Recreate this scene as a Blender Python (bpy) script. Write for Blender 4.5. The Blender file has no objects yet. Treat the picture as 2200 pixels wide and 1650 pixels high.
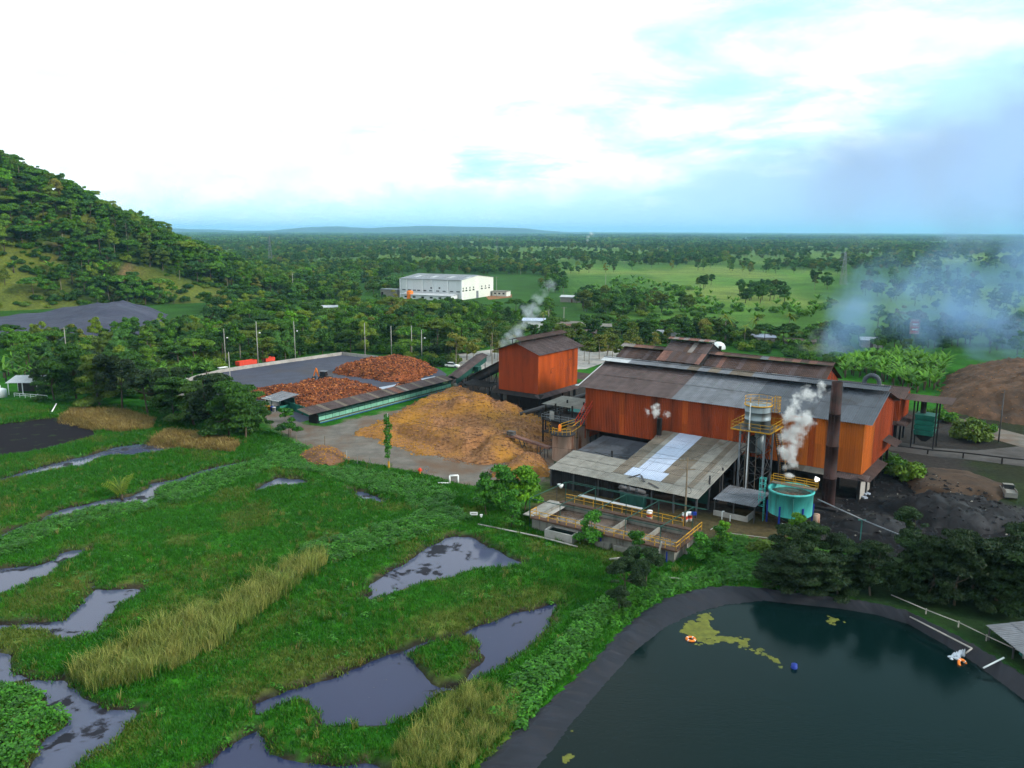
import bpy, math, random
import numpy as np
from mathutils import Matrix, Vector
random.seed(7)
RNG = np.random.default_rng(11)
SC = bpy.context.scene
COL = SC.collection
R = math.radians

# ------------------------------------------------------------------ camera
F, CAMH = 1725.0, 40.0
PITCH = math.atan((825 - 499) / F)
ROLL = R(0.22)
cd = bpy.data.cameras.new('camera')
cam = bpy.data.objects.new('camera', cd)
COL.objects.link(cam)
cd.sensor_width = 36.0
cd.lens = F / 2200 * 36.0
cd.clip_start = 0.5
cd.clip_end = 80000
cam.matrix_world = (Matrix.Translation((0, 0, CAMH)) @ Matrix.Rotation(R(90) - PITCH, 4, 'X')
                    @ Matrix.Rotation(ROLL, 4, 'Z'))
SC.camera = cam

# ------------------------------------------------------------------ node helper
class NT:
    def __init__(s, tree):
        s.t = tree; s.n = tree.nodes; s.l = tree.links
    def new(s, typ, **kw):
        nd = s.n.new(typ)
        for k, v in kw.items():
            setattr(nd, k, v)
        return nd
    def put(s, sock, v):
        if isinstance(v, bpy.types.NodeSocket):
            s.l.new(v, sock)
        elif v is not None:
            if isinstance(v, (tuple, list)) and len(v) == 3 and sock.type == 'RGBA':
                v = (*v, 1)
            sock.default_value = v
    def m(s, op, a, b=None, c=None, clamp=False):
        nd = s.new('ShaderNodeMath', operation=op, use_clamp=clamp)
        for i, v in enumerate((a, b, c)):
            if v is not None:
                s.put(nd.inputs[i], v)
        return nd.outputs[0]
    def v(s, op, a, b=None, scale=None):
        nd = s.new('ShaderNodeVectorMath', operation=op)
        s.put(nd.inputs[0], a)
        if b is not None: s.put(nd.inputs[1], b)
        if scale is not None: s.put(nd.inputs['Scale'], scale)
        return nd.outputs['Value'] if op in ('LENGTH', 'DOT_PRODUCT', 'DISTANCE') else nd.outputs['Vector']
    def mix(s, f, a, b, blend='MIX'):
        nd = s.new('ShaderNodeMix', data_type='RGBA', blend_type=blend, clamp_factor=True)
        s.put(nd.inputs[0], f); s.put(nd.inputs[6], a); s.put(nd.inputs[7], b)
        return nd.outputs[2]
    def noise(s, vec, scale, detail=4, rough=0.55, dist=0.0, col=False):
        nd = s.new('ShaderNodeTexNoise')
        if vec is not None: s.put(nd.inputs['Vector'], vec)
        s.put(nd.inputs['Scale'], scale); s.put(nd.inputs['Detail'], detail)
        s.put(nd.inputs['Roughness'], rough); s.put(nd.inputs['Distortion'], dist)
        return nd.outputs['Color' if col else 'Fac']
    def step(s, x, lo, hi, a=0.0, b=1.0):
        nd = s.new('ShaderNodeMapRange', interpolation_type='SMOOTHSTEP')
        for i, v in enumerate((x, lo, hi, a, b)):
            s.put(nd.inputs[i], v)
        return nd.outputs[0]
    def lin(s, x, lo, hi, a=0.0, b=1.0):
        nd = s.new('ShaderNodeMapRange')
        for i, v in enumerate((x, lo, hi, a, b)):
            s.put(nd.inputs[i], v)
        return nd.outputs[0]
    def sep(s, v):
        nd = s.new('ShaderNodeSeparateXYZ'); s.put(nd.inputs[0], v); return nd.outputs
    def comb(s, x, y, z):
        nd = s.new('ShaderNodeCombineXYZ')
        for i, v in enumerate((x, y, z)): s.put(nd.inputs[i], v)
        return nd.outputs[0]

# ------------------------------------------------------------------ world: overcast sky with a blue-grey cloud bank
SUN_DIR = Vector((0.86, -0.36, 0.42)).normalized()
SUN_EL = math.asin(SUN_DIR.z)
SUN_AZ = math.atan2(SUN_DIR.x, SUN_DIR.y)
w = bpy.data.worlds.new('World'); SC.world = w; w.use_nodes = True
w.cycles.sampling_method = 'MANUAL'; w.cycles.sample_map_resolution = 512
W = NT(w.node_tree); W.n.clear()
sky = W.new('ShaderNodeTexSky', sky_type='NISHITA', sun_disc=False)
sky.sun_elevation = SUN_EL; sky.sun_rotation = SUN_AZ
sky.air_density = 1.0; sky.dust_density = 1.5; sky.ozone_density = 1.0
d = W.new('ShaderNodeTexCoord').outputs['Generated']
dx, dy, dz = W.sep(d)
az = W.m('ARCTAN2', dx, dy)
zc = W.m('MAXIMUM', dz, 0.0)
den = W.m('ADD', zc, 0.13)
pv = W.comb(W.m('DIVIDE', dx, den), W.m('DIVIDE', dy, den), 0.0)
n1 = W.noise(pv, 1.15, 7, 0.58, 0.35)
n2 = W.noise(W.v('MULTIPLY', d, (9.0, 9.0, 20.0)), 1.0, 6, 0.6, 0.3)
n3 = W.noise(W.v('MULTIPLY', d, (3.0, 3.0, 7.0)), 1.0, 3, 0.5, 0.2)
# white cloud cover, thinner towards the side away from the frame centre
cover = W.m('ADD', n1, W.m('MULTIPLY', dx, -0.36))
cover = W.step(cover, 0.27, 0.52)
gap = W.mix(0.85, W.v('SCALE', sky.outputs[0], scale=0.9), (7.2, 11.6, 12.8))
cloud = W.mix(W.step(n2, 0.3, 0.75), (10.6, 12.8, 13.3), (15.0, 15.2, 15.2))
skyc = W.mix(cover, gap, cloud)
# low bank
hb = W.m('POWER', W.m('MULTIPLY_ADD', W.m('COSINE', W.m('SUBTRACT', az, R(78))), 0.5, 0.5), 6.0)
hb = W.m('MULTIPLY_ADD', hb, R(19), R(2.1))
edge = W.m('SUBTRACT', dz, hb)
edge = W.m('ADD', edge, W.m('MULTIPLY', W.m('SUBTRACT', n2, 0.5), 0.085))
edge = W.m('ADD', edge, W.m('MULTIPLY', W.m('SUBTRACT', n3, 0.5), 0.06))
bank = W.step(edge, -0.045, 0.022, 1.0, 0.0)
tone = W.step(W.m('ADD', az, W.m('MULTIPLY', W.m('SUBTRACT', n3, 0.5), 0.5)), -0.10, 0.46)
bankc = W.mix(tone, (7.8, 12.0, 13.4), (4.7, 7.0, 10.8))
skyc = W.mix(bank, skyc, bankc)
bg = W.new('ShaderNodeBackground'); W.put(bg.inputs['Color'], skyc); bg.inputs['Strength'].default_value = 0.10
wo = W.new('ShaderNodeOutputWorld'); W.l.new(bg.outputs[0], wo.inputs['Surface'])

# ------------------------------------------------------------------ sun through thin cloud
sd = bpy.data.lights.new('sun', 'SUN'); sd.energy = 4.3; sd.angle = R(12); sd.color = (1.0, 0.93, 0.82)
sun = bpy.data.objects.new('sun', sd); COL.objects.link(sun)
sun.rotation_euler = SUN_DIR.to_track_quat('Z', 'Y').to_euler()

# ------------------------------------------------------------------ render look
SC.view_settings.view_transform = 'Standard'
SC.view_settings.look = 'None'
SC.view_settings.exposure = 0.0
SC.view_settings.gamma = 1.0
SC.view_settings.use_curve_mapping = False
SC.render.engine = 'CYCLES'
cy = SC.cycles
cy.use_denoising = True
cy.max_bounces = 4; cy.diffuse_bounces = 1; cy.glossy_bounces = 1; cy.transmission_bounces = 2
cy.transparent_max_bounces = 6; cy.volume_bounces = 1
cy.use_adaptive_sampling = True; cy.adaptive_threshold = 0.04
cy.caustics_reflective = False; cy.caustics_refractive = False
cy.sample_clamp_indirect = 4.0
cy.volume_max_steps = 128

# ------------------------------------------------------------------ measuring helpers: a photo point on a level of known height
_c, _s = math.cos(PITCH), math.sin(PITCH)
def ray(px, py):
    a, b = px - 1100.0, py - 825.0
    cu = a * math.cos(ROLL) + b * math.sin(ROLL); cv = -a * math.sin(ROLL) + b * math.cos(ROLL)
    x, y = cu / F, -cv / F
    return (x, _c + y * _s, -_s + y * _c)
def at(px, py, z=0.0):
    r = ray(px, py); t = (z - CAMH) / r[2]
    return Vector((r[0] * t, r[1] * t, z))
def poly(pts, z=0.0):
    return [tuple(at(px, py, z)[:2]) for px, py in pts]

# ------------------------------------------------------------------ object helpers
def tag(o, label=None, cat=None, group=None, kind=None):
    if label: o['label'] = label
    if cat: o['category'] = cat
    if group: o['group'] = group
    if kind: o['kind'] = kind
    return o
def empty(name, loc=(0, 0, 0), rz=0.0):
    o = bpy.data.objects.new(name, None); COL.objects.link(o)
    o.location = loc; o.rotation_euler = (0, 0, rz); o.empty_display_size = 0.5
    return o
def link(name, me, m=None, parent=None):
    o = bpy.data.objects.new(name, me); COL.objects.link(o)
    if m is not None and not me.materials:
        me.materials.append(m)
    elif m is not None and me.materials[0] != m:
        o.material_slots[0].link = 'OBJECT'; o.material_slots[0].material = m
    if parent is not None: o.parent = parent
    return o
class MB:
    def __init__(s): s.v = []; s.f = []
    def add(s, vs, fs):
        b = len(s.v); s.v += [tuple(p) for p in vs]; s.f += [tuple(i + b for i in f) for f in fs]; return s
    def box(s, x0, x1, y0, y1, z0, z1):
        return s.add([(x0, y0, z0), (x1, y0, z0), (x1, y1, z0), (x0, y1, z0), (x0, y0, z1), (x1, y0, z1), (x1, y1, z1), (x0, y1, z1)],
                     [(3, 2, 1, 0), (4, 5, 6, 7), (0, 1, 5, 4), (1, 2, 6, 5), (2, 3, 7, 6), (3, 0, 4, 7)])
    def tube(s, p, q, r0, r1=None, n=8, cap=True):
        p, q = Vector(p), Vector(q); r1 = r0 if r1 is None else r1
        ax = (q - p).normalized(); t = Vector((0, 0, 1)) if abs(ax.z) < 0.9 else Vector((1, 0, 0))
        e = ax.cross(t).normalized(); g = ax.cross(e)
        vs = []
        for c, r in ((p, r0), (q, r1)):
            for i in range(n):
                a = 2 * math.pi * i / n + math.pi / n
                vs.append(c + (e * math.cos(a) + g * math.sin(a)) * r)
        fs = [(i, (i + 1) % n, n + (i + 1) % n, n + i) for i in range(n)]
        if cap: fs += [tuple(range(n))[::-1], tuple(range(n, 2 * n))]
        return s.add(vs, fs)
    def bar(s, p, q, w): return s.tube(p, q, w * 0.7071, None, 4)
    def path(s, pts, r, n=6):
        for a, b in zip(pts[:-1], pts[1:]):
            s.tube(a, b, r, None, n)
        return s
    def lathe(s, prof, n=20, cx=0, cy=0):
        vs = []; fs = []
        for r, z in prof:
            for i in range(n):
                a = 2 * math.pi * i / n
                vs.append((cx + r * math.cos(a), cy + r * math.sin(a), z))
        for k in range(len(prof) - 1):
            for i in range(n):
                j = (i + 1) % n
                fs.append((k * n + i, k * n + j, k * n + n + j, k * n + n + i))
        return s.add(vs, fs)
    def prism(s, pts, z0, z1):
        n = len(pts)
        vs = [(x, y, z0) for x, y in pts] + [(x, y, z1) for x, y in pts]
        fs = [tuple(range(n))[::-1], tuple(range(n, 2 * n))] + [(i, (i + 1) % n, n + (i + 1) % n, n + i) for i in range(n)]
        return s.add(vs, fs)
    def mesh(s, name, smooth=False):
        me = bpy.data.meshes.new(name); me.from_pydata(s.v, [], s.f); me.update()
        if smooth:
            me.polygons.foreach_set('use_smooth', [True] * len(me.polygons))
        return me
    def build(s, name, m, parent=None, smooth=False):
        return link(name, s.mesh(name, smooth), m, parent)
def bars(name, segs, w, m, parent=None):
    b = MB()
    for p, q in segs: b.bar(p, q, w)
    return b.build(name, m, parent)

# ------------------------------------------------------------------ materials
def pmat(name, base, rough=0.8, var=0.3, scale=0.7, dirt=None, damt=0.0, dscale=0.25, streak=False, objvar=0.12,
         bump=0.0, bscale=6.0, spec=0.3, metal=0.0, emit=None):
    m = bpy.data.materials.new(name); m.use_nodes = True
    T = NT(m.node_tree); bs = T.n['Principled BSDF']
    pos = T.new('ShaderNodeNewGeometry').outputs['Position']
    p2 = T.v('MULTIPLY', pos, (1, 1, 0.12)) if streak else pos
    f = T.noise(p2, scale, 6, 0.6)
    f = T.lin(f, 0.28, 0.72, 1 - var, 1 + var)
    if objvar:
        rnd = T.new('ShaderNodeObjectInfo').outputs['Random']
        f = T.m('MULTIPLY', f, T.lin(rnd, 0, 1, 1 - objvar, 1 + objvar))
    c = T.v('SCALE', tuple(base), scale=f)
    if dirt is not None:
        g = T.noise(p2, dscale * (3.0 if streak else 1.0), 6, 0.65, 0.4)
        c = T.mix(T.step(g, 0.62 - 0.3 * damt, 0.80 - 0.2 * damt), c, dirt)
    T.put(bs.inputs['Base Color'], c)
    bs.inputs['Roughness'].default_value = rough
    bs.inputs['Specular IOR Level'].default_value = spec
    bs.inputs['Metallic'].default_value = metal
    if bump:
        bn = T.new('ShaderNodeBump'); bn.inputs['Strength'].default_value = bump; bn.inputs['Distance'].default_value = 0.15
        T.put(bn.inputs['Height'], T.noise(pos, bscale, 5, 0.6)); T.l.new(bn.outputs[0], bs.inputs['Normal'])
    if emit:
        bs.inputs['Emission Color'].default_value = (*emit[:3], 1); bs.inputs['Emission Strength'].default_value = emit[3]
    return m
def leafmat(name, dark, light, olive=None, trans=0.22):
    m = bpy.data.materials.new(name); m.use_nodes = True
    T = NT(m.node_tree); bs = T.n['Principled BSDF']; out = T.n['Material Output']
    at_ = T.new('ShaderNodeAttribute', attribute_name='tint').outputs['Fac']
    rnd = T.new('ShaderNodeObjectInfo').outputs['Random']
    c = T.mix(at_, dark, light)
    if olive is not None:
        c = T.mix(T.step(rnd, 0.55, 1.0, 0.0, 0.8), c, olive)
    c = T.v('SCALE', c, scale=T.lin(rnd, 0, 1, 0.72, 1.30))
    T.put(bs.inputs['Base Color'], c); bs.inputs['Roughness'].default_value = 0.55
    bs.inputs['Specular IOR Level'].default_value = 0.22
    tr = T.new('ShaderNodeBsdfTranslucent'); T.put(tr.inputs['Color'], c)
    mx = T.new('ShaderNodeMixShader'); mx.inputs[0].default_value = trans
    T.l.new(bs.outputs[0], mx.inputs[1]); T.l.new(tr.outputs[0], mx.inputs[2]); T.l.new(mx.outputs[0], out.inputs['Surface'])
    return m
M = dict(
    orange=pmat('orange_cladding', (0.31, 0.046, 0.007), 0.62, 0.38, 0.45, (0.075, 0.018, 0.009), 0.46, 0.09, True, 0.08),
    orange3=pmat('odd_sheet_and_sunlit_cladding', (0.42, 0.074, 0.008), 0.6, 0.3, 0.45, (0.16, 0.030, 0.008), 0.42, 0.09, True, 0.12),  # odd brighter sheets; also the tower's sun side, sunlight put into the colour
    orange2=pmat('amber_cladding', (0.52, 0.125, 0.012), 0.6, 0.3, 0.5, (0.20, 0.05, 0.012), 0.34, 0.1, True, 0.12),
    rust=pmat('rusted_roof_sheet', (0.068, 0.042, 0.038), 0.85, 0.3, 0.8, (0.10, 0.055, 0.036), 0.35, 0.12, False, 0.16),
    rustb=pmat('brown_roof_sheet', (0.088, 0.064, 0.064), 0.85, 0.25, 0.8, (0.056, 0.040, 0.040), 0.3, 0.12, False, 0.14),
    rustr=pmat('red_rust_sheet', (0.17, 0.085, 0.068), 0.85, 0.3, 0.8, (0.06, 0.04, 0.04), 0.25, 0.15, False, 0.2),
    grey=pmat('grey_roof_sheet', (0.130, 0.140, 0.165), 0.6, 0.22, 0.9, (0.06, 0.055, 0.055), 0.3, 0.15, False, 0.10),
    dgrey=pmat('slate_roof_sheet', (0.072, 0.082, 0.102), 0.55, 0.22, 0.9, (0.035, 0.033, 0.036), 0.3, 0.15, False, 0.14),
    lgrey=pmat('weathered_roof_sheet', (0.215, 0.205, 0.185), 0.75, 0.2, 0.8, (0.13, 0.11, 0.085), 0.3, 0.2, False, 0.10),
    tan=pmat('dusty_roof_sheet', (0.15, 0.125, 0.10), 0.85, 0.22, 0.8, (0.10, 0.08, 0.065), 0.3, 0.2, False, 0.12),
    newzinc=pmat('new_roof_sheet', (0.40, 0.46, 0.60), 0.5, 0.08, 0.5, None, objvar=0.05, spec=0.5),
    zincw=pmat('pale_roof_sheet', (0.42, 0.44, 0.47), 0.6, 0.12, 0.5, None, objvar=0.08),
    clear=pmat('pale_skylight_sheet', (0.20, 0.18, 0.17), 0.6, 0.2, 0.8, None, objvar=0.1),
    white=pmat('white_cladding', (0.60, 0.62, 0.64), 0.7, 0.08, 0.1, (0.45, 0.45, 0.43), 0.15, 0.05, True, 0.03),
    cream=pmat('cream_cladding', (0.62, 0.64, 0.58), 0.7, 0.08, 0.1, (0.45, 0.45, 0.40), 0.15, 0.05, True, 0.03),
    plainwhite=pmat('white_paint', (0.75, 0.76, 0.77), 0.6, 0.08, 1.0, None, objvar=0.03),
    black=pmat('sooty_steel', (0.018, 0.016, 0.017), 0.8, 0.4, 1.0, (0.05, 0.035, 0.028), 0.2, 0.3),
    steel=pmat('galvanised_steel', (0.20, 0.22, 0.25), 0.5, 0.25, 1.5, (0.10, 0.07, 0.05), 0.2, 0.6, metal=0.4),
    dsteel=pmat('dark_steel', (0.055, 0.055, 0.06), 0.6, 0.3, 1.5, (0.07, 0.04, 0.03), 0.3, 0.5),
    chim=pmat('rusted_chimney', (0.036, 0.015, 0.014), 0.8, 0.5, 0.6, (0.010, 0.008, 0.008), 0.5, 0.35, False, 0.0),
    yellow=pmat('yellow_paint', (0.50, 0.26, 0.016), 0.6, 0.25, 2.0, (0.20, 0.10, 0.03), 0.35, 0.8),
    redp=pmat('red_paint', (0.55, 0.045, 0.02), 0.6, 0.2, 2.0),
    orangep=pmat('orange_paint', (0.80, 0.20, 0.02), 0.55, 0.15, 2.0),
    aqua=pmat('turquoise_paint', (0.060, 0.40, 0.38), 0.6, 0.18, 0.8, (0.05, 0.20, 0.20), 0.40, 0.3, True, 0.0),
    aquad=pmat('dark_turquoise_paint', (0.03, 0.15, 0.14), 0.6, 0.2, 0.6, (0.03, 0.05, 0.05), 0.3, 0.4, True, 0.0),
    aqual=pmat('pale_green_panel', (0.15, 0.36, 0.27), 0.65, 0.2, 1.2, (0.10, 0.18, 0.13), 0.3, 0.5, False, 0.14),
    green=pmat('green_paint', (0.012, 0.13, 0.095), 0.6, 0.25, 1.0, (0.02, 0.06, 0.05), 0.25, 0.5),
    dgreen=pmat('dark_green_paint', (0.010, 0.060, 0.048), 0.6, 0.25, 1.0),
    blue=pmat('blue_paint', (0.012, 0.035, 0.26), 0.5, 0.15, 1.5),
    pink=pmat('stained_cream_tank', (0.44, 0.30, 0.235), 0.7, 0.2, 0.8, (0.20, 0.06, 0.02), 0.42, 0.35, True, 0.0),
    silver=pmat('stained_silver_tank', (0.22, 0.265, 0.29), 0.5, 0.35, 0.8, (0.12, 0.11, 0.10), 0.50, 0.35, True, 0.0, metal=0.3),
    concrete=pmat('weathered_concrete', (0.20, 0.19, 0.17), 0.9, 0.3, 0.8, (0.07, 0.06, 0.05), 0.4, 0.3, True, 0.08),
    lconc=pmat('pale_concrete', (0.34, 0.32, 0.30), 0.9, 0.22, 0.8, (0.18, 0.16, 0.14), 0.35, 0.3, False, 0.08),
    slab=pmat('yard_slab', (0.046, 0.050, 0.078), 0.8, 0.25, 0.30, (0.055, 0.044, 0.042), 0.40, 0.05, False, 0.05),
    track=pmat('sooty_track', (0.075, 0.066, 0.064), 0.95, 0.35, 0.3, (0.040, 0.033, 0.030), 0.45, 0.12, bump=0.4, bscale=2.5),
    road=pmat('dirt_road', (0.140, 0.125, 0.110), 0.95, 0.35, 0.35, (0.120, 0.074, 0.048), 0.62, 0.10, bump=0.4, bscale=2.5),
    dirt=pmat('brown_soil', (0.055, 0.032, 0.019), 0.95, 0.45, 0.4, (0.028, 0.018, 0.013), 0.4, 0.15, bump=0.5, bscale=2.5),
    ash=pmat('black_ash', (0.010, 0.0095, 0.012), 0.9, 0.5, 0.3, (0.035, 0.035, 0.040), 0.30, 0.12, bump=0.5, bscale=1.6),
    husk=pmat('red_brown_husk', (0.20, 0.055, 0.018), 0.9, 0.5, 1.4, (0.075, 0.020, 0.010), 0.5, 0.6, objvar=0.25),
    fibre=pmat('tan_fibre', (0.215, 0.098, 0.040), 0.95, 0.5, 1.3, (0.36, 0.165, 0.018), 0.52, 0.075, bump=1.0, bscale=2.2),
    fibreb=pmat('brown_fibre', (0.175, 0.085, 0.048), 0.95, 0.4, 0.9, (0.10, 0.047, 0.028), 0.5, 0.14, bump=0.9, bscale=3.0),
    fibred=pmat('dull_brown_compost', (0.100, 0.053, 0.030), 0.95, 0.55, 0.45, (0.048, 0.030, 0.021), 0.52, 0.10, bump=0.9, bscale=1.6),
    gravel=pmat('dark_gravel', (0.046, 0.050, 0.082), 0.9, 0.2, 0.6, (0.060, 0.064, 0.100), 0.35, 0.04, bump=0.3, bscale=3.0),
    plastic=pmat('pale_plastic_sheet', (0.35, 0.40, 0.50), 0.45, 0.2, 1.0, None, objvar=0.05, bump=0.5, bscale=2.0),
    liner=pmat('pond_liner', (0.012, 0.013, 0.021), 0.6, 0.35, 0.35, (0.024, 0.018, 0.018), 0.35, 0.12, bump=0.25, bscale=1.2),
    bark=pmat('bark', (0.075, 0.058, 0.042), 0.9, 0.3, 2.0),
    palebark=pmat('pale_bark', (0.22, 0.19, 0.15), 0.9, 0.25, 2.0),
    pole=pmat('pole_concrete', (0.30, 0.29, 0.27), 0.85, 0.15, 1.0),
    woodpost=pmat('old_post', (0.15, 0.115, 0.08), 0.9, 0.3, 2.0),
    glass=pmat('dark_glass', (0.02, 0.025, 0.03), 0.12, 0.1, 1.0, spec=0.6),
    tyre=pmat('rubber', (0.012, 0.012, 0.013), 0.85, 0.2, 2.0),
    brown=pmat('mud_brown_paint', (0.085, 0.045, 0.030), 0.75, 0.3, 1.0),
    redsoil=pmat('red_earth', (0.26, 0.115, 0.045), 0.95, 0.25, 0.2),
    lampglow=pmat('lamp_glass', (0.8, 0.8, 0.8), 0.4, 0.0, 1.0, objvar=0, emit=(1, 0.98, 0.95, 1.5)),
    froth=pmat('foaming_water', (0.62, 0.68, 0.78), 0.5, 0.2, 3.0, None, objvar=0, bump=0.8, bscale=5.0),
    slime=pmat('green_algae', (0.115, 0.125, 0.018), 0.8, 0.4, 1.6, (0.055, 0.075, 0.02), 0.4, 0.5, objvar=0.05),
    brew=pmat('brown_effluent', (0.085, 0.060, 0.048), 0.22, 0.3, 0.5, (0.16, 0.12, 0.10), 0.40, 0.30, objvar=0, bump=0.2, bscale=2.0, spec=0.5),
    tarp=pmat('blue_tarpaulin', (0.03, 0.16, 0.50), 0.5, 0.2, 1.0),
)
L = dict(
    dark=leafmat('dark_leaves', (0.010, 0.046, 0.006), (0.062, 0.165, 0.017), (0.085, 0.120, 0.014)),
    mid=leafmat('mid_leaves', (0.018, 0.080, 0.006), (0.115, 0.280, 0.020), (0.140, 0.185, 0.018)),
    cool=leafmat('cool_leaves', (0.012, 0.060, 0.013), (0.085, 0.215, 0.048), (0.060, 0.155, 0.024)),
    bright=leafmat('bright_leaves', (0.030, 0.130, 0.005), (0.150, 0.350, 0.014)),
    olive=leafmat('olive_leaves', (0.034, 0.070, 0.007), (0.160, 0.210, 0.026), (0.165, 0.150, 0.026)),
    deep=leafmat('deep_green_leaves', (0.006, 0.020, 0.006), (0.028, 0.062, 0.014), trans=0.15),
    sprout=leafmat('young_leaves', (0.016, 0.088, 0.008), (0.070, 0.240, 0.018)),
    banana=leafmat('banana_leaves', (0.030, 0.115, 0.010), (0.150, 0.330, 0.030), trans=0.3),
    palm=leafmat('palm_fronds', (0.060, 0.120, 0.010), (0.230, 0.290, 0.024), trans=0.3),
    grass=leafmat('grass_blades', (0.012, 0.088, 0.004), (0.040, 0.200, 0.008), (0.060, 0.180, 0.010)),
    drygrass=leafmat('dry_grass_blades', (0.055, 0.105, 0.010), (0.140, 0.185, 0.030), (0.150, 0.140, 0.034)),
    straw=leafmat('straw_blades', (0.150, 0.105, 0.032), (0.36, 0.245, 0.075), (0.24, 0.19, 0.06)),
    reed=leafmat('reed_blades', (0.070, 0.120, 0.016), (0.290, 0.330, 0.075), (0.28, 0.25, 0.07)),
    weed=leafmat('weed_leaves', (0.016, 0.092, 0.007), (0.070, 0.250, 0.018)),
)
# ------------------------------------------------------------------ polygons of the ground, measured on the photograph's ground level
def za(pts): return poly([(x / 3.143, 880 + y / 3.143) for x, y in pts], -0.25)
def zb(pts): return poly([(x / 2.2, 1200 + y / 2.2) for x, y in pts], -0.25)
WATER = {
 'mud_pond': za([(-60, 110), (0, 105), (150, 85), (330, 60), (450, 70), (560, 100), (640, 150), (690, 175), (600, 195), (480, 235), (300, 280), (150, 310), (0, 325), (-60, 335)]),
 'inlet_channel': za([(-60, 485), (0, 470), (200, 410), (400, 350), (560, 320), (700, 280), (850, 240), (980, 225), (1100, 235), (1230, 262), (1180, 275), (1050, 300), (900, 315), (750, 320), (640, 345), (560, 385), (400, 410), (250, 440), (100, 470), (0, 492), (-60, 505)]),
 'long_channel': za([(1700, 345), (1600, 360), (1450, 390), (1350, 420), (1200, 465), (1100, 485), (1000, 505), (950, 555), (900, 585), (760, 605), (700, 615), (600, 640), (480, 655), (380, 685), (330, 715), (240, 765), (140, 785), (95, 812), (0, 845), (0, 880), (100, 832), (200, 795), (300, 760), (350, 745), (450, 735), (550, 697), (700, 657), (830, 648), (960, 630), (1000, 645), (1045, 605), (1065, 555), (1100, 525), (1250, 495), (1400, 447), (1550, 400), (1700, 362)]),
 'small_pond': za([(1720, 560), (1830, 490), (1880, 455), (1950, 468), (2050, 473), (2110, 515), (2000, 515), (1900, 510), (1840, 525), (1780, 548)]),
 'side_channel': za([(-60, 1095), (0, 1085), (100, 1065), (250, 1050), (370, 1010), (420, 970), (500, 945), (615, 940), (590, 965), (540, 990), (430, 1030), (350, 1085), (280, 1140), (200, 1175), (80, 1225), (0, 1250), (-60, 1270)]),
 'star_pond': za([(620, 1180), (670, 1210), (770, 1220), (900, 1215), (965, 1213), (930, 1250), (880, 1290), (800, 1330), (730, 1390), (690, 1430), (650, 1465), (680, 1495), (600, 1520), (520, 1535), (440, 1565), (390, 1545), (340, 1520), (280, 1490), (200, 1490), (120, 1470), (-60, 1480), (-60, 1462), (150, 1440), (270, 1430), (360, 1435), (420, 1410), (480, 1360), (560, 1300), (600, 1250)]),
 'corner_channel': zb([(-80, 425), (0, 435), (40, 455), (50, 500), (60, 545), (120, 570), (210, 578), (320, 570), (340, 590), (400, 650), (430, 690), (480, 710), (560, 715), (655, 705), (640, 750), (620, 790), (560, 850), (490, 915), (420, 950), (370, 990), (300, 1060), (90, 1060), (150, 990), (190, 900), (240, 840), (320, 795), (325, 760), (290, 725), (240, 700), (190, 650), (140, 620), (120, 580), (60, 600), (0, 590), (-80, 590)]),
 'wide_pond': poly([(548, 1530), (552, 1512), (590, 1497), (645, 1477), (710, 1455), (775, 1432), (840, 1405), (880, 1392), (940, 1376), (1000, 1355), (1100, 1320), (1200, 1298), (1203, 1302), (1190, 1330), (1160, 1365), (1120, 1400), (1060, 1440), (1000, 1470), (960, 1490), (920, 1520), (870, 1550), (830, 1558), (770, 1560), (690, 1555), (680, 1535), (655, 1510), (630, 1503), (600, 1515), (560, 1538)], -0.25),
 'near_pond': poly([(550, 1565), (575, 1590), (580, 1615), (610, 1635), (680, 1642), (790, 1637), (830, 1655), (840, 1700), (360, 1700), (430, 1650), (470, 1620), (520, 1590)], -0.25),
 'grey_pond': poly([(798, 1253), (850, 1225), (900, 1190), (950, 1160), (985, 1150), (1020, 1155), (1060, 1180), (1100, 1200), (1128, 1213), (1100, 1222), (1050, 1222), (1000, 1230), (950, 1245), (900, 1258), (850, 1270), (800, 1285), (778, 1290), (800, 1270)], -0.25),
 'reed_puddle': poly([(742, 1052), (790, 1058), (835, 1076), (815, 1084), (780, 1074)], -0.25),
}
ISLAND = poly([(888, 1400), (915, 1385), (960, 1368), (1010, 1352), (1028, 1372), (1030, 1420), (1005, 1450), (965, 1475), (935, 1458), (905, 1430)], 0.0)
RIM = poly([(985, 1700), (1045, 1650), (1120, 1575), (1200, 1500), (1280, 1425), (1340, 1360), (1400, 1310), (1450, 1285), (1510, 1268), (1570, 1262), (1640, 1266), (1720, 1278), (1800, 1286), (1880, 1298), (1950, 1315), (2050, 1365), (2120, 1405), (2200, 1455), (2300, 1530)], 0.2)
SHORE = poly([(1105, 1700), (1155, 1650), (1222, 1560), (1294, 1475), (1362, 1400), (1430, 1346), (1494, 1316), (1558, 1299), (1640, 1290), (1720, 1299), (1800, 1307), (1880, 1320), (1950, 1340), (2030, 1385), (2090, 1422), (2170, 1480), (2270, 1560)], -0.7)
LAGOON = RIM + [(75, 40), (60, 20), (-10, 20), (-12, 40)]
FIELD = poly([(1190, 572), (1480, 570), (1790, 584), (1800, 640), (1900, 600), (2200, 620), (2400, 640), (2400, 790), (2200, 770), (1900, 755), (1800, 715), (1700, 735), (1560, 705), (1420, 690), (1280, 690), (1230, 640)])
CROP = poly([(610, 664), (640, 657), (760, 660), (835, 672), (815, 686), (720, 694), (640, 688)])
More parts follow.
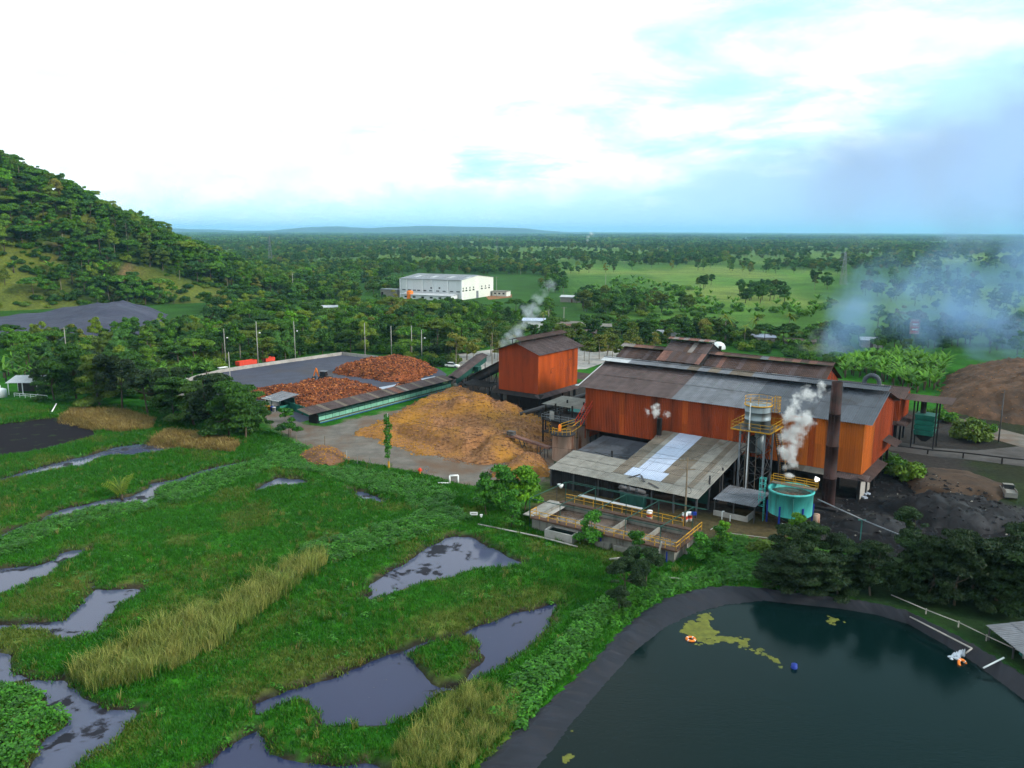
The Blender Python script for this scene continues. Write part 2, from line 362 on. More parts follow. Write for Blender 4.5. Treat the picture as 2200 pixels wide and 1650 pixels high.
YARD = [(-91, 199), (-88.2, 211), (-83.4, 228), (-71.7, 243.3), (-56, 261.4), (-42.6, 253.1), (-33.7, 249.2), (-22, 236), (-18.6, 226), (-20.0, 207.5), (-45.2, 166.3), (-57.7, 187), (-66, 190.5), (-78, 195.5)]
ROADP = poly([(330, 830), (395, 815), (430, 845), (500, 850), (560, 852), (585, 872), (620, 880), (650, 912), (700, 918), (760, 902), (860, 880), (960, 845), (1010, 850), (1130, 900), (1190, 940), (1190, 1010), (1150, 1045), (1090, 1050), (1000, 1042), (930, 1022), (860, 1008), (780, 992), (720, 985), (665, 960), (640, 945), (600, 925), (570, 905), (545, 880), (480, 862), (400, 855)])
SITE = [(0, 0)]

def inside(P, X, Y):
    r = np.zeros(np.shape(X), bool); n = len(P)
    for i in range(n):
        (x0, y0), (x1, y1) = P[i], P[(i + 1) % n]
        if y0 == y1: continue
        c = ((y0 > Y) != (y1 > Y)) & (X < (x1 - x0) * (Y - y0) / (y1 - y0) + x0)
        r ^= c
    return r
def sdist(P, X, Y, closed=True):
    D = np.full(np.shape(X), 1e9); n = len(P)
    for i in range(n if closed else n - 1):
        (x0, y0), (x1, y1) = P[i], P[(i + 1) % n]
        ex, ey = x1 - x0, y1 - y0; l2 = ex * ex + ey * ey + 1e-9
        t = np.clip(((X - x0) * ex + (Y - y0) * ey) / l2, 0, 1)
        D = np.minimum(D, (X - x0 - t * ex) ** 2 + (Y - y0 - t * ey) ** 2)
    D = np.sqrt(D)
    return np.where(inside(P, X, Y), -D, D) if closed else D
def sst(x, a, b):
    t = np.clip((x - a) / (b - a), 0, 1); return t * t * (3 - 2 * t)
_g = np.random.default_rng(5).random((256, 256))
def vn(x, y):
    x = np.asarray(x, float); y = np.asarray(y, float)
    xi = np.floor(x).astype(int); yi = np.floor(y).astype(int); fx = x - xi; fy = y - yi
    fx = fx * fx * (3 - 2 * fx); fy = fy * fy * (3 - 2 * fy)
    a = _g[xi % 256, yi % 256]; b = _g[(xi + 1) % 256, yi % 256]; c = _g[xi % 256, (yi + 1) % 256]; e = _g[(xi + 1) % 256, (yi + 1) % 256]
    return (a * (1 - fx) + b * fx) * (1 - fy) + (c * (1 - fx) + e * fx) * fy
def fbm(x, y, o=4):
    s = 0; a = 0.5; t = 0
    for k in range(o):
        s = s + a * vn(x * 2 ** k + 17 * k, y * 2 ** k + 31 * k); t += a; a *= 0.5
    return s / t
MARSH = poly([(-600, 900), (60, 865), (300, 885), (540, 935), (640, 985), (860, 1012), (985, 1050), (1090, 1110), (1250, 1180), (1500, 1240), (1640, 1262), (1520, 1266), (1400, 1308), (1280, 1423), (1120, 1573), (985, 1700), (400, 2300), (-1500, 1700)])
def near(P, X, Y, m):
    xs = [p[0] for p in P]; ys = [p[1] for p in P]
    return (X > min(xs) - m) & (X < max(xs) + m) & (Y > min(ys) - m) & (Y < max(ys) + m)
def water_dist(X, Y):
    D = np.full(X.shape, 99.0)
    wx = X + (fbm(X * 0.45, Y * 0.45, 3) - 0.5) * 1.6; wy = Y + (fbm(X * 0.45 + 40, Y * 0.45 + 9, 3) - 0.5) * 1.6
    for P in WATER.values():
        k = near(P, X, Y, 8)
        if k.any(): D[k] = np.minimum(D[k], sdist(P, wx[k], wy[k]))
    k = near(ISLAND, X, Y, 8)
    if k.any(): D[k] = np.maximum(D[k], -sdist(ISLAND, wx[k], wy[k]))
    return D
def gz(X, Y):
    X = np.asarray(X, float); Y = np.asarray(Y, float)
    m = sst(-sdist(MARSH, X, Y), 0, 8)
    Z = m * (0.12 + 0.45 * (fbm(X * 0.09, Y * 0.09, 3) - 0.3) + 0.22 * (fbm(X * 0.6, Y * 0.6, 2) - 0.5))
    k = Y < 190
    D = np.full(X.shape, 99.0); D[k] = water_dist(X[k], Y[k])
    zc = np.clip(D * 0.55 - 0.25, -0.9, 50)
    h = np.clip(0.5 + 0.5 * (zc - Z) / 0.25, 0, 1)
    Z = np.where(D < 60, zc * (1 - h) + Z * h - 0.25 * h * (1 - h) * 0.5, Z)
    k = near(LAGOON, X, Y, 6)
    dl = np.full(X.shape, 99.0); dl[k] = sdist(LAGOON, X[k], Y[k])
    bank = np.clip(1 - np.abs(dl) / 4.0, 0, 1) * 0.3
    Z = np.where((dl < 6) & (dl > 0), np.maximum(Z, Z * 0.4 + bank * 0.8 - 0.05), Z)
    return np.where(dl < 0, np.clip(0.02 + dl * 1.6, -4.5, 1), Z)
def axis(*segs):
    o = []
    for a, b, st in segs: o += list(np.arange(a, b, st))
    return o
def geo(a, b, n): return list(np.geomspace(a, b, n))
xs = [-v for v in geo(150, 40000, 46)][::-1] + axis((-146, -100, 2.0), (-100, 60, 0.8), (60, 150, 2.0)) + geo(150, 40000, 46)
ys = [-40000, -12000, -4000, -1200, -400, -120, -40, 0, 20, 32, 40] + axis((44, 150, 0.8), (150, 200, 1.6), (200, 330, 4.0)) + geo(330, 45000, 60)
xs, ys = np.array(xs), np.array(ys)
GX, GY = np.meshgrid(xs, ys)
GZ = gz(GX, GY)

def dryness(X, Y):
    d0 = sdist(poly([(470, 1500), (700, 1420), (900, 1330), (1130, 1262), (1230, 1255), (1215, 1292), (1000, 1350), (800, 1410), (560, 1505)]), X, Y)
    d1 = sdist(poly([(0, 1285), (90, 1240), (180, 1235), (195, 1260), (120, 1310), (0, 1330)]), X, Y)
    d2 = sdist(poly([(-20, 1365), (60, 1352), (120, 1370), (60, 1410), (-20, 1420)]), X, Y)
    d3 = sdist(poly([(470, 1385), (640, 1300), (700, 1280), (740, 1290), (600, 1360), (420, 1440)]), X, Y)
    v = np.maximum.reduce([sst(-q, -2.0, 2.5) for q in (d0, d1, d2, d3)])
    n = fbm(X * 0.16 + 5, Y * 0.16, 4)
    return np.clip(v * (0.35 + 1.1 * n) + sst(n, 0.56, 0.74) * 0.75, 0, 1)
STRAW = [poly([(120, 905), (160, 880), (270, 885), (330, 905), (325, 925), (250, 932), (180, 918)]), poly([(315, 955), (360, 930), (440, 938), (515, 955), (500, 975), (420, 970), (350, 962)])]
ASH = poly([(1730, 1140), (1790, 1080), (1850, 1050), (1900, 1010), (1990, 1030), (2080, 1060), (2200, 1085), (2500, 1130), (2600, 1300), (2200, 1240), (2050, 1215), (1900, 1200), (1760, 1170)])
SOILP = poly([(1780, 1040), (1890, 935), (1990, 930), (2060, 890), (2200, 900), (2600, 930), (2600, 1140), (2200, 1090), (2000, 1040), (1850, 1060)])
DIRTP = poly([(1120, 1120), (1190, 1000), (1500, 1060), (1760, 1090), (1800, 1180), (1690, 1180), (1560, 1150), (1480, 1180), (1300, 1150)])

FACT = [(-20, 222), (-14, 200), (-6, 184), (2, 166), (8, 156), (9, 140), (6, 132), (22, 112), (36, 112), (44, 104), (56, 108), (66, 120), (92, 150), (100, 172), (84, 190), (60, 196), (40, 206), (22, 212), (8, 216), (-8, 226)]
BANK_SHADE = poly([(1640, 1262), (1700, 1200), (1900, 1195), (2200, 1235), (2500, 1290), (2500, 1600), (2280, 1530), (2200, 1460), (2050, 1368), (1950, 1318), (1800, 1288)])
def lerp(A, c, f):
    return A * (1 - f[..., None]) + np.array(c) * f[..., None]
def ground_color(X, Y):
    n = fbm(X * 0.05, Y * 0.05, 4); n2 = fbm(X * 0.4 + 8, Y * 0.4, 3)
    far = sst(Y, 180, 330)
    C = np.zeros(X.shape + (3,)) + np.array((0.015, 0.100, 0.005))
    C = lerp(C, (0.024, 0.080, 0.008), far)
    C = lerp(C, (0.030, 0.145, 0.007), sst(n2, 0.4, 0.7) * (1 - far))
    k = Y < 200
    dr = np.zeros(X.shape); dr[k] = dryness(X[k], Y[k]) * (sdist(MARSH, X[k], Y[k]) < 3)
    C = lerp(C, (0.110, 0.130, 0.026), dr * 0.85)
    for P in STRAW: C = lerp(C, (0.19, 0.125, 0.045), sst(-sdist(P, X, Y), -3, 2) * 0.9)
    wd = np.full(X.shape, 99.); wd[k] = water_dist(X[k], Y[k])
    C = lerp(C, (0.075, 0.066, 0.028), sst(-wd, -1.3, -0.5) * sst(fbm(X * 0.5 + 4, Y * 0.5, 3), 0.36, 0.6))
    C = lerp(C, (0.022, 0.018, 0.015), sst(-wd, -0.6, -0.2))
    fd = sst(-sdist(FIELD, X + 30 * (n2 - 0.5), Y + 80 * (n - 0.5)), -10, 25)
    C = lerp(C, (0.078, 0.170, 0.024), fd * (0.45 + 0.55 * sst(fbm(X * 0.02 + 3, Y * 0.008, 4), 0.38, 0.6)))
    C = lerp(C, (0.160, 0.205, 0.044), fd * sst(fbm(X * 0.013 + 9, Y * 0.006 + 4, 4), 0.52, 0.70) * 0.75)
    C = lerp(C, (0.105, 0.300, 0.012), sst(-sdist(CROP, X, Y), -4, 4) * 0.9)
    hd = (0.45 + 0.55 * sst(n, 0.50, 0.66)) * sst(Y, 900, 1300)
    C = lerp(C, (0.130, 0.210, 0.040), hd * 0.9)
    e = (n2 - 0.5) * 5
    C = lerp(C, (0.140, 0.112, 0.094), sst(-sdist(ROADP, X + e, Y - e), -1.2, 1.2))
    C = lerp(C, (0.014, 0.028, 0.010), sst(-sdist(BANK_SHADE, X + e, Y - e), -1.5, 1.5) * 0.9)  # shade of the lagoon trees put into the ground colour of the bank
    C = lerp(C, (0.072, 0.046, 0.028), sst(-sdist(DIRTP, X + e, Y - e), -1.5, 1.5) * 0.9)
    C = lerp(C, (0.020, 0.013, 0.010), sst(-sdist(SOILP, X + e, Y - e), -2, 2) * (0.75 + 0.25 * n))
    C = lerp(C, (0.030, 0.025, 0.023), sst(-sdist(FACT, X + e, Y - e), -2, 1.5))
    C = lerp(C, (0.0085, 0.008, 0.010), sst(-sdist(ASH, X + 2 * e, Y - e), -2.5, 2.5))
    C = lerp(C, (0.048, 0.047, 0.046), sst(-sdist(ASH, X + 2 * e, Y - e), 0, 2) * sst(fbm(X * 0.22 + 1, Y * 0.22, 4), 0.56, 0.68) * 0.8)
    return C
def grid_mesh(name, X, Y, Z, C=None, m=None, keep=None):
    ny, nx = X.shape
    V = np.stack([X, Y, Z], -1).reshape(-1, 3)
    i = np.arange((ny - 1) * (nx - 1)); a = (i // (nx - 1)) * nx + i % (nx - 1)
    Q = np.stack([a, a + 1, a + nx + 1, a + nx], -1)
    if keep is not None:
        kk = keep.reshape(-1)[Q].any(1); Q = Q[kk]
        u, inv = np.unique(Q, return_inverse=True); V = V[u]; Q = inv.reshape(-1, 4)
        if C is not None: C = C.reshape(-1, 3)[u]
    me = bpy.data.meshes.new(name)
    me.vertices.add(len(V)); me.vertices.foreach_set('co', V.astype('f').ravel())
    me.loops.add(Q.size); me.loops.foreach_set('vertex_index', Q.astype('i').ravel())
    me.polygons.add(len(Q)); me.polygons.foreach_set('loop_start', np.arange(0, Q.size, 4, dtype='i'))
    me.polygons.foreach_set('use_smooth', np.ones(len(Q), bool))
    me.update(calc_edges=True); me.validate()
    if C is not None:
        ca = me.color_attributes.new('cover', 'FLOAT_COLOR', 'POINT')
        c4 = np.ones((len(V), 4), 'f'); c4[:, :3] = C.reshape(-1, 3)
        ca.data.foreach_set('color', c4.ravel())
    return link(name, me, m)
def covermat(name, bs_, bump=0.6):
    m = bpy.data.materials.new(name); m.use_nodes = True
    T = NT(m.node_tree); bs = T.n['Principled BSDF']
    pos = T.new('ShaderNodeNewGeometry').outputs['Position']
    c = T.new('ShaderNodeVertexColor', layer_name='cover').outputs['Color']
    f = T.m('MULTIPLY', T.lin(T.noise(pos, bs_, 6, 0.65), 0.25, 0.75, 0.45, 1.55), T.lin(T.noise(pos, 0.045, 4, 0.6), 0.3, 0.7, 0.75, 1.25))
    T.put(bs.inputs['Base Color'], T.v('SCALE', c, scale=f))
    bs.inputs['Roughness'].default_value = 0.95; bs.inputs['Specular IOR Level'].default_value = 0.1
    bn = T.new('ShaderNodeBump'); bn.inputs['Strength'].default_value = bump; bn.inputs['Distance'].default_value = 0.3
    T.put(bn.inputs['Height'], T.noise(pos, bs_ * 1.7, 5, 0.65)); T.l.new(bn.outputs[0], bs.inputs['Normal'])
    return m
MCOVER = covermat('ground_cover', 1.3)
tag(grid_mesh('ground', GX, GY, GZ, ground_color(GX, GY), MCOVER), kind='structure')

# ------------------------------------------------------------------ hill at the left
def hz(X, Y):
    X = X + np.clip(Y - 490, 0, None) * 0.36
    hx = np.interp(-X, [128, 142, 172, 228, 273, 306, 360, 450, 620], [-3, 0, 10, 36, 58, 73, 87, 98, 90])
    y0 = 368 + np.clip(X + 306, -140, 200) * 0.62
    f = sst(Y, y0, 512) * (1 - 0.95 * sst(Y, 600, 900))
    n = fbm(X * 0.018, Y * 0.018, 4) - 0.5
    return np.where(hx > 0, hx * f + n * 12 * np.clip(f * 2, 0, 1) * np.clip(hx / 20, 0, 1), hx) - 0.6
HX, HY = np.meshgrid(np.arange(-640, -118, 4.0), np.arange(290, 930, 5.0))
HZ = hz(HX, HY)
hn = fbm(HX * 0.03, HY * 0.03, 4)
HC = lerp(np.zeros(HX.shape + (3,)) + np.array((0.026, 0.058, 0.010)), (0.100, 0.118, 0.020), sst(hn, 0.44, 0.62) * 0.9)
HC = lerp(HC, (0.16, 0.095, 0.050), sst(fbm(HX * 0.05 + 7, HY * 0.05, 3), 0.70, 0.80) * 0.8)
tag(grid_mesh('hill', HX, HY, HZ, HC, covermat('hill_cover', 0.7)), kind='structure')

# ------------------------------------------------------------------ distant hills on the horizon
FX, FY = np.meshgrid(np.linspace(-5200, 900, 120) * 1.6, np.linspace(13500, 16500, 14))
prof = np.interp(FX / 1.6, [-5200, -4300, -3900, -3500, -3150, -2700, -2300, -2000, -1650, -1200, -700, -300, 200, 600, 900], [0, 70, 120, 105, 60, 80, 160, 215, 150, 195, 220, 170, 150, 70, 0])
FZ = 0.72 * prof * (0.75 + 0.5 * fbm(FX * 0.002, FY * 0.001, 4)) * np.sin(np.clip((FY - 13500) / 3000, 0, 1) * math.pi) - 2
tag(grid_mesh('distant_hills', FX, FY, FZ, np.zeros(FX.shape + (3,)) + np.array((0.03, 0.05, 0.03)), MCOVER), kind='structure')

# ------------------------------------------------------------------ water
def watermat(name, base, mat2, amt, rough=0.06, wave=0.05, scale=0.25, spec=0.5):
    m = bpy.data.materials.new(name); m.use_nodes = True
    T = NT(m.node_tree); bs = T.n['Principled BSDF']
    pos = T.new('ShaderNodeNewGeometry').outputs['Position']
    g = T.noise(pos, scale, 6, 0.62, 0.25)
    k = T.step(g, 0.66 - amt * 0.3, 0.71 - amt * 0.3)
    T.put(bs.inputs['Base Color'], T.mix(k, base, mat2))
    T.put(bs.inputs['Roughness'], T.lin(k, 0, 1, rough, 0.75))
    bs.inputs['Specular IOR Level'].default_value = spec; bs.inputs['IOR'].default_value = 1.33
    bn = T.new('ShaderNodeBump'); bn.inputs['Strength'].default_value = wave; bn.inputs['Distance'].default_value = 0.1
    T.put(bn.inputs['Height'], T.noise(T.v('MULTIPLY', pos, (1.0, 2.2, 1.0)), 2.2, 4, 0.6)); T.l.new(bn.outputs[0], bs.inputs['Normal'])
    return m
MW = watermat('marsh_water', (0.062, 0.072, 0.125), (0.009, 0.009, 0.017), 0.40, 0.06)
MWB = watermat('blue_pond_water', (0.020, 0.027, 0.072), (0.012, 0.013, 0.018), 0.12, 0.10, 0.05, 0.5)
MWM = watermat('mud_pond_water', (0.012, 0.010, 0.014), (0.020, 0.034, 0.012), 0.30, 0.80, 0.1, 0.35, 0.1)
MWL = watermat('lagoon_water', (0.002, 0.010, 0.010), (0.002, 0.010, 0.010), 0.0, 0.04, 0.12, 0.25, 0.14)
def expand(P, m):
    n = len(P); A = sum(P[i][0] * P[(i + 1) % n][1] - P[(i + 1) % n][0] * P[i][1] for i in range(n)); sg = 1 if A > 0 else -1
    o = []
    for i in range(n):
        p, q, r = Vector(P[i - 1]), Vector(P[i]), Vector(P[(i + 1) % n])
        a = (q - p).normalized(); b = (r - q).normalized(); t = (a + b)
        t = t.normalized() if t.length > 0.1 else a
        o.append((q.x + t.y * sg * m, q.y - t.x * sg * m))
    return o
from mathutils.geometry import tessellate_polygon
def sheet(name, P, z, m, kind='structure'):
    tri = tessellate_polygon([[Vector((x, y, 0)) for x, y in P]])
    me = bpy.data.meshes.new(name)
    me.from_pydata([(x, y, z) for x, y in P], [], [t if Vector((P[t[1]][0] - P[t[0]][0], P[t[1]][1] - P[t[0]][1])).cross(Vector((P[t[2]][0] - P[t[0]][0], P[t[2]][1] - P[t[0]][1]))) > 0 else t[::-1] for t in tri])
    me.update()
    return tag(link(name, me, m), kind=kind)
def bbox_sheet(name, P, z, m):
    # a level water sheet; the banks cut its outline
    x = [p[0] for p in P]; y = [p[1] for p in P]
    return sheet(name, P, z, m)
for i, (nm, P) in enumerate(WATER.items()):
    mm = MWM if nm == 'mud_pond' else MWB if nm in ('wide_pond', 'near_pond') else MW
    sheet(nm, expand(P, 1.1), -0.25 - 0.004 * i, mm)
lw = expand(SHORE + [(70, 42), (56, 22), (0, 22), (-6, 42)], 0.6)
sheet('lagoon', lw, -0.7, MWL)
# liner: strip from the rim down below the water
b = MB(); K = 60
def resample(P, n):
    P = [Vector(p) for p in P]; ds = [0]
    for a, c in zip(P[:-1], P[1:]): ds.append(ds[-1] + (c - a).length)
    o = []
    for k in range(n):
        t = ds[-1] * k / (n - 1)
        for j in range(len(P) - 1):
            if ds[j + 1] >= t - 1e-6:
                f = (t - ds[j]) / max(ds[j + 1] - ds[j], 1e-6); o.append(P[j].lerp(P[j + 1], min(1, f))); break
    return o
ra, rb = resample(RIM, 320), resample(SHORE, 320)
vs, fs = [], []
for i, (p, q) in enumerate(zip(ra, rb)):
    o = (p - q).normalized()
    jit = 0.14 * math.sin(i * .8) + 0.10 * math.sin(i * 2.1)
    for f, z in ((-0.25, 0.16), (0.0, 0.36), (0.12, 0.30), (0.5, -0.14), (1.0, -0.68), (1.6, -1.4)):
        c = p.lerp(q, f); c = c + o * jit * (1 - min(f, 1)); vs.append((c.x, c.y, z + 0.05 * random.uniform(-1, 1) + (0.05 if i % 12 == 0 else 0)))
n = 6
for i in range(len(ra) - 1):
    for k in range(n - 1): fs.append((i * n + k, i * n + k + 1, (i + 1) * n + k + 1, (i + 1) * n + k))
b.add(vs, fs); lo = b.build('pond_liner', M['liner'], None, True)
tag(lo, kind='structure')

# ------------------------------------------------------------------ yards and roads
sheet('yard_slab', YARD, 0.05, M['slab'])
sheet('dirt_road', ROADP, 0.028, M['road'])
sheet('car_park', [(-24, 240), (-22, 262), (-8, 275), (6, 285), (34, 300), (44, 275), (22, 236), (-2, 232)], 0.03, M['lconc'])
sheet('gravel_track', poly([(1870, 962), (1905, 945), (2000, 962), (2100, 968), (2200, 958), (2420, 950), (2420, 1010), (2200, 1003), (2100, 990), (2000, 980)]), 0.03, M['track'])
sheet('far_lane', poly([(2030, 898), (2080, 902), (2150, 922), (2300, 960), (2400, 960), (2400, 985), (2200, 962), (2120, 940), (2060, 915)]), 0.034, M['road'])
sheet('earth_patch', poly([(1100, 705), (1170, 690), (1240, 690), (1275, 697), (1200, 712)]), 0.03, M['road'])
sheet('red_earth_bank', poly([(1040, 634), (1100, 632), (1100, 639), (1050, 644)]), 0.05, M['redsoil'])
tag(sheet('village_lane', [(20, 292), (36, 290), (52, 300), (80, 310), (84, 318), (40, 318), (24, 310)], 0.034, M['lconc']))

# ------------------------------------------------------------------ heaps
def heap(name, P, h, m, label, cat='heap', res=0.8, slope=0.75, rough=0.5, cut=None, tops=None, seed=0, lump=0.55):
    x = [p[0] for p in P]; y = [p[1] for p in P]
    X, Y = np.meshgrid(np.arange(min(x) - res, max(x) + 2 * res, res), np.arange(min(y) - res, max(y) + 2 * res, res))
    wx = X + (fbm(X * 0.25 + seed, Y * 0.25, 3) - 0.5) * 4; wy = Y + (fbm(X * 0.25, Y * 0.25 + seed + 5, 3) - 0.5) * 4
    D = -sdist(P, wx, wy)
    Hh = np.full(X.shape, h)
    if tops is not None:
        ws = np.zeros(X.shape) + 1e-6; Hh = np.zeros(X.shape)
        for tx, ty, th in tops:
            q = 1 / (4 + (X - tx) ** 2 + (Y - ty) ** 2); ws += q; Hh += q * th
        Hh /= ws
    Z = Hh * (1 - np.exp(-np.clip(D, 0, None) * slope / np.maximum(Hh, 0.3) * 1.2))
    n = fbm(X * 0.18 + seed, Y * 0.18, 5) - 0.5; n = n - 0.35 * np.abs(fbm(X * 0.11 + seed + 3, Y * 0.11, 4) - 0.5) * 2 + 0.1; n2 = fbm(X * 0.9 + seed, Y * 0.9, 3) - 0.5
    Z = Z * (1 + lump * n) + rough * n2 * np.clip(Z, 0, 1)
    if cut is not None: Z = cut(X, Y, Z)
    Z = np.where(D > 0, np.maximum(Z, 0) + 0.06, -0.3)
    o = grid_mesh(name, X, Y, Z, None, m, keep=(D > -res))
    c = Vector((sum(x) / len(x), sum(y) / len(y), 0)); o.data.transform(Matrix.Translation(-c)); o.location = c
    return tag(o, label, cat), (X, Y, Z, D)
HEAPS = {}
o, HEAPS['back'] = heap('husk_heap', [(-51, 229), (-46, 240), (-40, 249), (-33, 247), (-27, 241), (-22.5, 233), (-24, 224), (-27, 216), (-33, 214), (-41, 220), (-46, 222)], 3.8, M['husk'], 'big red-brown husk heap at the far corner of the dark yard', rough=1.0, res=0.7, seed=3)
o, HEAPS['front'] = heap('husk_heap', [(-68, 193.5), (-62, 200), (-56, 206), (-50, 213), (-43, 211), (-37, 204), (-33.5, 200), (-34, 194), (-39, 186), (-44.5, 177), (-47, 174), (-50, 180), (-57, 188)], 2.6, M['husk'], 'long orange-brown husk heap lying against the conveyor gallery', rough=1.0, res=0.7, seed=8)
o, HEAPS['small'] = heap('husk_heap', [(-27, 218), (-24, 214), (-25, 208), (-29, 202), (-31, 205), (-29.5, 211)], 1.4, M['husk'], 'small husk spill between the two pale plastic sheets', rough=0.8, res=0.6, seed=2)
def cut_bank(X, Y, Z):
    # dug-out face on the near side
    d_ = sdist(poly([(800, 950), (860, 935), (930, 960), (1000, 975), (1050, 965), (1010, 1010), (900, 990)]), X, Y)
    return Z * (1 - 0.80 * sst(-d_, -1.2, 1.0))
o, HEAPS['fibre'] = heap('fibre_heap', [(-31, 158), (-27, 168), (-22.5, 184), (-19.5, 196), (-13, 199), (-6, 192), (-2, 183), (3, 176), (7.5, 168), (9, 158), (6.5, 147), (3, 138), (-4, 135), (-10, 138), (-17, 141), (-24, 150)], 5.0, M['fibre'],
     'huge tan and ochre fibre heap in front of the square orange tower', rough=1.3, res=0.8, slope=0.6, cut=cut_bank, tops=[(-15, 188, 4.3), (-10, 170, 5.8), (-3, 176, 5.0), (-22, 165, 1.9), (-26, 158, 1.2), (-18, 150, 2.6), (-4, 147, 2.6), (4, 160, 3.6), (4, 145, 1.6), (-8, 158, 2.4), (-12, 145, 3.0), (-2, 166, 2.6)], seed=4, lump=1.15)
o, HEAPS['ochre'] = heap('fibre_heap', [(-4, 128), (-1.5, 135), (2, 140), (5.5, 138.5), (7.4, 133), (5.5, 128), (1.6, 126)], 3.2, M['fibre'], 'small pointed ochre fibre heap beside the long grey shed', rough=0.5, res=0.5, seed=6)
o, HEAPS['compost'] = heap('fibre_heap', [(-39, 139), (-37.5, 144), (-34.5, 146), (-31, 142), (-29.2, 138), (-31.5, 133.5), (-35.5, 134)], 1.7, M['fibreb'], 'low brown chip heap at the grass edge left of the road', rough=0.5, res=0.5, seed=9)
o, HEAPS['right'] = heap('compost_heap', [(100, 180), (104, 172), (112, 165), (124, 162), (150, 160), (175, 175), (185, 205), (170, 238), (140, 240), (126, 228), (116, 212), (106, 196)], 7.2, M['fibred'], 'large dull brown compost heap smoking at the edge of the banana plot', rough=1.6, res=1.0, slope=0.55, seed=12)
o, HEAPS['gravel'] = heap('gravel_heap', [(-236, 280), (-205, 284), (-180, 288), (-161, 292), (-146, 302), (-146, 325), (-156, 360), (-170, 392), (-190, 402), (-215, 392), (-240, 350), (-250, 310)], 8, M['gravel'], 'long blue-grey gravel stockpile at the foot of the wooded hill', rough=0.25, res=2.0, slope=0.6, tops=[(-170, 350, 9), (-163, 320, 6), (-180, 385, 9), (-200, 330, 2), (-225, 300, 1), (-215, 350, 2), (-185, 300, 1.2)], seed=15)
o, HEAPS['ash'] = heap('ash_heap', [(55, 113), (60, 118), (68, 118), (74, 113), (72, 106), (64, 103), (57, 106)], 2.6, M['ash'], 'black ash heap beside the open end of the orange hall', rough=1.5, res=0.6, seed=21)
o, HEAPS['ash2'] = heap('ash_heap', [(45, 107), (49, 109.5), (54, 108), (55, 104), (51, 101.5), (46, 103)], 1.4, M['ash'], 'low grey-black ash heap behind the thin green pipe stand', rough=1.2, res=0.5, seed=25)
o, HEAPS['soil'] = heap('soil_heap', [(62, 120), (64, 128), (70, 133), (78, 130), (80, 122), (74, 117)], 1.1, M['dirt'], 'low brown soil heap below the creeper-covered bank', rough=0.5, res=0.7, seed=28)
def heap_z(k, x, y):
    X, Y, Z, D = HEAPS[k]
    i = np.clip(((np.asarray(y) - Y[0, 0]) / (Y[1, 0] - Y[0, 0])).round().astype(int), 0, X.shape[0] - 1)
    j = np.clip(((np.asarray(x) - X[0, 0]) / (X[0, 1] - X[0, 0])).round().astype(int), 0, X.shape[1] - 1)
    return Z[i, j], D[i, j]
# ------------------------------------------------------------------ cladding and roof sheets, one object each
FRZ = math.atan2(-0.58692325, 0.80964257)
FO = Vector((13.541, 144.307, 0))
def site(a, b, z=0.0):
    return FO + Matrix.Rotation(FRZ, 3, 'Z') @ Vector((a, b, z))
_cache = {}
def rib_mesh(w, l, ribs, amp):
    k = (round(w, 3), round(l, 3), ribs, amp)
    if k not in _cache:
        pts = []
        for i in range(ribs):
            for t, h in ((0.0, 0), (0.42, 0), (0.55, amp), (0.87, amp)):
                pts.append(((i + t) * w / ribs, h))
        pts.append((w, 0))
        n = len(pts); vs = [(x, 0, h) for x, h in pts] + [(x, l, h) for x, h in pts]
        me = bpy.data.meshes.new('ribbed_sheet'); me.from_pydata(vs, [], [(i, i + 1, n + i + 1, n + i) for i in range(n - 1)]); me.update()
        me.materials.append(M['grey']); _cache[k] = me
    return _cache[k]
def sheets(parent, name, O, U, V, lu, lv, nu, nv, mf, ribs=3, amp=0.07, jit=0.012):
    """roof sheets: U runs along the eave, V up the slope; the sheet at (i, j) overlaps the one below"""
    O, U, V = Vector(O), Vector(U).normalized(), Vector(V).normalized(); N = U.cross(V).normalized()
    w, l = lu / nu, lv / nv; me = rib_mesh(w, l + 0.12, ribs, amp)
    for j in range(nv):
        for i in range(nu):
            m = mf(i, j)
            if m is None: continue
            ob = link(name, me, m, parent)
            tilt = 0.02
            p = O + U * (w * i) + V * (l * j - (0.06 if j else 0)) + N * (0.03 * j + random.uniform(-jit, jit) + 0.012 * (i % 2))
            V2 = (V - N * tilt / max(l, 1)).normalized(); N2 = U.cross(V2)
            ob.matrix_local = Matrix(((U.x, V2.x, N2.x, p.x), (U.y, V2.y, N2.y, p.y), (U.z, V2.z, N2.z, p.z), (0, 0, 0, 1)))
def strip_wall(parent, name, O, U, length, n, z0, zt, mf, ribs=3, amp=0.085, split=None):
    if split:
        strip_wall(parent, name, O, U, length, n, z0, split, mf, ribs, amp)
        U_ = Vector(U).normalized(); strip_wall(parent, name, Vector(O) + Vector((U_.y, -U_.x, 0)) * 0.035, U, length, n, split - 0.15, zt, mf, ribs, amp); return
    """vertical ribbed strips; outward is to the right of U; zt(t) is the top height at distance t"""
    O, U = Vector(O), Vector(U).normalized(); out = Vector((U.y, -U.x, 0)); w = length / n
    for i in range(n):
        m = mf(i)
        if m is None: continue
        pts = []
        for k in range(ribs):
            for t, h in ((0.0, 0), (0.45, 0), (0.58, amp), (0.87, amp)): pts.append(((k + t) * w / ribs, h))
        pts.append((w, 0))
        q = len(pts); off = 0.010 * (i % 2); vs = []
        for top in (0, 1):
            for x, h in pts:
                p = O + U * (w * i + x) + out * (h + off); t = w * i + x
                vs.append((p.x, p.y, (zt(t) if callable(zt) else zt) if top else z0))
        MB().add(vs, [(k, k + 1, q + k + 1, q + k) for k in range(q - 1)]).build(name, m, parent)
def box_part(name, x0, x1, y0, y1, z0, z1, m, parent=None): return MB().box(x0, x1, y0, y1, z0, z1).build(name, m, parent)
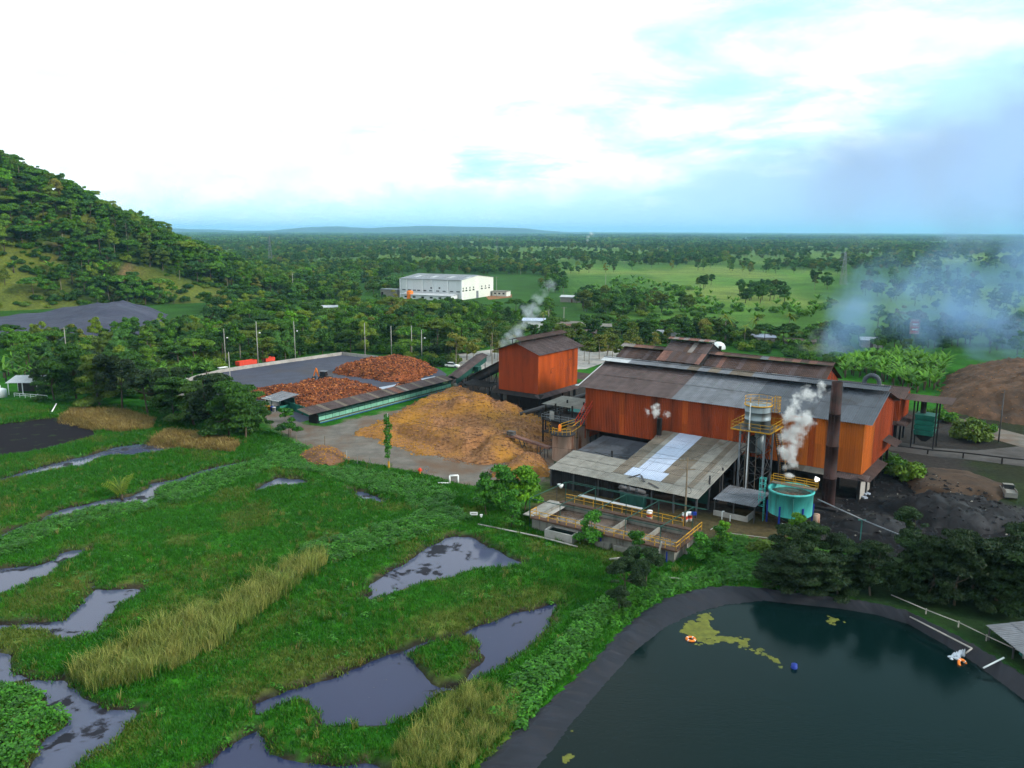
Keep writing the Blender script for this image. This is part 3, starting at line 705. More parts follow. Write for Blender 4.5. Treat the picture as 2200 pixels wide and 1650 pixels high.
def posts(parent, pts, z0, z1, w, m, name='column'):
    for x, y in pts: box_part(name, x - w / 2, x + w / 2, y - w / 2, y + w / 2, z0, z1, m, parent)
def railing(parent, pts, m, h=1.1, step=1.5, w=0.05, rails=(1.0, 0.55), name='railing'):
    b = MB()
    for p, q in zip(pts[:-1], pts[1:]):
        p, q = Vector(p), Vector(q); n = max(1, round((q - p).length / step))
        for f in rails: b.bar(p + Vector((0, 0, h * f)), q + Vector((0, 0, h * f)), w)
        for k in range(n + 1):
            c = p.lerp(q, k / n); b.bar(c, c + Vector((0, 0, h + 0.01)), w)
    return b.build(name, m, parent)

# ------------------------------------------------------------------ main hall
hall = tag(empty('mill_hall', FO, FRZ), 'long orange corrugated mill hall with brown and grey roof and ridge vent', 'hall')
LEN, EZ, WB = 48.15, 12.5, 4.4
RIDB, RIDZ = 10.0, 15.5
def front_m(i): return (M['orange3'] if i in (7, 19, 27) else M['orange']) if i < 34 else M['orange2'] if i != 40 else M['orange3']
strip_wall(hall, 'wall_panel', (0, 0, 0), (1, 0, 0), LEN, 48, WB, EZ, front_m, split=8.3)
gtop = lambda t: EZ + (RIDZ - EZ) * (1 - abs(t - 10) / 10) - 0.05
strip_wall(hall, 'wall_panel', (LEN, 0, 0), (0, 1, 0), 20, 20, WB, gtop, lambda i: M['orange2'] if i < 6 else M['orange'], split=8.3)
strip_wall(hall, 'wall_panel', (0, 20, 0), (0, -1, 0), 20, 20, 2.5, lambda t: gtop(20 - t), lambda i: M['orange'])
SL = Vector((0, RIDB + 1.0, RIDZ - EZ + 0.30)); sl = SL.length
def roofm(i, j):
    a = -1.7 + i * 1.0
    if a < 17: return M['rustb']
    if a < 29.5: return M['grey']
    return M['dgrey']
sheets(hall, 'roof_sheet', (-1.7, -1.0, EZ - 0.20), (1, 0, 0), SL, 51, sl, 51, 2, roofm)
sheets(hall, 'roof_sheet', (LEN + 1.1, 21.0, EZ - 0.20), (-1, 0, 0), Vector((0, -SL.y, SL.z)), 51, sl, 26, 1, lambda i, j: M['dgrey'] if i < 8 else M['rustb'], 6)
# ridge vent
sheets(hall, 'vent_sheet', (-1.9, 8.3, RIDZ + 0.45), (1, 0, 0), (0, 1.75, 0.5), 51.2, 1.9, 26, 1, lambda i, j: M['zincw'] if i < 3 else M['grey'] if i < 9 else random.choice([M['tan'], M['grey']]) if i < 15 else M['grey'] if i < 19 else M['dgrey'], 6)
sheets(hall, 'vent_sheet', (49.3, 11.7, RIDZ + 0.45), (-1, 0, 0), (0, -1.75, 0.5), 51.2, 1.9, 26, 1, lambda i, j: M['dgrey'], 6)
b = MB()
for k in range(18):
    x = -1 + k * 2.9
    b.bar((x, 8.9, RIDZ - 0.4), (x, 8.9, RIDZ + 0.6), 0.12); b.bar((x, 11.1, RIDZ - 0.4), (x, 11.1, RIDZ + 0.6), 0.12)
b.build('vent_posts', M['dsteel'], hall)
box_part('gable_flashing', -1.75, -1.45, -1.0, 0.2, EZ - 0.1, EZ + 0.1, M['zincw'], hall)
bars('barge_flashing', [((-1.2, -1.0, EZ - 0.05), (-1.2, 8.6, RIDZ - 0.02))], 0.12, M['zincw'], hall)
# open lower storey: columns, beam, dark inner wall
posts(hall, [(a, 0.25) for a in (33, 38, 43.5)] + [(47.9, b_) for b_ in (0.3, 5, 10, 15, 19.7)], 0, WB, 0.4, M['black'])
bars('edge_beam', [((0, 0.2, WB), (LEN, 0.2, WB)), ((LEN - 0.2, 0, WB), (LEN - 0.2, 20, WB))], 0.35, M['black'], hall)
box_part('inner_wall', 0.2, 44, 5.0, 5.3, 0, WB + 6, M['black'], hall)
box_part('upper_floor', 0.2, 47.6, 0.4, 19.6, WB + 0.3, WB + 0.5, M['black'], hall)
box_part('base_wall', LEN - 0.55, LEN - 0.25, 1.5, 8, 0, 2.6, M['lconc'], hall)
# lower awnings round the right end
sheets(hall, 'awning_sheet', (37.2, -1.6, WB - 0.55), (1, 0, 0), (0, 1.6, 0.5), 6.4, 1.68, 7, 1, lambda i, j: M['lgrey'] if i > 2 else M['tan'])
sheets(hall, 'awning_sheet', (44.8, -1.7, WB - 0.55), (1, 0, 0), (0, 1.7, 0.5), 4.6, 1.78, 5, 1, lambda i, j: M['rustb'])
sheets(hall, 'awning_sheet', (LEN + 1.6, -1.7, WB - 0.55), (0, 1, 0), (-1.6, 0, 0.5), 12.5, 1.68, 12, 1, lambda i, j: M['rust'])
sheets(hall, 'awning_sheet', (LEN + 2.2, 13.2, WB + 1.7), (0, 1, 0), (-2.2, 0, 0.9), 4.6, 2.4, 4, 1, lambda i, j: M['rust'])
MB().tube((41.9, -1.2, 3.2), (42.3, -1.75, 2.95), 0.10, 0.42, 12).build('flood_lamp', M['lampglow'], hall)
MB().tube((LEN + 0.4, 12.0, 3.6), (LEN + 1.0, 11.7, 3.4), 0.10, 0.38, 12).build('flood_lamp', M['lampglow'], hall)

# ------------------------------------------------------------------ back hall with raised roof
back = tag(empty('back_hall', site(-6, 20.6), FRZ), 'rust-brown roofed rear hall with a raised roof section behind the mill hall', 'hall')
sh = Vector((0, 7.2, 3.4)); l = sh.length
def bm(i, j):
    if i in (5, 24, 33) and j == 0: return M['clear']
    if i in (14, 22) : return M['rustr']
    return M['rust'] if (i * 7 + j * 3) % 5 else M['rustb']
sheets(back, 'roof_sheet', (-0.8, -0.6, 12.6), (1, 0, 0), sh, 43, l, 43, 2, bm)
sheets(back, 'roof_sheet', (42.2, 14.4, 12.6), (-1, 0, 0), Vector((0, -7.2, 3.4)), 43, l, 22, 1, lambda i, j: M['rust'], 6)
sheets(back, 'vent_sheet', (-1.2, 5.6, 16.3), (1, 0, 0), (0, 1.3, 0.45), 43.6, 1.4, 29, 1, lambda i, j: None if 7 <= i < 12 else random.choice([M['rustr'], M['rustr'], M['rust'], M['clear']]) if i < 7 else random.choice([M['rustr'], M['rust'], M['grey']]), 4)
sheets(back, 'vent_sheet', (42.4, 8.2, 16.3), (-1, 0, 0), (0, -1.3, 0.45), 43.6, 1.4, 15, 1, lambda i, j: M['rust'], 6)
strip_wall(back, 'wall_panel', (41.4, 0, 0), (0, 1, 0), 13.8, 12, 4, lambda t: 12.6 + 3.2 * (1 - abs(t - 6.9) / 6.9), lambda i: M['orange'])
strip_wall(back, 'wall_panel', (0, 13.8, 0), (0, -1, 0), 13.8, 12, 2, lambda t: 12.6 + 3.2 * (1 - abs(t - 6.9) / 6.9), lambda i: M['orange'])
def rs(i, j):
    return M['clear'] if (i, j) == (5, 1) else random.choice([M['rustr'], M['rustb'], M['rustb'], M['rust']])
rsv = Vector((0, 7.2, 3.2))
sheets(back, 'raised_sheet', (9.6, 0.4, 14.9), (1, 0, 0), rsv, 9.2, rsv.length, 9, 2, rs)
sheets(back, 'raised_sheet', (18.8, 14.8, 14.9), (-1, 0, 0), Vector((0, -7.2, 3.2)), 9.2, rsv.length, 5, 1, lambda i, j: M['rust'], 6)
sheets(back, 'raised_sheet', (9.2, 6.4, 18.6), (1, 0, 0), (0, 1.2, 0.3), 10, 1.25, 9, 1, lambda i, j: random.choice([M['rustr'], M['clear'], M['rustr']]))
sheets(back, 'raised_sheet', (19.2, 8.8, 18.6), (-1, 0, 0), (0, -1.2, 0.3), 10, 1.25, 5, 1, lambda i, j: M['rust'])
posts(back, [(x, y) for x in (10, 14, 18.4) for y in (6.7, 8.5)], 17.6, 18.75, 0.15, M['dsteel'], 'vent_post')
posts(back, [(10, 1.0), (14.2, 1.0), (18.4, 1.0)], 13.2, 15.0, 0.15, M['dsteel'], 'vent_post')
strip_wall(back, 'wall_panel', (18.5, 0.7, 0), (0, 1, 0), 13.8, 8, 13.2, lambda t: 15.0 + 3.0 * (1 - abs(t - 6.9) / 6.9), lambda i: M['black'])

# ------------------------------------------------------------------ annex block, roofed walkway and green hopper behind the right end
annex = tag(empty('orange_annex', site(36, 38.5), FRZ), 'small orange annex block with brown roof behind the right end of the hall', 'building')
strip_wall(annex, 'wall_panel', (0, 0, 0), (1, 0, 0), 10, 10, 5.0, 9.6, lambda i: M['orange'])
strip_wall(annex, 'wall_panel', (10, 0, 0), (0, 1, 0), 9, 9, 5.0, 9.6, lambda i: M['orange'])
sheets(annex, 'roof_sheet', (-4, -0.8, 9.5), (1, 0, 0), (0, 6, 1.3), 14.8, 6.15, 15, 1, lambda i, j: M['clear'] if i == 9 else M['rust'])
sheets(annex, 'roof_sheet', (10.8, 10.6, 9.5), (-1, 0, 0), (0, -5.6, 1.3), 14.8, 5.75, 8, 1, lambda i, j: M['rust'], 6)
sheets(annex, 'skirt_sheet', (-1.5, -1.7, 4.5), (1, 0, 0), (0, 1.7, 0.5), 13.2, 1.78, 12, 1, lambda i, j: M['rust'])
sheets(annex, 'skirt_sheet', (11.7, -1.7, 4.5), (0, 1, 0), (-1.7, 0, 0.5), 10.0, 1.78, 9, 1, lambda i, j: M['rust'])
posts(annex, [(0.4, 0.4), (5, 0.4), (9.6, 0.4), (9.6, 5), (9.6, 8.6)], 0, 5, 0.35, M['black'])
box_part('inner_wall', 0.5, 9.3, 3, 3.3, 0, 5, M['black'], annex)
MB().tube((8.6, 1.2, 0.6), (8.6, 1.2, 4.6), 0.45, None, 12).build('red_pipe', M['redp'], annex)
hop = tag(empty('green_hopper', site(50.2, 41.5), FRZ), 'tall green slatted hopper on dark legs under a narrow brown roof', 'hopper')
for k in range(4):
    MB().add([(-1.6, -1.6, 2.6 + k), (1.6, -1.6, 2.6 + k), (1.6, 1.6, 2.6 + k), (-1.6, 1.6, 2.6 + k), (-1.75, -1.75, 3.5 + k), (1.75, -1.75, 3.5 + k), (1.75, 1.75, 3.5 + k), (-1.75, 1.75, 3.5 + k)],
             [(3, 2, 1, 0), (4, 5, 6, 7), (0, 1, 5, 4), (1, 2, 6, 5), (2, 3, 7, 6), (3, 0, 4, 7)]).build('side_panel', M['green'], hop)
MB().add([(-1.6, -1.6, 2.6), (1.6, -1.6, 2.6), (1.6, 1.6, 2.6), (-1.6, 1.6, 2.6), (-.4, -.4, 1.2), (.4, -.4, 1.2), (.4, .4, 1.2), (-.4, .4, 1.2)], [(0, 1, 5, 4), (1, 2, 6, 5), (2, 3, 7, 6), (3, 0, 4, 7), (4, 5, 6, 7)]).build('cone', M['black'], hop)
for x in (-1.9, 1.9):
    for y in (-1.9, 1.9): box_part('leg', x - .12, x + .12, y - .12, y + .12, 0, 9.2, M['black'], hop)
sheets(hop, 'roof_sheet', (-4.0, -2.6, 9.2), (1, 0, 0), (0, 5, 0.4), 8.4, 5.0, 8, 1, lambda i, j: M['rust'])
MB().tube((-0.6, 0, 6.6), (-0.6, 0, 9.3), 0.5, None, 10).build('feed_chute', M['black'], hop)

# ------------------------------------------------------------------ lean-to shed in front
shed = tag(empty('long_shed', site(6, -21.5), FRZ), 'open-fronted lean-to shed with patchy grey roof and one bright bluish strip', 'shed')
sk = (6.4 - 3.0) / 20.3
SV = Vector((0, 1, sk)).normalized()
def eavez(bb): return 3.0 + sk * bb
lowl = 7.6 / SV.y
sheets(shed, 'roof_sheet', (0, 0, 3.0), (1, 0, 0), SV, 10.0, lowl, 10, 3, lambda i, j: M['lgrey'], 3, 0.05)
fl = 20.6 / SV.y
def shm(i, j):
    if j == 0: return M['lgrey']
    if j == 1 and 2 <= i < 8: return M['newzinc']
    if i < 2: return M['tan']
    if i == 2: return M['lgrey'] if j > 1 else M['tan']
    if i < 7: return M['newzinc']
    if i < 10: return M['tan']
    return M['lgrey'] if i != 12 else M['tan']
sheets(shed, 'roof_sheet', (10.0, 0, 3.0), (1, 0, 0), SV, 15.4, fl, 15, 7, shm, 3, 0.05)
posts(shed, [(a, 0.5) for a in (0.3, 4.5, 9, 13.5, 18, 21.5, 25)], 0, 3.0, 0.22, M['dsteel'])
posts(shed, [(25, b_) for b_ in (5, 10, 15, 19.5)], 0, 5.2, 0.22, M['dsteel'])
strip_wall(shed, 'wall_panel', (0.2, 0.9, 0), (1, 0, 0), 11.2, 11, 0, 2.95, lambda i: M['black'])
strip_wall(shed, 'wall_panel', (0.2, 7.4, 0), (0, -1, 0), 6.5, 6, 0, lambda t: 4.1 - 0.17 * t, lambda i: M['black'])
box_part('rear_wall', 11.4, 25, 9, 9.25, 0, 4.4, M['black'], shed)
box_part('side_panel', 20.5, 24.5, 6.5, 6.6, 0.2, 2.4, M['dgreen'], shed)
# loose strips lying on the bright roof
for k, (x, y, an, ln) in enumerate(((13.9, 2.9, 1.0, 2.0), (15.4, 2.6, -0.9, 2.2), (17.9, 1.2, -0.45, 2.4))):
    o = tag(MB().box(-ln / 2, ln / 2, -0.13, 0.13, 0, 0.06).build('metal_strip', M['dsteel']), ['short dark metal strip leaning up the bright roof strip', 'dark metal strip in the middle of the three on the roof', 'dark metal strip overhanging the shed eave'][k], 'strip', 'loose strips on the shed roof')
    p = site(6 + x, -21.5 + y, eavez(y) + 0.10)
    o.matrix_world = Matrix.Translation(p) @ Matrix.Rotation(FRZ, 4, 'Z') @ Matrix.Rotation(math.atan(sk), 4, 'X') @ Matrix.Rotation(an, 4, 'Z')
# dark low roof in the notch
low = tag(empty('low_dark_roof', site(4.5, -12.8), FRZ), 'low dark ribbed roof in the notch between shed and orange wall', 'roof')
sheets(low, 'roof_sheet', (0, 0, 3.0), (1, 0, 0), (0, 11.4, 1.0), 11.4, 11.45, 12, 2, lambda i, j: M['dgrey'], 4, 0.07)
posts(low, [(0.4, 0.4), (11, 0.4), (0.4, 10.8), (11, 10.8)], 0, 2.95, 0.2, M['black'])
bars('brace', [((5.0, 0.0, 4.4), (8.5, 1.5, 3.3)), ((7.5, 0.1, 4.3), (11, 2.5, 3.6))], 0.12, M['dsteel'], low)
MB().tube((7.9, 0.6, 3.05), (7.9, 0.6, 4.9), 0.16, None, 8).build('vent_pipe', M['black'], low)
# small stack through the shed roof
st = tag(empty('roof_stack', site(16.4, -3.2, 6.0), FRZ), 'short dark roof stack puffing steam against the orange wall', 'chimney')
MB().lathe([(0.42, -0.6), (0.42, 3.1), (0.45, 3.1), (0.45, 3.3), (0.36, 3.3), (0.36, 2.6)], 14).build('pipe', M['black'], st, True)
MB().lathe([(0.75, -0.02), (0.45, 0.35)], 14).build('collar', M['rustb'], st, True)
st2 = tag(empty('vent_pipe_stack', site(15.2, -1.0, 5.5), FRZ), 'thin dark vent pipe standing left of the short steaming roof stack', 'pipe')
MB().tube((0, 0, 0), (0, 0, 3.9), 0.10, None, 8).build('pipe', M['black'], st2)
MB().tube((0, 0, 3.9), (0, 0, 4.1), 0.17, 0.05, 8).build('cap', M['black'], st2)
# ------------------------------------------------------------------ tall chimney
ch = tag(empty('tall_chimney', site(44.9, -5.0), FRZ), 'tall rusty dark chimney in front of the amber end wall', 'chimney')
MB().lathe([(0.96, 0), (0.93, 4.5), (0.97, 4.5), (0.97, 4.65), (0.91, 4.65), (0.87, 9.4), (0.91, 9.4), (0.91, 9.55), (0.85, 9.55), (0.81, 14.2), (0.85, 14.2), (0.85, 14.35), (0.80, 14.35), (0.77, 19.0), (0.68, 19.0), (0.66, 16.0)], 24).build('shaft', M['chim'], ch, True)
b = MB()
for k in range(48): b.bar((-0.22, -1.18 + k * 0.004, 0.6 + k * 0.38), (0.22, -1.18 + k * 0.004, 0.6 + k * 0.38), 0.03)
b.bar((-0.22, -1.22, 0), (-0.22, -0.98, 19), 0.05); b.bar((0.22, -1.22, 0), (0.22, -0.98, 19), 0.05)
b.build('ladder', M['chim'], ch)
box_part('foundation', -1.7, 1.7, -1.7, 1.7, -0.2, 0.35, M['ash'], ch)
# large elbow duct on the hall roof behind the chimney
el = tag(empty('elbow_duct', site(43.8, 17.5, 12.6), FRZ), 'dark arched elbow duct rising over the hall roof near the chimney', 'duct')
b = MB()
prev = None
for k in range(13):
    a = math.pi * k / 12; p = Vector((1.15 - 1.15 * math.cos(a), 0, 3.0 + 1.15 * math.sin(a)))
    if prev is not None: b.tube(prev, p, 0.36, None, 12, False)
    prev = p
b.tube((0, 0, 0), (0, 0, 3.0), 0.36, None, 12, False); b.tube((2.3, 0, 0.5), (2.3, 0, 3.0), 0.36, None, 12, False)
b.build('pipe', M['dgrey'], el, True)
bars('walkway', [((-1.5, -1, 1.8), (3, -1, 1.8)), ((-1.5, -1, 2.6), (3, -1, 2.6))] + [((x, -1, 0.2), (x, -1, 2.6)) for x in (-1.5, 0, 1.5, 3)], 0.08, M['dsteel'], el)

# ------------------------------------------------------------------ silver tank on its steel tower
T0 = Vector((37.9, 120.7, 0))
tw = tag(empty('tank_tower', T0, FRZ), 'stained silver tank on a tall steel tower with yellow railings', 'tank')
for x in (-1.9, 1.9):
    for y in (-1.9, 1.9): box_part('leg', x - .13, x + .13, y - .13, y + .13, 0, 10.4, M['steel'], tw)
br = []
for z0, z1 in ((0.4, 3.6), (3.6, 7.0), (7.0, 10.2)):
    for (xa, ya), (xb, yb) in (((-1.9, -1.9), (1.9, -1.9)), ((1.9, -1.9), (1.9, 1.9)), ((-1.9, 1.9), (-1.9, -1.9)), ((1.9, 1.9), (-1.9, 1.9))):
        br += [((xa, ya, z0), (xb, yb, z1)), ((xb, yb, z0), (xa, ya, z1)), ((xa, ya, z1), (xb, yb, z1))]
bars('bracing', br, 0.09, M['dsteel'], tw)
twp = box_part('platform', -3.0, 3.0, -3.0, 3.0, 10.4, 10.55, M['dsteel'], tw)
bars('platform_edge', [((-3.05, -3.05, 10.5), (3.05, -3.05, 10.5)), ((3.05, -3.05, 10.5), (3.05, 3.05, 10.5)), ((3.05, 3.05, 10.5), (-3.05, 3.05, 10.5)), ((-3.05, 3.05, 10.5), (-3.05, -3.05, 10.5))], 0.16, M['yellow'], twp)
railing(twp, [(-3, -1, 10.5), (-3, -3, 10.5), (3, -3, 10.5), (3, 3, 10.5), (-3, 3, 10.5), (-3, -1, 10.5)], M['yellow'], 1.15, 1.5, 0.06)
MB().lathe([(0.01, 10.56), (1.95, 10.56), (1.95, 11.9), (1.97, 11.9), (1.97, 11.95), (1.95, 11.95), (1.95, 13.1), (1.97, 13.1), (1.97, 13.15), (1.95, 13.15), (1.95, 14.2), (0.01, 14.3)], 28).build('tank_shell', M['silver'], tw, True)
MB().lathe([(1.96, 14.05), (2.12, 14.05), (2.12, 14.22), (1.96, 14.22)], 28).build('tank_rim', M['yellow'], tw, True)
b = MB()
for h in (0.55, 1.1):
    for k in range(24): b.bar((2.05 * math.cos(k * math.pi / 12), 2.05 * math.sin(k * math.pi / 12), 14.2 + h), (2.05 * math.cos((k + 1) * math.pi / 12), 2.05 * math.sin((k + 1) * math.pi / 12), 14.2 + h), 0.05)
for k in range(10): b.bar((2.05 * math.cos(k * math.pi / 5), 2.05 * math.sin(k * math.pi / 5), 14.2), (2.05 * math.cos(k * math.pi / 5), 2.05 * math.sin(k * math.pi / 5), 15.3), 0.05)
b.build('tank_railing', M['yellow'], tw)
MB().tube((-0.5, -2.1, 0.5), (-0.5, -2.1, 14.6), 0.09, None, 8).build('pipe', M['plainwhite'], tw)
railing(tw, [(2.0, 0.2, 13.2), (3.0, 0.2, 13.2), (3.0, 1.2, 13.2), (2.0, 1.4, 13.2)], M['yellow'], 2.3, 0.6, 0.06, (1.0, 0.75, 0.5, 0.25, 0.02), 'ladder_cage')
MB().lathe([(0.01, 6.0), (0.8, 6.6), (0.8, 9.6), (0.01, 9.7)], 16, 0.4, 0.4).build('inner_vessel', M['silver'], tw, True)
MB().box(-0.9, 0.3, -0.3, 0.9, 6.4, 9.0).build('pipe_box', M['black'], tw)
bars('pipes', [((-0.9, -2.0, 0.2), (-0.9, -2.0, 9.5)), ((0.5, -1.2, 0.2), (0.5, -1.2, 10)), ((-1.2, 0.6, 0.2), (-1.2, 0.6, 10))], 0.09, M['tan'], tw)
# stair at its right side
stt = tag(empty('yellow_stair', T0, FRZ), 'steep steel stair with yellow rails climbing the tank tower', 'stair')
b = MB()
for k in range(20):
    f = k / 19; b.box(3.1, 4.0, 2.6 - 4.0 * f, 2.95 - 4.0 * f, 3.2 + 7.2 * f, 3.25 + 7.2 * f)
b.build('treads', M['black'], stt)
bars('stringers', [((x, 2.8, 3.1), (x, -1.2, 10.4)) for x in (3.1, 4.0)], 0.14, M['brown'], stt)
bars('handrails', [((x, 2.8, 4.1), (x, -1.2, 11.4)) for x in (3.1, 4.0)] + [((x, 2.8 - 4 * f, 3.1 + 7.3 * f), (x, 2.8 - 4 * f, 4.1 + 7.3 * f)) for x in (3.1, 4.0) for f in (0, .25, .5, .75, 1)], 0.07, M['yellow'], stt)
bars('supports', [((3.2, 2.8, 0), (3.2, 2.8, 3.2)), ((3.9, 2.8, 0), (3.9, 2.8, 3.2)), ((3.5, 0.6, 0), (3.5, 0.6, 7.1))], 0.12, M['dsteel'], stt)

# ------------------------------------------------------------------ turquoise tank
tq = tag(empty('turquoise_tank', (38.9, 107.0, 0), FRZ), 'round turquoise tank with cone bottom steaming beside the chimney', 'tank')
MB().lathe([(2.95, 1.75), (2.95, 4.85), (3.12, 4.85), (3.12, 5.1), (2.85, 5.1), (2.85, 4.2), (0.01, 4.15)], 36).build('shell', M['aqua'], tq, True)
MB().lathe([(0.5, 0.35), (2.95, 1.76)], 32).build('cone', M['aquad'], tq, True)
MB().lathe([(0.01, 4.45), (2.84, 4.45)], 28).build('liquid', M['brew'], tq)
for k in range(6):
    a = k * math.pi / 3 + 0.35; x, y = 3.0 * math.cos(a), 3.0 * math.sin(a)
    box_part('leg', x - .11, x + .11, y - .11, y + .11, 0, 3.2, M['blue'], tq)
tqw = box_part('walkway', -3.1, 3.1, 0.6, 1.6, 5.25, 5.35, M['tan'], tq)
railing(tqw, [(-3.1, 0.6, 5.3), (3.1, 0.6, 5.3)], M['yellow'], 1.1, 1.5, 0.06, (1.0, 0.66, 0.33), 'railing')
railing(tqw, [(-3.1, 1.6, 5.3), (3.1, 1.6, 5.3)], M['yellow'], 1.1, 1.5, 0.06, (1.0, 0.66, 0.33), 'railing')
lc = []
for z in np.arange(0.3, 6.2, 0.4): lc.append(((-3.35, -1.2, z), (-3.35, -0.7, z)))
for y in (-1.2, -0.7): lc.append(((-3.35, y, 0), (-3.35, y, 6.3)))
for z in np.arange(2.2, 6.4, 0.8): lc += [((-3.35, -1.3, z), (-4.05, -1.3, z)), ((-4.05, -1.3, z), (-4.05, -0.6, z)), ((-4.05, -0.6, z), (-3.35, -0.6, z))]
for x, y in ((-4.05, -1.3), (-4.05, -0.6)): lc.append(((x, y, 2.2), (x, y, 6.3)))
bars('caged_ladder', lc, 0.06, M['aqua'], tq)
bars('drain_pipe', [((1.2, -2.9, 4.6), (1.2, -3.0, 1.0)), ((0, 0, 0.4), (1.5, -3.6, 0.3)), ((1.5, -3.6, 0.3), (4.0, -3.2, 0.3)), ((4.0, -3.2, 0.3), (4.1, -2.4, 0.9))], 0.12, M['aquad'], tq)
box_part('valve_board', -0.2, 0.3, -2.9, -2.8, 0.3, 0.9, M['plainwhite'], tq)
bx = tag(MB().lathe([(0.01, 0.02), (0.5, 0.02), (0.52, 0.9), (0.5, 1.7), (0.01, 1.72)], 14).build('drum', M['pink'], None, True), 'tall cream drum standing under the turquoise tank', 'drum'); bx.location = (42.3, 106.2, 0)

# ------------------------------------------------------------------ small bluish canopy and dark machine shelter left of the turquoise tank
cp = tag(empty('low_canopy', site(32.4, -18.5), FRZ), 'low blue-grey canopy over a dark bay beside the turquoise tank', 'canopy')
sheets(cp, 'roof_sheet', (0, 0, 2.45), (1, 0, 0), (0, 6.2, 0.45), 6.2, 6.2, 6, 2, lambda i, j: M['newzinc'] if False else M['grey'])
posts(cp, [(0.2, 0.3), (3, 0.3), (6, 0.3), (0.2, 5.8), (6, 5.8)], 0, 2.45, 0.14, M['dsteel'])
box_part('low_wall', 0.1, 4.9, 0.2, 0.4, 0, 0.75, M['lconc'], cp)
box_part('low_wall', 4.95, 5.15, 0.2, 3.0, 0, 0.9, M['lconc'], cp)
box_part('back_wall', 0.1, 6.1, 5.6, 5.8, 0, 2.4, M['black'], cp)
wp = tag(bars('pipe_rack', [((0, 0, 0), (0, 0, 1.2)), ((0, 0, 1.2), (0.3, 0, 1.2))], 0.12, M['plainwhite']), 'short white standpipe in front of the low canopy', 'pipe'); wp.location = site(34.2, -19.3)
wp = tag(bars('pipe_rack', [((0, 0, 0), (0, 0, 0.9))], 0.12, M['plainwhite']), 'shorter white standpipe right of the bent one', 'pipe'); wp.location = site(35.4, -19.3)
for k, (a, bb, an, ln) in enumerate(((34.6, -23.2, 0.5, 2.2), (36.2, -22.8, 0.6, 1.9), (40.5, -23.0, -0.75, 6.5))):
    o = tag(MB().tube((-ln / 2, 0, 0.07), (ln / 2, 0, 0.07), 0.06, None, 6).build('loose_pipe', M['lconc']), ['pale loose pipe on the soil left of its twin', 'pale loose pipe on the soil under the canopy front', 'long pale pipe lying along the soil edge'][k], 'pipe', 'loose pipes on the soil')
    o.location = site(a, bb); o.rotation_euler = (0, 0, an + 0.4)

# pale pipe from the turquoise tank to the ash ground on a green stand
pp = tag(empty('slanting_pipe', (41.5, 103.5, 0)), 'long pale pipe slanting from the turquoise tank to the ash', 'pipe')
MB().path([(0, 0.6, 4.6), (4.8, -2.6, 2.9), (12.0, -6.8, 0.7)], 0.09, 6).build('pipe', M['steel'], pp, True)
bars('stand', [((4.8, -2.6, 0), (4.8, -2.6, 2.9)), ((4.3, -2.6, 2.85), (5.3, -2.6, 2.85))], 0.12, M['aquad'], pp)

# ------------------------------------------------------------------ effluent basin with yellow railings and pipe frame
BA = math.atan2(93.3 - 104.7, 20.0 - 2.8)
bas = tag(empty('settling_basin', (2.8, 104.7, 0), BA), 'concrete settling basin with brown liquid and yellow railings', 'basin')
BL, BW, BH = 20.7, 8.2, 1.65
for x0, x1, y0, y1 in ((0, BL, 0, 0.3), (0, BL, BW - 0.3, BW), (0, 0.3, 0.3, BW - 0.3), (BL - 0.3, BL, 0.3, BW - 0.3)):
    box_part('basin_wall', x0, x1, y0, y1, -0.6, BH - 0.12, M['concrete'], bas)
for x in (5.6, 10.6, 15.6): box_part('baffle', x - 0.12, x + 0.12, 0.3, BW - 0.3, 0, BH - 0.35, M['concrete'], bas)
for i, x in enumerate((0.3, 5.72, 10.72, 15.72)):
    box_part('liquid', x, (5.48, 10.48, 15.48, BL - 0.3)[i], 0.3, BW - 0.3, 0.2, 0.62 + 0.01 * i, M['brew'], bas)
for x0, x1, y0, y1 in ((-0.1, BL + 0.1, -0.35, 0.85), (-0.1, BL + 0.1, BW - 0.6, BW + 0.3), (BL - 0.8, BL + 0.35, 0.85, BW - 0.6)):
    box_part('walkway', x0, x1, y0, y1, BH - 0.12, BH, M['brown'], bas)
box_part('apron', -2.4, 0.9, 1.5, BW + 0.6, BH - 0.6, BH - 0.45, M['lconc'], bas)
railing(bas, [(-0.05, 1.2, BH), (-0.05, -0.3, BH), (BL + 0.3, -0.3, BH), (BL + 0.3, BW + 0.25, BH)], M['yellow'], 1.1, 1.45, 0.07)
railing(bas, [(0.5, BW + 0.2, BH), (BL - 2.2, BW + 0.2, BH)], M['yellow'], 1.1, 1.45, 0.07)
railing(bas, [(14.5, 0.8, BH), (BL - 0.9, 0.8, BH)], M['yellow'], 0.9, 3.0, 0.05, (1.0,))
bars('toe_board', [((-0.05, -0.36, BH + 0.02), (BL + 0.35, -0.36, BH + 0.02)), ((BL + 0.37, -0.36, BH + 0.02), (BL + 0.37, BW, BH + 0.02))], 0.2, M['brown'], bas)
posts(bas, [(BL + 0.2, 6.6), (BL + 0.2, 3.5)], 0, BH - 0.12, 0.28, M['lconc'], 'support_post')
bars('blue_pipe', [((BL - 0.8, -0.42, 0), (BL - 0.8, -0.42, 1.4)), ((10.8, -0.42, 0.2), (10.8, -0.42, 1.3))], 0.14, M['blue'], bas)
box_part('rubble_block', 10.2, 12.2, -0.9, -0.05, -0.1, 0.75, M['concrete'], bas)
box_part('rubble_block', 12.8, 15.3, -0.8, -0.05, -0.1, 0.7, M['concrete'], bas)
gf = tag(empty('green_pipe_frame', (2.8, 104.7, 0), BA), 'thin dark green pipe frame standing over the settling basin', 'frame')
seg = []
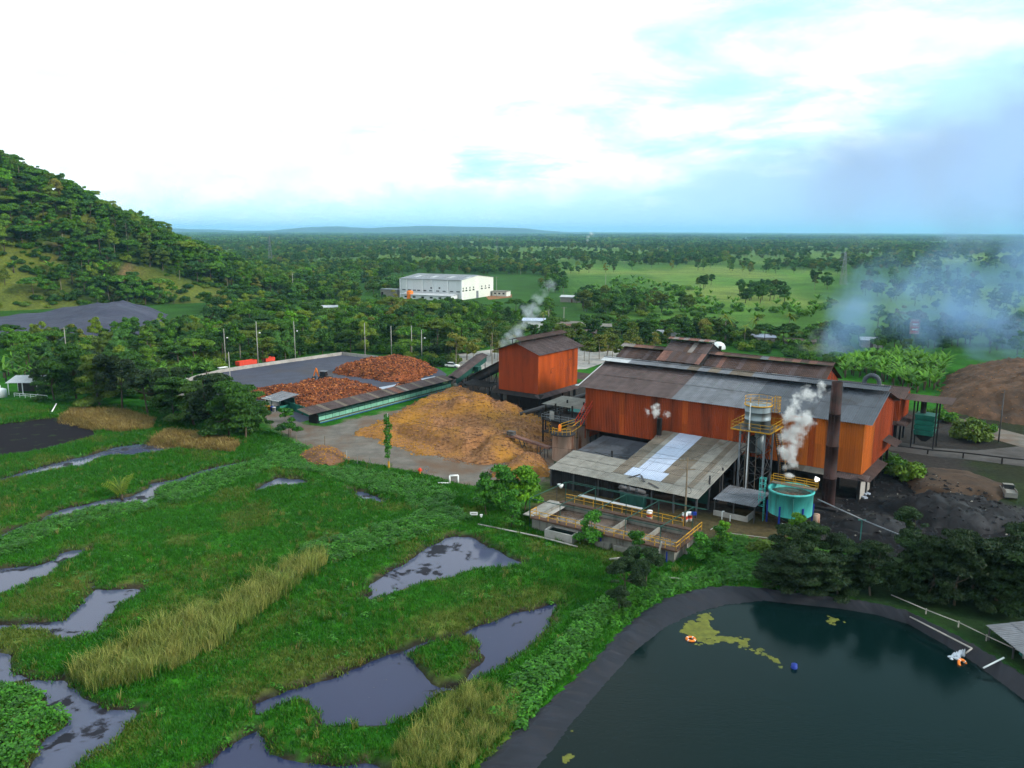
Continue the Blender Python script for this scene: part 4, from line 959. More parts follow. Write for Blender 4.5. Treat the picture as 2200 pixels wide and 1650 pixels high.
for x in (-0.5, 4.3, 9.1, 13.9, 18.7):
    seg += [((x, 0.2, 0.1), (x, 0.2, 4.2)), ((x + 1.1, BW, 0.1), (x + 1.1, BW, 4.6)), ((x, 0.2, 4.2), (x + 1.1, BW, 4.6))]
seg += [((-0.5, 0.2, 4.2), (21.5, 0.2, 4.2)), ((0.6, BW, 4.6), (21.5, BW, 4.6)), ((0.6, BW + 0.6, 4.6), (21.5, BW + 0.6, 4.45))]
bars('frame', seg, 0.075, M['dgreen'], gf)
cis = tag(empty('open_cistern', (4.4, 101.2, 0), BA), 'small open concrete cistern of dark water below the basin corner', 'cistern')
for x0, x1, y0, y1 in ((0, 4.2, 0, 0.2), (0, 4.2, 1.9, 2.1), (0, 0.2, 0.2, 1.9), (4.0, 4.2, 0.2, 1.9)): box_part('wall', x0, x1, y0, y1, -0.3, 1.25, M['lconc'], cis)
box_part('water', 0.2, 4.0, 0.2, 1.9, 0.3, 1.0, MWL, cis)
slp = tag(MB().box(-0.09, 0.09, -0.09, 0.09, 0, 3.4).build('leaning_post', M['lconc']), 'pale concrete post leaning against the basin corner', 'post')
slp.location = (17.6, 92.2, 0); slp.rotation_euler = (R(8), R(9), 0)
bnk = tag(MB().path([(-4.6, 105.4, 0.35), (3.5, 101.0, 0.35), (8.5, 97.6, 0.3)], 0.11, 6).build('ground_pipe', M['lconc'], None, True), 'pale ground pipe running along the grass below the basin', 'pipe')
shtb = tag(empty('roof_panel_bench', site(13.5, -24.6), FRZ), 'long pale metal panel lying level in front of the dark shed', 'panel')
box_part('panel', 0, 10.5, 0, 0.9, 0.75, 0.80, M['zincw'], shtb)
posts(shtb, [(0.4, 0.45), (5, 0.45), (10, 0.45)], 0, 0.75, 0.12, M['dsteel'], 'leg')
# three cylinders on a cabinet
mc = tag(empty('boiler_cabinet', site(19.6, -22.6), FRZ), 'grey-green equipment cabinet carrying three dark slanted cylinders', 'machine')
for k in range(3): box_part('cabinet_panel', k * 1.3, k * 1.3 + 1.25, 0, 1.0, 0, 2.1, M['dgreen'], mc)
box_part('roof_plate', -0.2, 4.1, -0.2, 1.2, 2.1, 2.2, M['dsteel'], mc)
for k in range(3): MB().lathe([(0.01, -0.8), (0.32, -0.8), (0.36, -0.7), (0.36, 0.7), (0.32, 0.8), (0.01, 0.8)], 14).build('cylinder', M['dsteel'], mc, True)
for k, o in enumerate([c for c in mc.children if c.name.startswith('cylinder')]):
    o.location = (0.6 + k * 1.35, 0.1, 2.75); o.rotation_euler = (R(68), 0, R(-28))
def drum(loc, label):
    t = tag(empty('steel_drum', loc), label, 'drum', 'red and white drums')
    MB().lathe([(0.01, 0), (0.42, 0), (0.43, 0.35), (0.45, 0.36), (0.43, 0.38)], 14).build('base_band', M['plainwhite'], t, True)
    MB().lathe([(0.43, 0.38), (0.43, 0.85), (0.45, 0.86), (0.43, 0.88)], 14).build('red_band', M['redp'], t, True)
    MB().lathe([(0.43, 0.88), (0.43, 1.2), (0.38, 1.22), (0.01, 1.2)], 14).build('top_band', M['plainwhite'], t, True)
drum(site(25.8, -25.2), 'single red and white drum near the three slanted cylinders')
drum(at(1471, 1120), 'red and white drum left of its neighbour by the crossarm pole')
drum(at(1481, 1118), 'red and white drum right beside the crossarm pole')
bc = tag(empty('tap_stand', at(1490, 1122)), 'blue water tap box on a post behind the basin', 'tap')
MB().tube((0, 0, 0), (0, 0, 1.4), 0.05, None, 6).build('post', M['dsteel'], bc); box_part('box', -0.35, 0.35, -0.2, 0.2, 1.1, 1.5, M['blue'], bc)
fl_ = tag(empty('flood_light', at(1196, 1085)), 'white flood light on a short post at the basin corner', 'lamp')
MB().tube((0, 0, 0), (0, 0, 3.4), 0.05, None, 6).build('post', M['dsteel'], fl_); MB().tube((0.1, -0.1, 3.3), (0.7, -0.5, 3.05), 0.10, 0.40, 12).build('reflector', M['plainwhite'], fl_, True)

# ------------------------------------------------------------------ cream tanks, stairs and dark machinery at the left end of the hall
for k, (a, bb, r_, h_, lb) in enumerate(((-0.6, -6.6, 1.95, 4.6, 'rust-streaked cream tank with a yellow-railed top'), (-2.0, 1.0, 2.1, 4.9, 'scorched cream tank half hidden behind the railed one'))):
    t = tag(empty('cream_tank', site(a, bb), FRZ), lb, 'tank', 'cream tanks')
    MB().lathe([(r_, 0), (r_, h_), (r_ + 0.12, h_), (r_ + 0.12, h_ + 0.18), (0.01, h_ + 0.35)], 26).build('shell', M['pink'], t, True)
    MB().lathe([(r_ + 0.14, h_ + 0.05), (r_ + 0.3, h_ + 0.05), (r_ + 0.3, h_ + 0.22), (0.01, h_ + 0.4)], 26).build('roof', M['black'], t, True)
    if k == 0:
        pts = [(r_ * math.cos(q), r_ * math.sin(q), h_ + 0.2) for q in np.linspace(-2.3, -0.3, 6)]
        railing(t, pts, M['yellow'], 1.15, 1.2, 0.07)
sr = tag(empty('orange_stair', site(-0.5, -2.5), FRZ), 'orange and red stair rails rising between the cream tanks and the hall', 'stair')
bars('lower_rail', [((-1.5, -2.6, 4.9 + k), (-0.2, 0.2, 5.4 + k)) for k in (0, 0.6, 1.1)] + [((-1.5, -2.6, 4.9), (-1.5, -2.6, 6.0)), ((-0.2, 0.2, 5.2), (-0.2, 0.2, 6.5)), ((0.9, -2.8, 4.9), (1.2, 0.0, 5.6)), ((0.9, -2.8, 5.9), (1.2, 0.0, 6.7))], 0.08, M['yellow'], sr)
bars('upper_rail', [((x, y, 5.4), (x + 1.0, y + 2.6, 9.2)) for x, y in ((-0.2, 0.2), (1.0, 0.0))] + [((x, y, 6.4), (x + 1.0, y + 2.6, 10.0)) for x, y in ((-0.2, 0.2), (1.0, 0.0))] + [((x + f, y + 2.6 * f, 5.4 + 3.8 * f), (x + f, y + 2.6 * f, 6.4 + 3.7 * f)) for x, y in ((-0.2, 0.2), (1.0, 0.0)) for f in (0, .25, .5, .75, 1)], 0.10, M['redp'], sr)
b = MB()
for k in range(12):
    f = k / 11; b.box(-0.1 + f, 1.0 + f, 0.1 + 2.6 * f, 0.35 + 2.6 * f, 5.3 + 3.8 * f, 5.36 + 3.8 * f)
b.build('treads', M['dsteel'], sr)
ob_ = tag(MB().box(-0.25, 0.25, -0.2, 0.2, 0, 1.0).box(-0.16, 0.16, -0.14, 0.14, 1.0, 1.2).build('valve_box', M['orangep']), 'small orange valve box on top of the cream tank', 'valve box'); ob_.location = site(-1.6, -6.2, 4.95)
mach = tag(empty('machine_platform', site(-9, -1), FRZ), 'dark steel machine platform with rails under the grey canopy', 'platform')
for z in (2.6, 5.0): box_part('deck', 0, 8, 0, 9, z, z + 0.15, M['black'], mach)
posts(mach, [(x, y) for x in (0.2, 4, 7.8) for y in (0.2, 4.5, 8.8)], 0, 7.4, 0.25, M['black'])
railing(mach, [(0, 9, 5.1), (0, 0, 5.1), (8, 0, 5.1)], M['steel'], 1.1, 1.8, 0.06)
railing(mach, [(2, -0.4, 2.7), (8, -0.4, 2.7)], M['yellow'], 1.1, 2.0, 0.06)
MB().lathe([(0.01, 2.7), (1.4, 2.8), (1.4, 4.6), (0.01, 4.8)], 16, 2.2, 2.5).build('vessel', M['brown'], mach, True)
MB().lathe([(0.01, 2.7), (1.5, 2.8), (1.5, 4.6), (0.01, 4.8)], 16, 5.6, 3.5).build('vessel', M['black'], mach, True)
box_part('control_panel', 1.6, 2.5, 0.3, 0.5, 5.3, 6.8, M['lconc'], mach)
gc = tag(empty('grey_canopy', site(-13.0, 5.8), FRZ), 'flat pale grey canopy roof at the left end of the mill hall', 'canopy')
sheets(gc, 'roof_sheet', (0, -1.0, 6.6), (1, 0, 0), (0, 7.6, 0.35), 12.6, 7.6, 12, 1, lambda i, j: M['lgrey'])
posts(gc, [(0.4, 0), (6, 0), (12, 0), (0.4, 5.8), (6, 5.8), (12, 5.8)], 0, 6.6, 0.22, M['black'])
belt = tag(empty('fibre_conveyor', site(-10.8, -8.6), FRZ), 'low rusty conveyor on lattice legs reaching into the fibre heap', 'conveyor')
MB().add([(0, 0, 2.9), (8.5, 0, 1.9), (8.5, 1.0, 1.9), (0, 1.0, 2.9), (0, 0, 3.25), (8.5, 0, 2.25), (8.5, 1.0, 2.25), (0, 1.0, 3.25)], [(3, 2, 1, 0), (4, 5, 6, 7), (0, 1, 5, 4), (1, 2, 6, 5), (2, 3, 7, 6), (3, 0, 4, 7)]).build('belt', M['rustr'], belt)
bars('legs', [((2, 0, 2.7), (3.2, 0, 0)), ((3.4, 0, 2.6), (2.2, 0, 0)), ((2, 1, 2.7), (3.2, 1, 0)), ((6, 0, 2.2), (6, 0, 0)), ((7.6, 0, 2.0), (7.6, 0, 0)), ((6, 0, 0), (7.6, 0, 2)), ((6, 1, 2.2), (6, 1, 0)), ((7.6, 1, 2.0), (7.6, 1, 0))], 0.11, M['dsteel'], belt)
box_part('motor', -0.9, 0.5, 0.0, 1.0, 3.2, 3.9, M['dsteel'], belt); box_part('platform', -1.4, 1.0, -0.2, 1.3, 2.85, 2.95, M['rustr'], belt)
railing(belt, [(-1.4, -0.2, 2.95), (1.0, -0.2, 2.95)], M['tan'], 1.0, 1.2, 0.05)
# long brown roofs and duct between hall and tower
lr = tag(empty('rear_canopy', site(-30.5, 38), FRZ), 'long brown roof behind the square tower and the mill hall', 'canopy')
sheets(lr, 'roof_sheet', (0, 0, 5.4), (1, 0, 0), (0, 4.2, 0.8), 28, 4.3, 28, 1, lambda i, j: M['rust'])
posts(lr, [(x, y) for x in (0.5, 9, 18, 27) for y in (0.4, 3.9)], 0, 5.4, 0.25, M['dsteel'])
dc = tag(empty('sloping_duct', site(-14, 16), FRZ), 'dark sloping duct between the tower base and the mill hall', 'duct')
MB().path([(-8.5, -5, 2.0), (6, 12, 7.5), (13, 13, 9.0)], 0.5, 10).build('pipe', M['dsteel'], dc, True)
bars('trestle', [((x, y, 0), (x, y, z)) for x, y, z in ((-3, 1.4, 4.0), (3, 8.5, 6.3), (6, 12, 7.3))], 0.2, M['black'], dc)
gp = tag(empty('green_panel_screen', site(-13.5, 14.5), FRZ), 'dark teal sloping panel beyond the grey canopy', 'screen')
MB().add([(0, 0, 3.2), (8, 0, 3.2), (12.5, 6, 6.4), (4.5, 6, 6.4), (0, 0, 3.0), (8, 0, 3.0), (12.5, 6, 6.2), (4.5, 6, 6.2)], [(0, 1, 2, 3), (7, 6, 5, 4), (0, 4, 5, 1), (1, 5, 6, 2), (2, 6, 7, 3), (3, 7, 4, 0)]).build('panel', M['aquad'], gp)
posts(gp, [(0.5, 0.3), (7.5, 0.3), (5, 5.7), (12, 5.7)], 0, 3.1, 0.2, M['black'], 'leg')

# ------------------------------------------------------------------ square orange tower
tp = Vector((5.9, 176.3, 0))
to = tag(empty('square_tower', tp, FRZ), 'square orange corrugated tower with vented gable roof on a dark open base', 'tower')
TW, TD, TZ0, TZ1, TR = 11.0, 16.5, 4.3, 13.6, 15.6
tg = lambda t: TZ1 + (TR - TZ1) * (1 - abs(t - TW / 2) / (TW / 2)) - 0.03
strip_wall(to, 'wall_panel', (-TW, 0, 0), (1, 0, 0), TW, 11, TZ0, tg, lambda i: M['orange'], split=9.0)
strip_wall(to, 'wall_panel', (0, 0, 0), (0, 1, 0), TD, 16, TZ0, TZ1, lambda i: M['orange3'], split=9.0)  # sun-facing side: brighter copy of the cladding, sunlight painted in
strip_wall(to, 'wall_panel', (0, TD, 0), (-1, 0, 0), TW, 11, TZ0, tg, lambda i: M['orange'])
strip_wall(to, 'wall_panel', (-TW, TD, 0), (0, -1, 0), TD, 16, TZ0, TZ1, lambda i: M['orange'])
rv = Vector((-(TW / 2 + 1.1), 0, TR - TZ1 + 0.35))
sheets(to, 'roof_sheet', (1.1, -1.2, TZ1 - 0.3), (0, 1, 0), rv, TD + 2.6, rv.length, 19, 2, lambda i, j: M['rustb'])
sheets(to, 'roof_sheet', (-TW - 1.1, TD + 1.4, TZ1 - 0.3), (0, -1, 0), Vector((-rv.x, 0, rv.z)), TD + 2.6, rv.length, 10, 1, lambda i, j: M['rustb'], 6)
cv = Vector((-1.7, 0, 0.55))
sheets(to, 'vent_sheet', (-TW / 2 + 1.7, -1.6, TR + 0.55), (0, 1, 0), cv, TD + 3.2, cv.length, 10, 1, lambda i, j: M['rust'], 6)
sheets(to, 'vent_sheet', (-TW / 2 - 1.7, TD + 1.6, TR + 0.55), (0, -1, 0), Vector((1.7, 0, 0.55)), TD + 3.2, cv.length, 10, 1, lambda i, j: M['rust'], 6)
posts(to, [(-TW / 2 + s_, y) for s_ in (-1.0, 1.0) for y in (-0.9, 5, 11, TD + 0.8)], TR - 0.5, TR + 0.75, 0.15, M['dsteel'], 'vent_post')
sheets(to, 'skirt_sheet', (-TW - 1.4, -1.4, TZ0 - 0.75), (1, 0, 0), (0, 1.4, 0.7), TW + 2.8, 1.57, 13, 1, lambda i, j: M['black'])
sheets(to, 'skirt_sheet', (1.4, -1.4, TZ0 - 0.75), (0, 1, 0), (-1.4, 0, 0.7), TD + 2.8, 1.57, 18, 1, lambda i, j: M['rustb'])
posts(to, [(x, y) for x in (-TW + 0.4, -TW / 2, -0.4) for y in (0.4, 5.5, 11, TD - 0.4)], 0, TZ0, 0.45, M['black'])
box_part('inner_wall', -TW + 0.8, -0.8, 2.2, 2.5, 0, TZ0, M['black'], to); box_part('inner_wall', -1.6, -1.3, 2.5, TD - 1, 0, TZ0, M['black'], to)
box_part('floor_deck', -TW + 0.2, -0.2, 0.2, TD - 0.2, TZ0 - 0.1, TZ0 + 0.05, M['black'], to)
bars('bracket', [((0.06, 5.0, 8.4), (0.06, 5.0, 9.4)), ((0.06, 5.0, 9.4), (0.06, 6.4, 9.5)), ((0.06, 12.4, 10.6), (0.06, 14.0, 10.8))], 0.12, M['black'], to)

# ------------------------------------------------------------------ conveyor gallery along the yard
gd = Vector((0.5445, 0.8388, 0)); GA = math.atan2(gd.y, gd.x)
gal = tag(empty('conveyor_gallery', (-40.9, 165.6, 0), GA), 'long low green conveyor gallery with a brown lean-to roof beside the yard', 'conveyor')
GL = 46.0; NB = 23
for k in range(NB):
    x = k * GL / NB
    box_part('side_panel', x + 0.06, x + GL / NB - 0.06, -0.06, 0.0, 0.62, 1.42, M['aqual'], gal)
    box_part('upper_panel', x + 0.06, x + GL / NB - 0.06, 0.05, 0.10, 1.5, 1.85, M['dgreen'], gal)
for k in range(NB + 1):
    x = k * GL / NB; box_part('post', x - 0.05, x + 0.05, -0.05, 0.05, 0, 2.6, M['dgreen'], gal)
bars('pipe_rail', [((0, -0.35, 0.5), (GL, -0.35, 0.5))], 0.10, M['tan'], gal); bars('pipe_rail', [((0, -0.30, 0.3), (GL, -0.30, 0.3))], 0.12, M['aqual'], gal); bars('pipe_rail', [((0, -0.45, 0.15), (GL, -0.45, 0.15))], 0.10, M['blue'], gal)
box_part('chain_bed', 0, GL, 0.3, 2.3, 0, 1.2, M['black'], gal)
box_part('back_wall', 0, GL, 2.4, 2.55, 0, 2.5, M['dgreen'], gal)
sheets(gal, 'roof_sheet', (-3.4, -1.0, 2.62), (1, 0, 0), (0, 3.6, 0.75), GL + 3.4, 3.68, 48, 1, lambda i, j: M['rustr'] if i in (27, 28) else M['lgrey'] if i == 30 else M['rustb'] if i % 5 else M['tan'])
box_part('end_wall', -0.35, -0.25, 0.2, 2.6, 0, 2.5, M['black'], gal)
gw = tag(empty('green_side_wall', (-41.3, 167.8, 0), math.atan2(181.5 - 167.8, -52.6 + 41.3)), 'teal panel wall between the gatehouse and the gallery', 'wall')
for k in range(9): box_part('wall_panel', k * 1.95 + 0.02, k * 1.95 + 1.9, -0.05, 0.05, 0, 2.1 - 0.05 * k, M['green'], gw)
for k in range(10): box_part('post', k * 1.95 - 0.04, k * 1.95 + 0.02, -0.1, 0.1, 0, 2.15 - 0.05 * k, M['dgreen'], gw)
def incline(name, label, p, q, w_, roofm_, wallm):
    p, q = Vector(p), Vector(q); dd = q - p; yaw = math.atan2(dd.y, dd.x); ln = math.hypot(dd.x, dd.y); t = tag(empty(name, (p.x, p.y, 0), yaw), label, 'conveyor')
    sl_ = dd.z / ln
    for s_ in (-1, 1):
        MB().add([(0, s_ * w_ / 2, p.z - 0.6), (ln, s_ * w_ / 2, q.z - 0.6), (ln, s_ * w_ / 2, q.z + 1.2), (0, s_ * w_ / 2, p.z + 1.2), (0, s_ * (w_ / 2 - .06), p.z - 0.6), (ln, s_ * (w_ / 2 - .06), q.z - 0.6), (ln, s_ * (w_ / 2 - .06), q.z + 1.2), (0, s_ * (w_ / 2 - .06), p.z + 1.2)], [(0, 1, 2, 3), (7, 6, 5, 4), (3, 2, 6, 7), (0, 4, 5, 1), (0, 3, 7, 4), (1, 5, 6, 2)]).build('side_wall', wallm, t)
    n = max(3, int(ln / 1.1)); V = Vector((0, w_ / 2 + 0.5, 0.55))
    Ud = Vector((ln, 0, dd.z))
    sheets(t, 'roof_sheet', (0, -(w_ / 2 + 0.5), p.z + 1.1), Ud, V, Ud.length, V.length, n, 1, lambda i, j: roofm_)
    sheets(t, 'roof_sheet', (ln, w_ / 2 + 0.5, q.z + 1.1), -Ud, Vector((0, -(w_ / 2 + 0.5), 0.55)), Ud.length, V.length, n, 1, lambda i, j: roofm_)
    for f in (0.3, 0.65, 0.95):
        zz = p.z + dd.z * f - 0.6
        if zz > 0.4: bars('trestle', [((ln * f, s_ * w_ / 2, 0), (ln * f, s_ * w_ / 2, zz)) for s_ in (-1, 1)] + [((ln * f, -w_ / 2, 0), (ln * f, w_ / 2, zz))], 0.16, M['black'], t)
    return t
incline('inclined_conveyor', 'covered conveyor with brown roof rising from the gallery end', (-15.6, 205.6, 1.6), (-8.2, 219.5, 5.6), 2.6, M['rustb'], M['dgreen'])
incline('inclined_conveyor', 'dark covered conveyor climbing into the square orange tower', (-10.5, 209.0, 1.2), (-1.6, 190.5, 8.6), 2.0, M['rust'], M['black'])
trf = tag(empty('transfer_house', (-9.2, 212.5, 0), GA), 'dark open transfer frame where the two covered conveyors meet', 'frame')
posts(trf, [(-2, -2), (2, -2), (-2, 2), (2, 2)], 0, 4.2, 0.2, M['black']); box_part('deck', -2.2, 2.2, -2.2, 2.2, 2.4, 2.5, M['black'], trf); box_part('chute', -0.7, 0.7, -0.7, 0.7, 0.6, 4.6, M['dgreen'], trf)
dv = tag(empty('drive_unit', (-14.6, 203.6, 0), GA), 'pale gear drive at the end of the gallery', 'machine')
MB().lathe([(0.01, 0), (0.5, 0), (0.55, 1.3), (0.3, 1.6), (0.01, 1.65)], 12).build('housing', M['lgrey'], dv, True); MB().tube((0.9, -0.3, 0.4), (1.9, -0.3, 0.4), 0.4, None, 12).build('motor', M['orangep'], dv)
rfd = tag(empty('dark_hopper_roof', (-8.5, 198.5, 0), FRZ), 'low sooty roof panels beside the square tower base', 'roof')
sheets(rfd, 'roof_sheet', (-3.5, -3, 2.6), (1, 0, 0), (0, 5, 0.4), 9, 5.0, 9, 1, lambda i, j: M['black'])
posts(rfd, [(-3, -2.5), (5, -2.5), (-3, 1.7), (5, 1.7)], 0, 2.6, 0.2, M['dsteel'])
# ------------------------------------------------------------------ yard: low wall, gatehouse, plastic sheets, backhoe
rw = tag(empty('yard_wall', (-56, 261.7, 0)), 'low pale concrete wall bending round the back of the dark yard', 'wall')
line = [(-88.2, 210.5), (-86.4, 219), (-83.2, 228.3), (-71.5, 243.6), (-56, 261.7), (-42.4, 253.3), (-33.5, 249.5)]
for p, q in zip(line[:-1], line[1:]):
    p, q = Vector(p), Vector(q); n = max(1, round((q - p).length / 3.0))
    for k in range(n):
        a, c = p.lerp(q, k / n), p.lerp(q, (k + 1) / n); t = (c - a).normalized(); nn = Vector((-t.y, t.x)) * 0.14
        a2, c2 = a + t * 0.02 - Vector((-56, 261.7)), c - t * 0.02 - Vector((-56, 261.7))
        MB().prism([(a2 - nn)[:], (c2 - nn)[:], (c2 + nn)[:], (a2 + nn)[:]], -0.2, 1.02 + random.uniform(-.03, .03)).build('wall_block', M['lconc'], rw)
for k, P in enumerate(([(-35.5, 205), (-30.5, 210.5), (-28.6, 208.5), (-31.6, 200.0), (-34.2, 202.0)], [(-28.5, 214), (-21.8, 222.5), (-20.4, 219.0), (-25.6, 209.8)])):
    o = sheet('plastic_sheet', P, 0.09, M['plastic'], None)
    bmv = o.data
    tag(o, ['pale plastic sheet beside the long husk heap', 'pale plastic sheet below the far husk heap'][k], 'plastic sheet', 'plastic sheets on the yard')
gh = tag(empty('gatehouse', (-56.6, 180.4, 0), math.atan2(177.2 - 180.4, -52.4 + 56.6)), 'small white and green gatehouse with a slanted grey roof at the yard corner', 'hut')
box_part('side_wall', 0, 0.1, 0, 4.2, 0, 2.7, M['plainwhite'], gh); box_part('front_panel', 0.1, 2.0, 0.0, 0.1, 1.2, 2.7, M['plainwhite'], gh)
box_part('lower_panel', 0.1, 5.2, 0.0, 0.1, 0, 1.0, M['green'], gh); box_part('back_wall', 0.1, 5.2, 4.1, 4.2, 0, 2.5, M['dgreen'], gh); box_part('side_wall', 5.2, 5.3, 0, 4.2, 0, 1.2, M['green'], gh)
sheets(gh, 'roof_sheet', (-0.5, -0.7, 2.45), (1, 0, 0), (0, 5.6, 0.75), 6.4, 5.65, 6, 1, lambda i, j: M['grey'])
posts(gh, [(5.2, 0.1), (5.2, 4.1), (2.1, 0.1)], 0, 2.5, 0.1, M['dgreen'], 'post')
box_part('fascia', -0.5, 5.9, -0.78, -0.72, 2.38, 2.52, M['plainwhite'], gh)
box_part('door', 0.3, 0.9, -0.05, -0.01, 0, 2.0, M['black'], gh)
for k, (x, y, m_, lb) in enumerate(((2.6, -1.0, 'yellow', 'yellow bin standing in front of the gatehouse'), (3.6, -0.9, 'blue', 'blue bin standing at the gatehouse front'), (4.6, -1.1, 'zincw', 'pale grey bin at the right of the gatehouse front'))):
    o = tag(MB().lathe([(0.01, 0), (0.33, 0), (0.42, 1.0), (0.46, 1.0), (0.46, 1.1), (0.01, 1.2)], 12).build('waste_bin', M[m_], None, True), lb, 'bin', 'bins at the gatehouse')
    o.location = gh.matrix_world @ Vector((x, y, 0)) if False else Vector((-56.6, 180.4, 0)) + Matrix.Rotation(gh.rotation_euler[2], 3, 'Z') @ Vector((x, y, 0))
ex = tag(empty('fire_extinguisher', (-56.2, 179.2, 0)), 'red wheeled fire extinguisher beside the gatehouse door', 'fire extinguisher')
MB().lathe([(0.01, 0.1), (0.22, 0.15), (0.22, 1.0), (0.1, 1.2), (0.08, 1.35), (0.01, 1.35)], 12).build('cylinder', M['redp'], ex, True); MB().tube((-0.3, 0.15, 0.18), (0.3, 0.15, 0.18), 0.16, None, 10).build('wheels', M['tyre'], ex); MB().path([(0.1, 0, 1.3), (0.3, -0.1, 1.0), (0.28, -0.1, 0.5)], 0.03, 6).build('hose', M['tyre'], ex)

bh = tag(empty('backhoe_loader', (-50.6, 214.0, 0.05), R(-12)), 'yellow and black backhoe loader parked against the long husk heap', 'backhoe')
MB().add([(-1.6, -0.55, 0.75), (1.9, -0.45, 0.75), (1.9, 0.45, 0.75), (-1.6, 0.55, 0.75), (-1.6, -0.6, 1.35), (1.9, -0.45, 1.75), (1.9, 0.45, 1.75), (-1.6, 0.6, 1.35)], [(3, 2, 1, 0), (4, 5, 6, 7), (0, 1, 5, 4), (1, 2, 6, 5), (2, 3, 7, 6), (3, 0, 4, 7)]).build('chassis', M['dsteel'], bh)
MB().add([(-1.3, -0.75, 1.3), (0.5, -0.75, 1.3), (0.5, 0.75, 1.3), (-1.3, 0.75, 1.3), (-1.2, -0.7, 2.75), (0.3, -0.7, 2.75), (0.3, 0.7, 2.75), (-1.2, 0.7, 2.75)], [(3, 2, 1, 0), (4, 5, 6, 7), (0, 1, 5, 4), (1, 2, 6, 5), (2, 3, 7, 6), (3, 0, 4, 7)]).build('cab', M['glass'], bh)
box_part('cab_roof', -1.35, 0.45, -0.85, 0.85, 2.76, 2.9, M['grey'], bh)
for nm, x, r_, w_ in (('wheel', -0.95, 0.78, 0.5), ('wheel', 1.45, 0.55, 0.4)):
    for s_ in (-1, 1):
        wh = MB().lathe([(0.35 * r_, -w_ / 2), (r_ * .96, -w_ / 2), (r_, -w_ / 4), (r_, w_ / 4), (r_ * .96, w_ / 2), (0.35 * r_, w_ / 2)], 18).build(nm, M['tyre'], bh, True)
        wh.location = (x, s_ * 0.85, r_); wh.rotation_euler = (R(90), 0, 0)
        MB().tube((0, 0, -w_ / 2 - .02), (0, 0, w_ / 2 + .02), 0.36 * r_, None, 12).build('rim', M['yellow'], wh)
MB().path([(-1.6, 0, 1.0), (-2.1, 0, 1.9), (-2.6, 0, 3.6)], 0.22, 4).build('boom', M['orangep'], bh)
MB().path([(-2.6, 0, 3.6), (-3.3, 0, 1.4)], 0.17, 4).build('dipper', M['orangep'], bh)
MB().prism([(-3.7, -0.35), (-2.9, -0.35), (-2.9, 0.35), (-3.7, 0.35)], 0.5, 1.3).build('digger_bucket', M['dsteel'], bh)
MB().path([(1.2, 0.55, 1.4), (2.9, 0.6, 0.7)], 0.1, 4).path([(1.2, -0.55, 1.4), (2.9, -0.6, 0.7)], 0.1, 4).build('loader_arms', M['dsteel'], bh)
MB().add([(2.8, -1.15, 0.1), (3.7, -1.15, 0.05), (2.8, -1.15, 1.0), (2.8, 1.15, 0.1), (3.7, 1.15, 0.05), (2.8, 1.15, 1.0)], [(0, 1, 2), (5, 4, 3), (0, 3, 4, 1), (0, 2, 5, 3)]).build('loader_bucket', M['dsteel'], bh)

def trailer(loc, rz, ln, label, open_=True):
    t = tag(empty('farm_trailer', loc, rz), label, 'trailer', 'red trailers behind the yard wall')
    for y in (-1.1, 1.05): box_part('side_board', -ln / 2, ln / 2, y, y + 0.05, 0.9, 2.1, M['redp'], t)
    for x in (-ln / 2, ln / 2 - 0.05): box_part('end_board', x, x + 0.05, -1.05, 1.05, 0.9, 2.1, M['redp'], t)
    box_part('bed', -ln / 2, ln / 2, -1.05, 1.05, 0.8, 0.88, M['brown'], t)
    for s_ in (-1, 1):
        w_ = MB().tube((ln * 0.2, s_ * 0.95 - 0.12, 0.45), (ln * 0.2, s_ * 0.95 + 0.12, 0.45), 0.45, None, 14).build('wheel', M['tyre'], t)
trailer((-79.4, 236.8, 0), R(52), 6.0, 'long red trailer behind the yard wall beside the pole')
trailer((-74.8, 243.6, 0), R(50), 3.2, 'short red trailer at the right end behind the yard wall')
tb = tag(empty('white_trough', (-84.6, 231.5, 0), R(50)), 'small white trough at the left of the red trailers', 'trough')
box_part('tray', -1.4, 1.4, -0.6, 0.6, 0.8, 0.95, M['plainwhite'], tb); posts(tb, [(-1.2, -.4), (1.2, -.4), (-1.2, .4), (1.2, .4)], 0, 0.8, 0.1, M['steel'], 'leg')

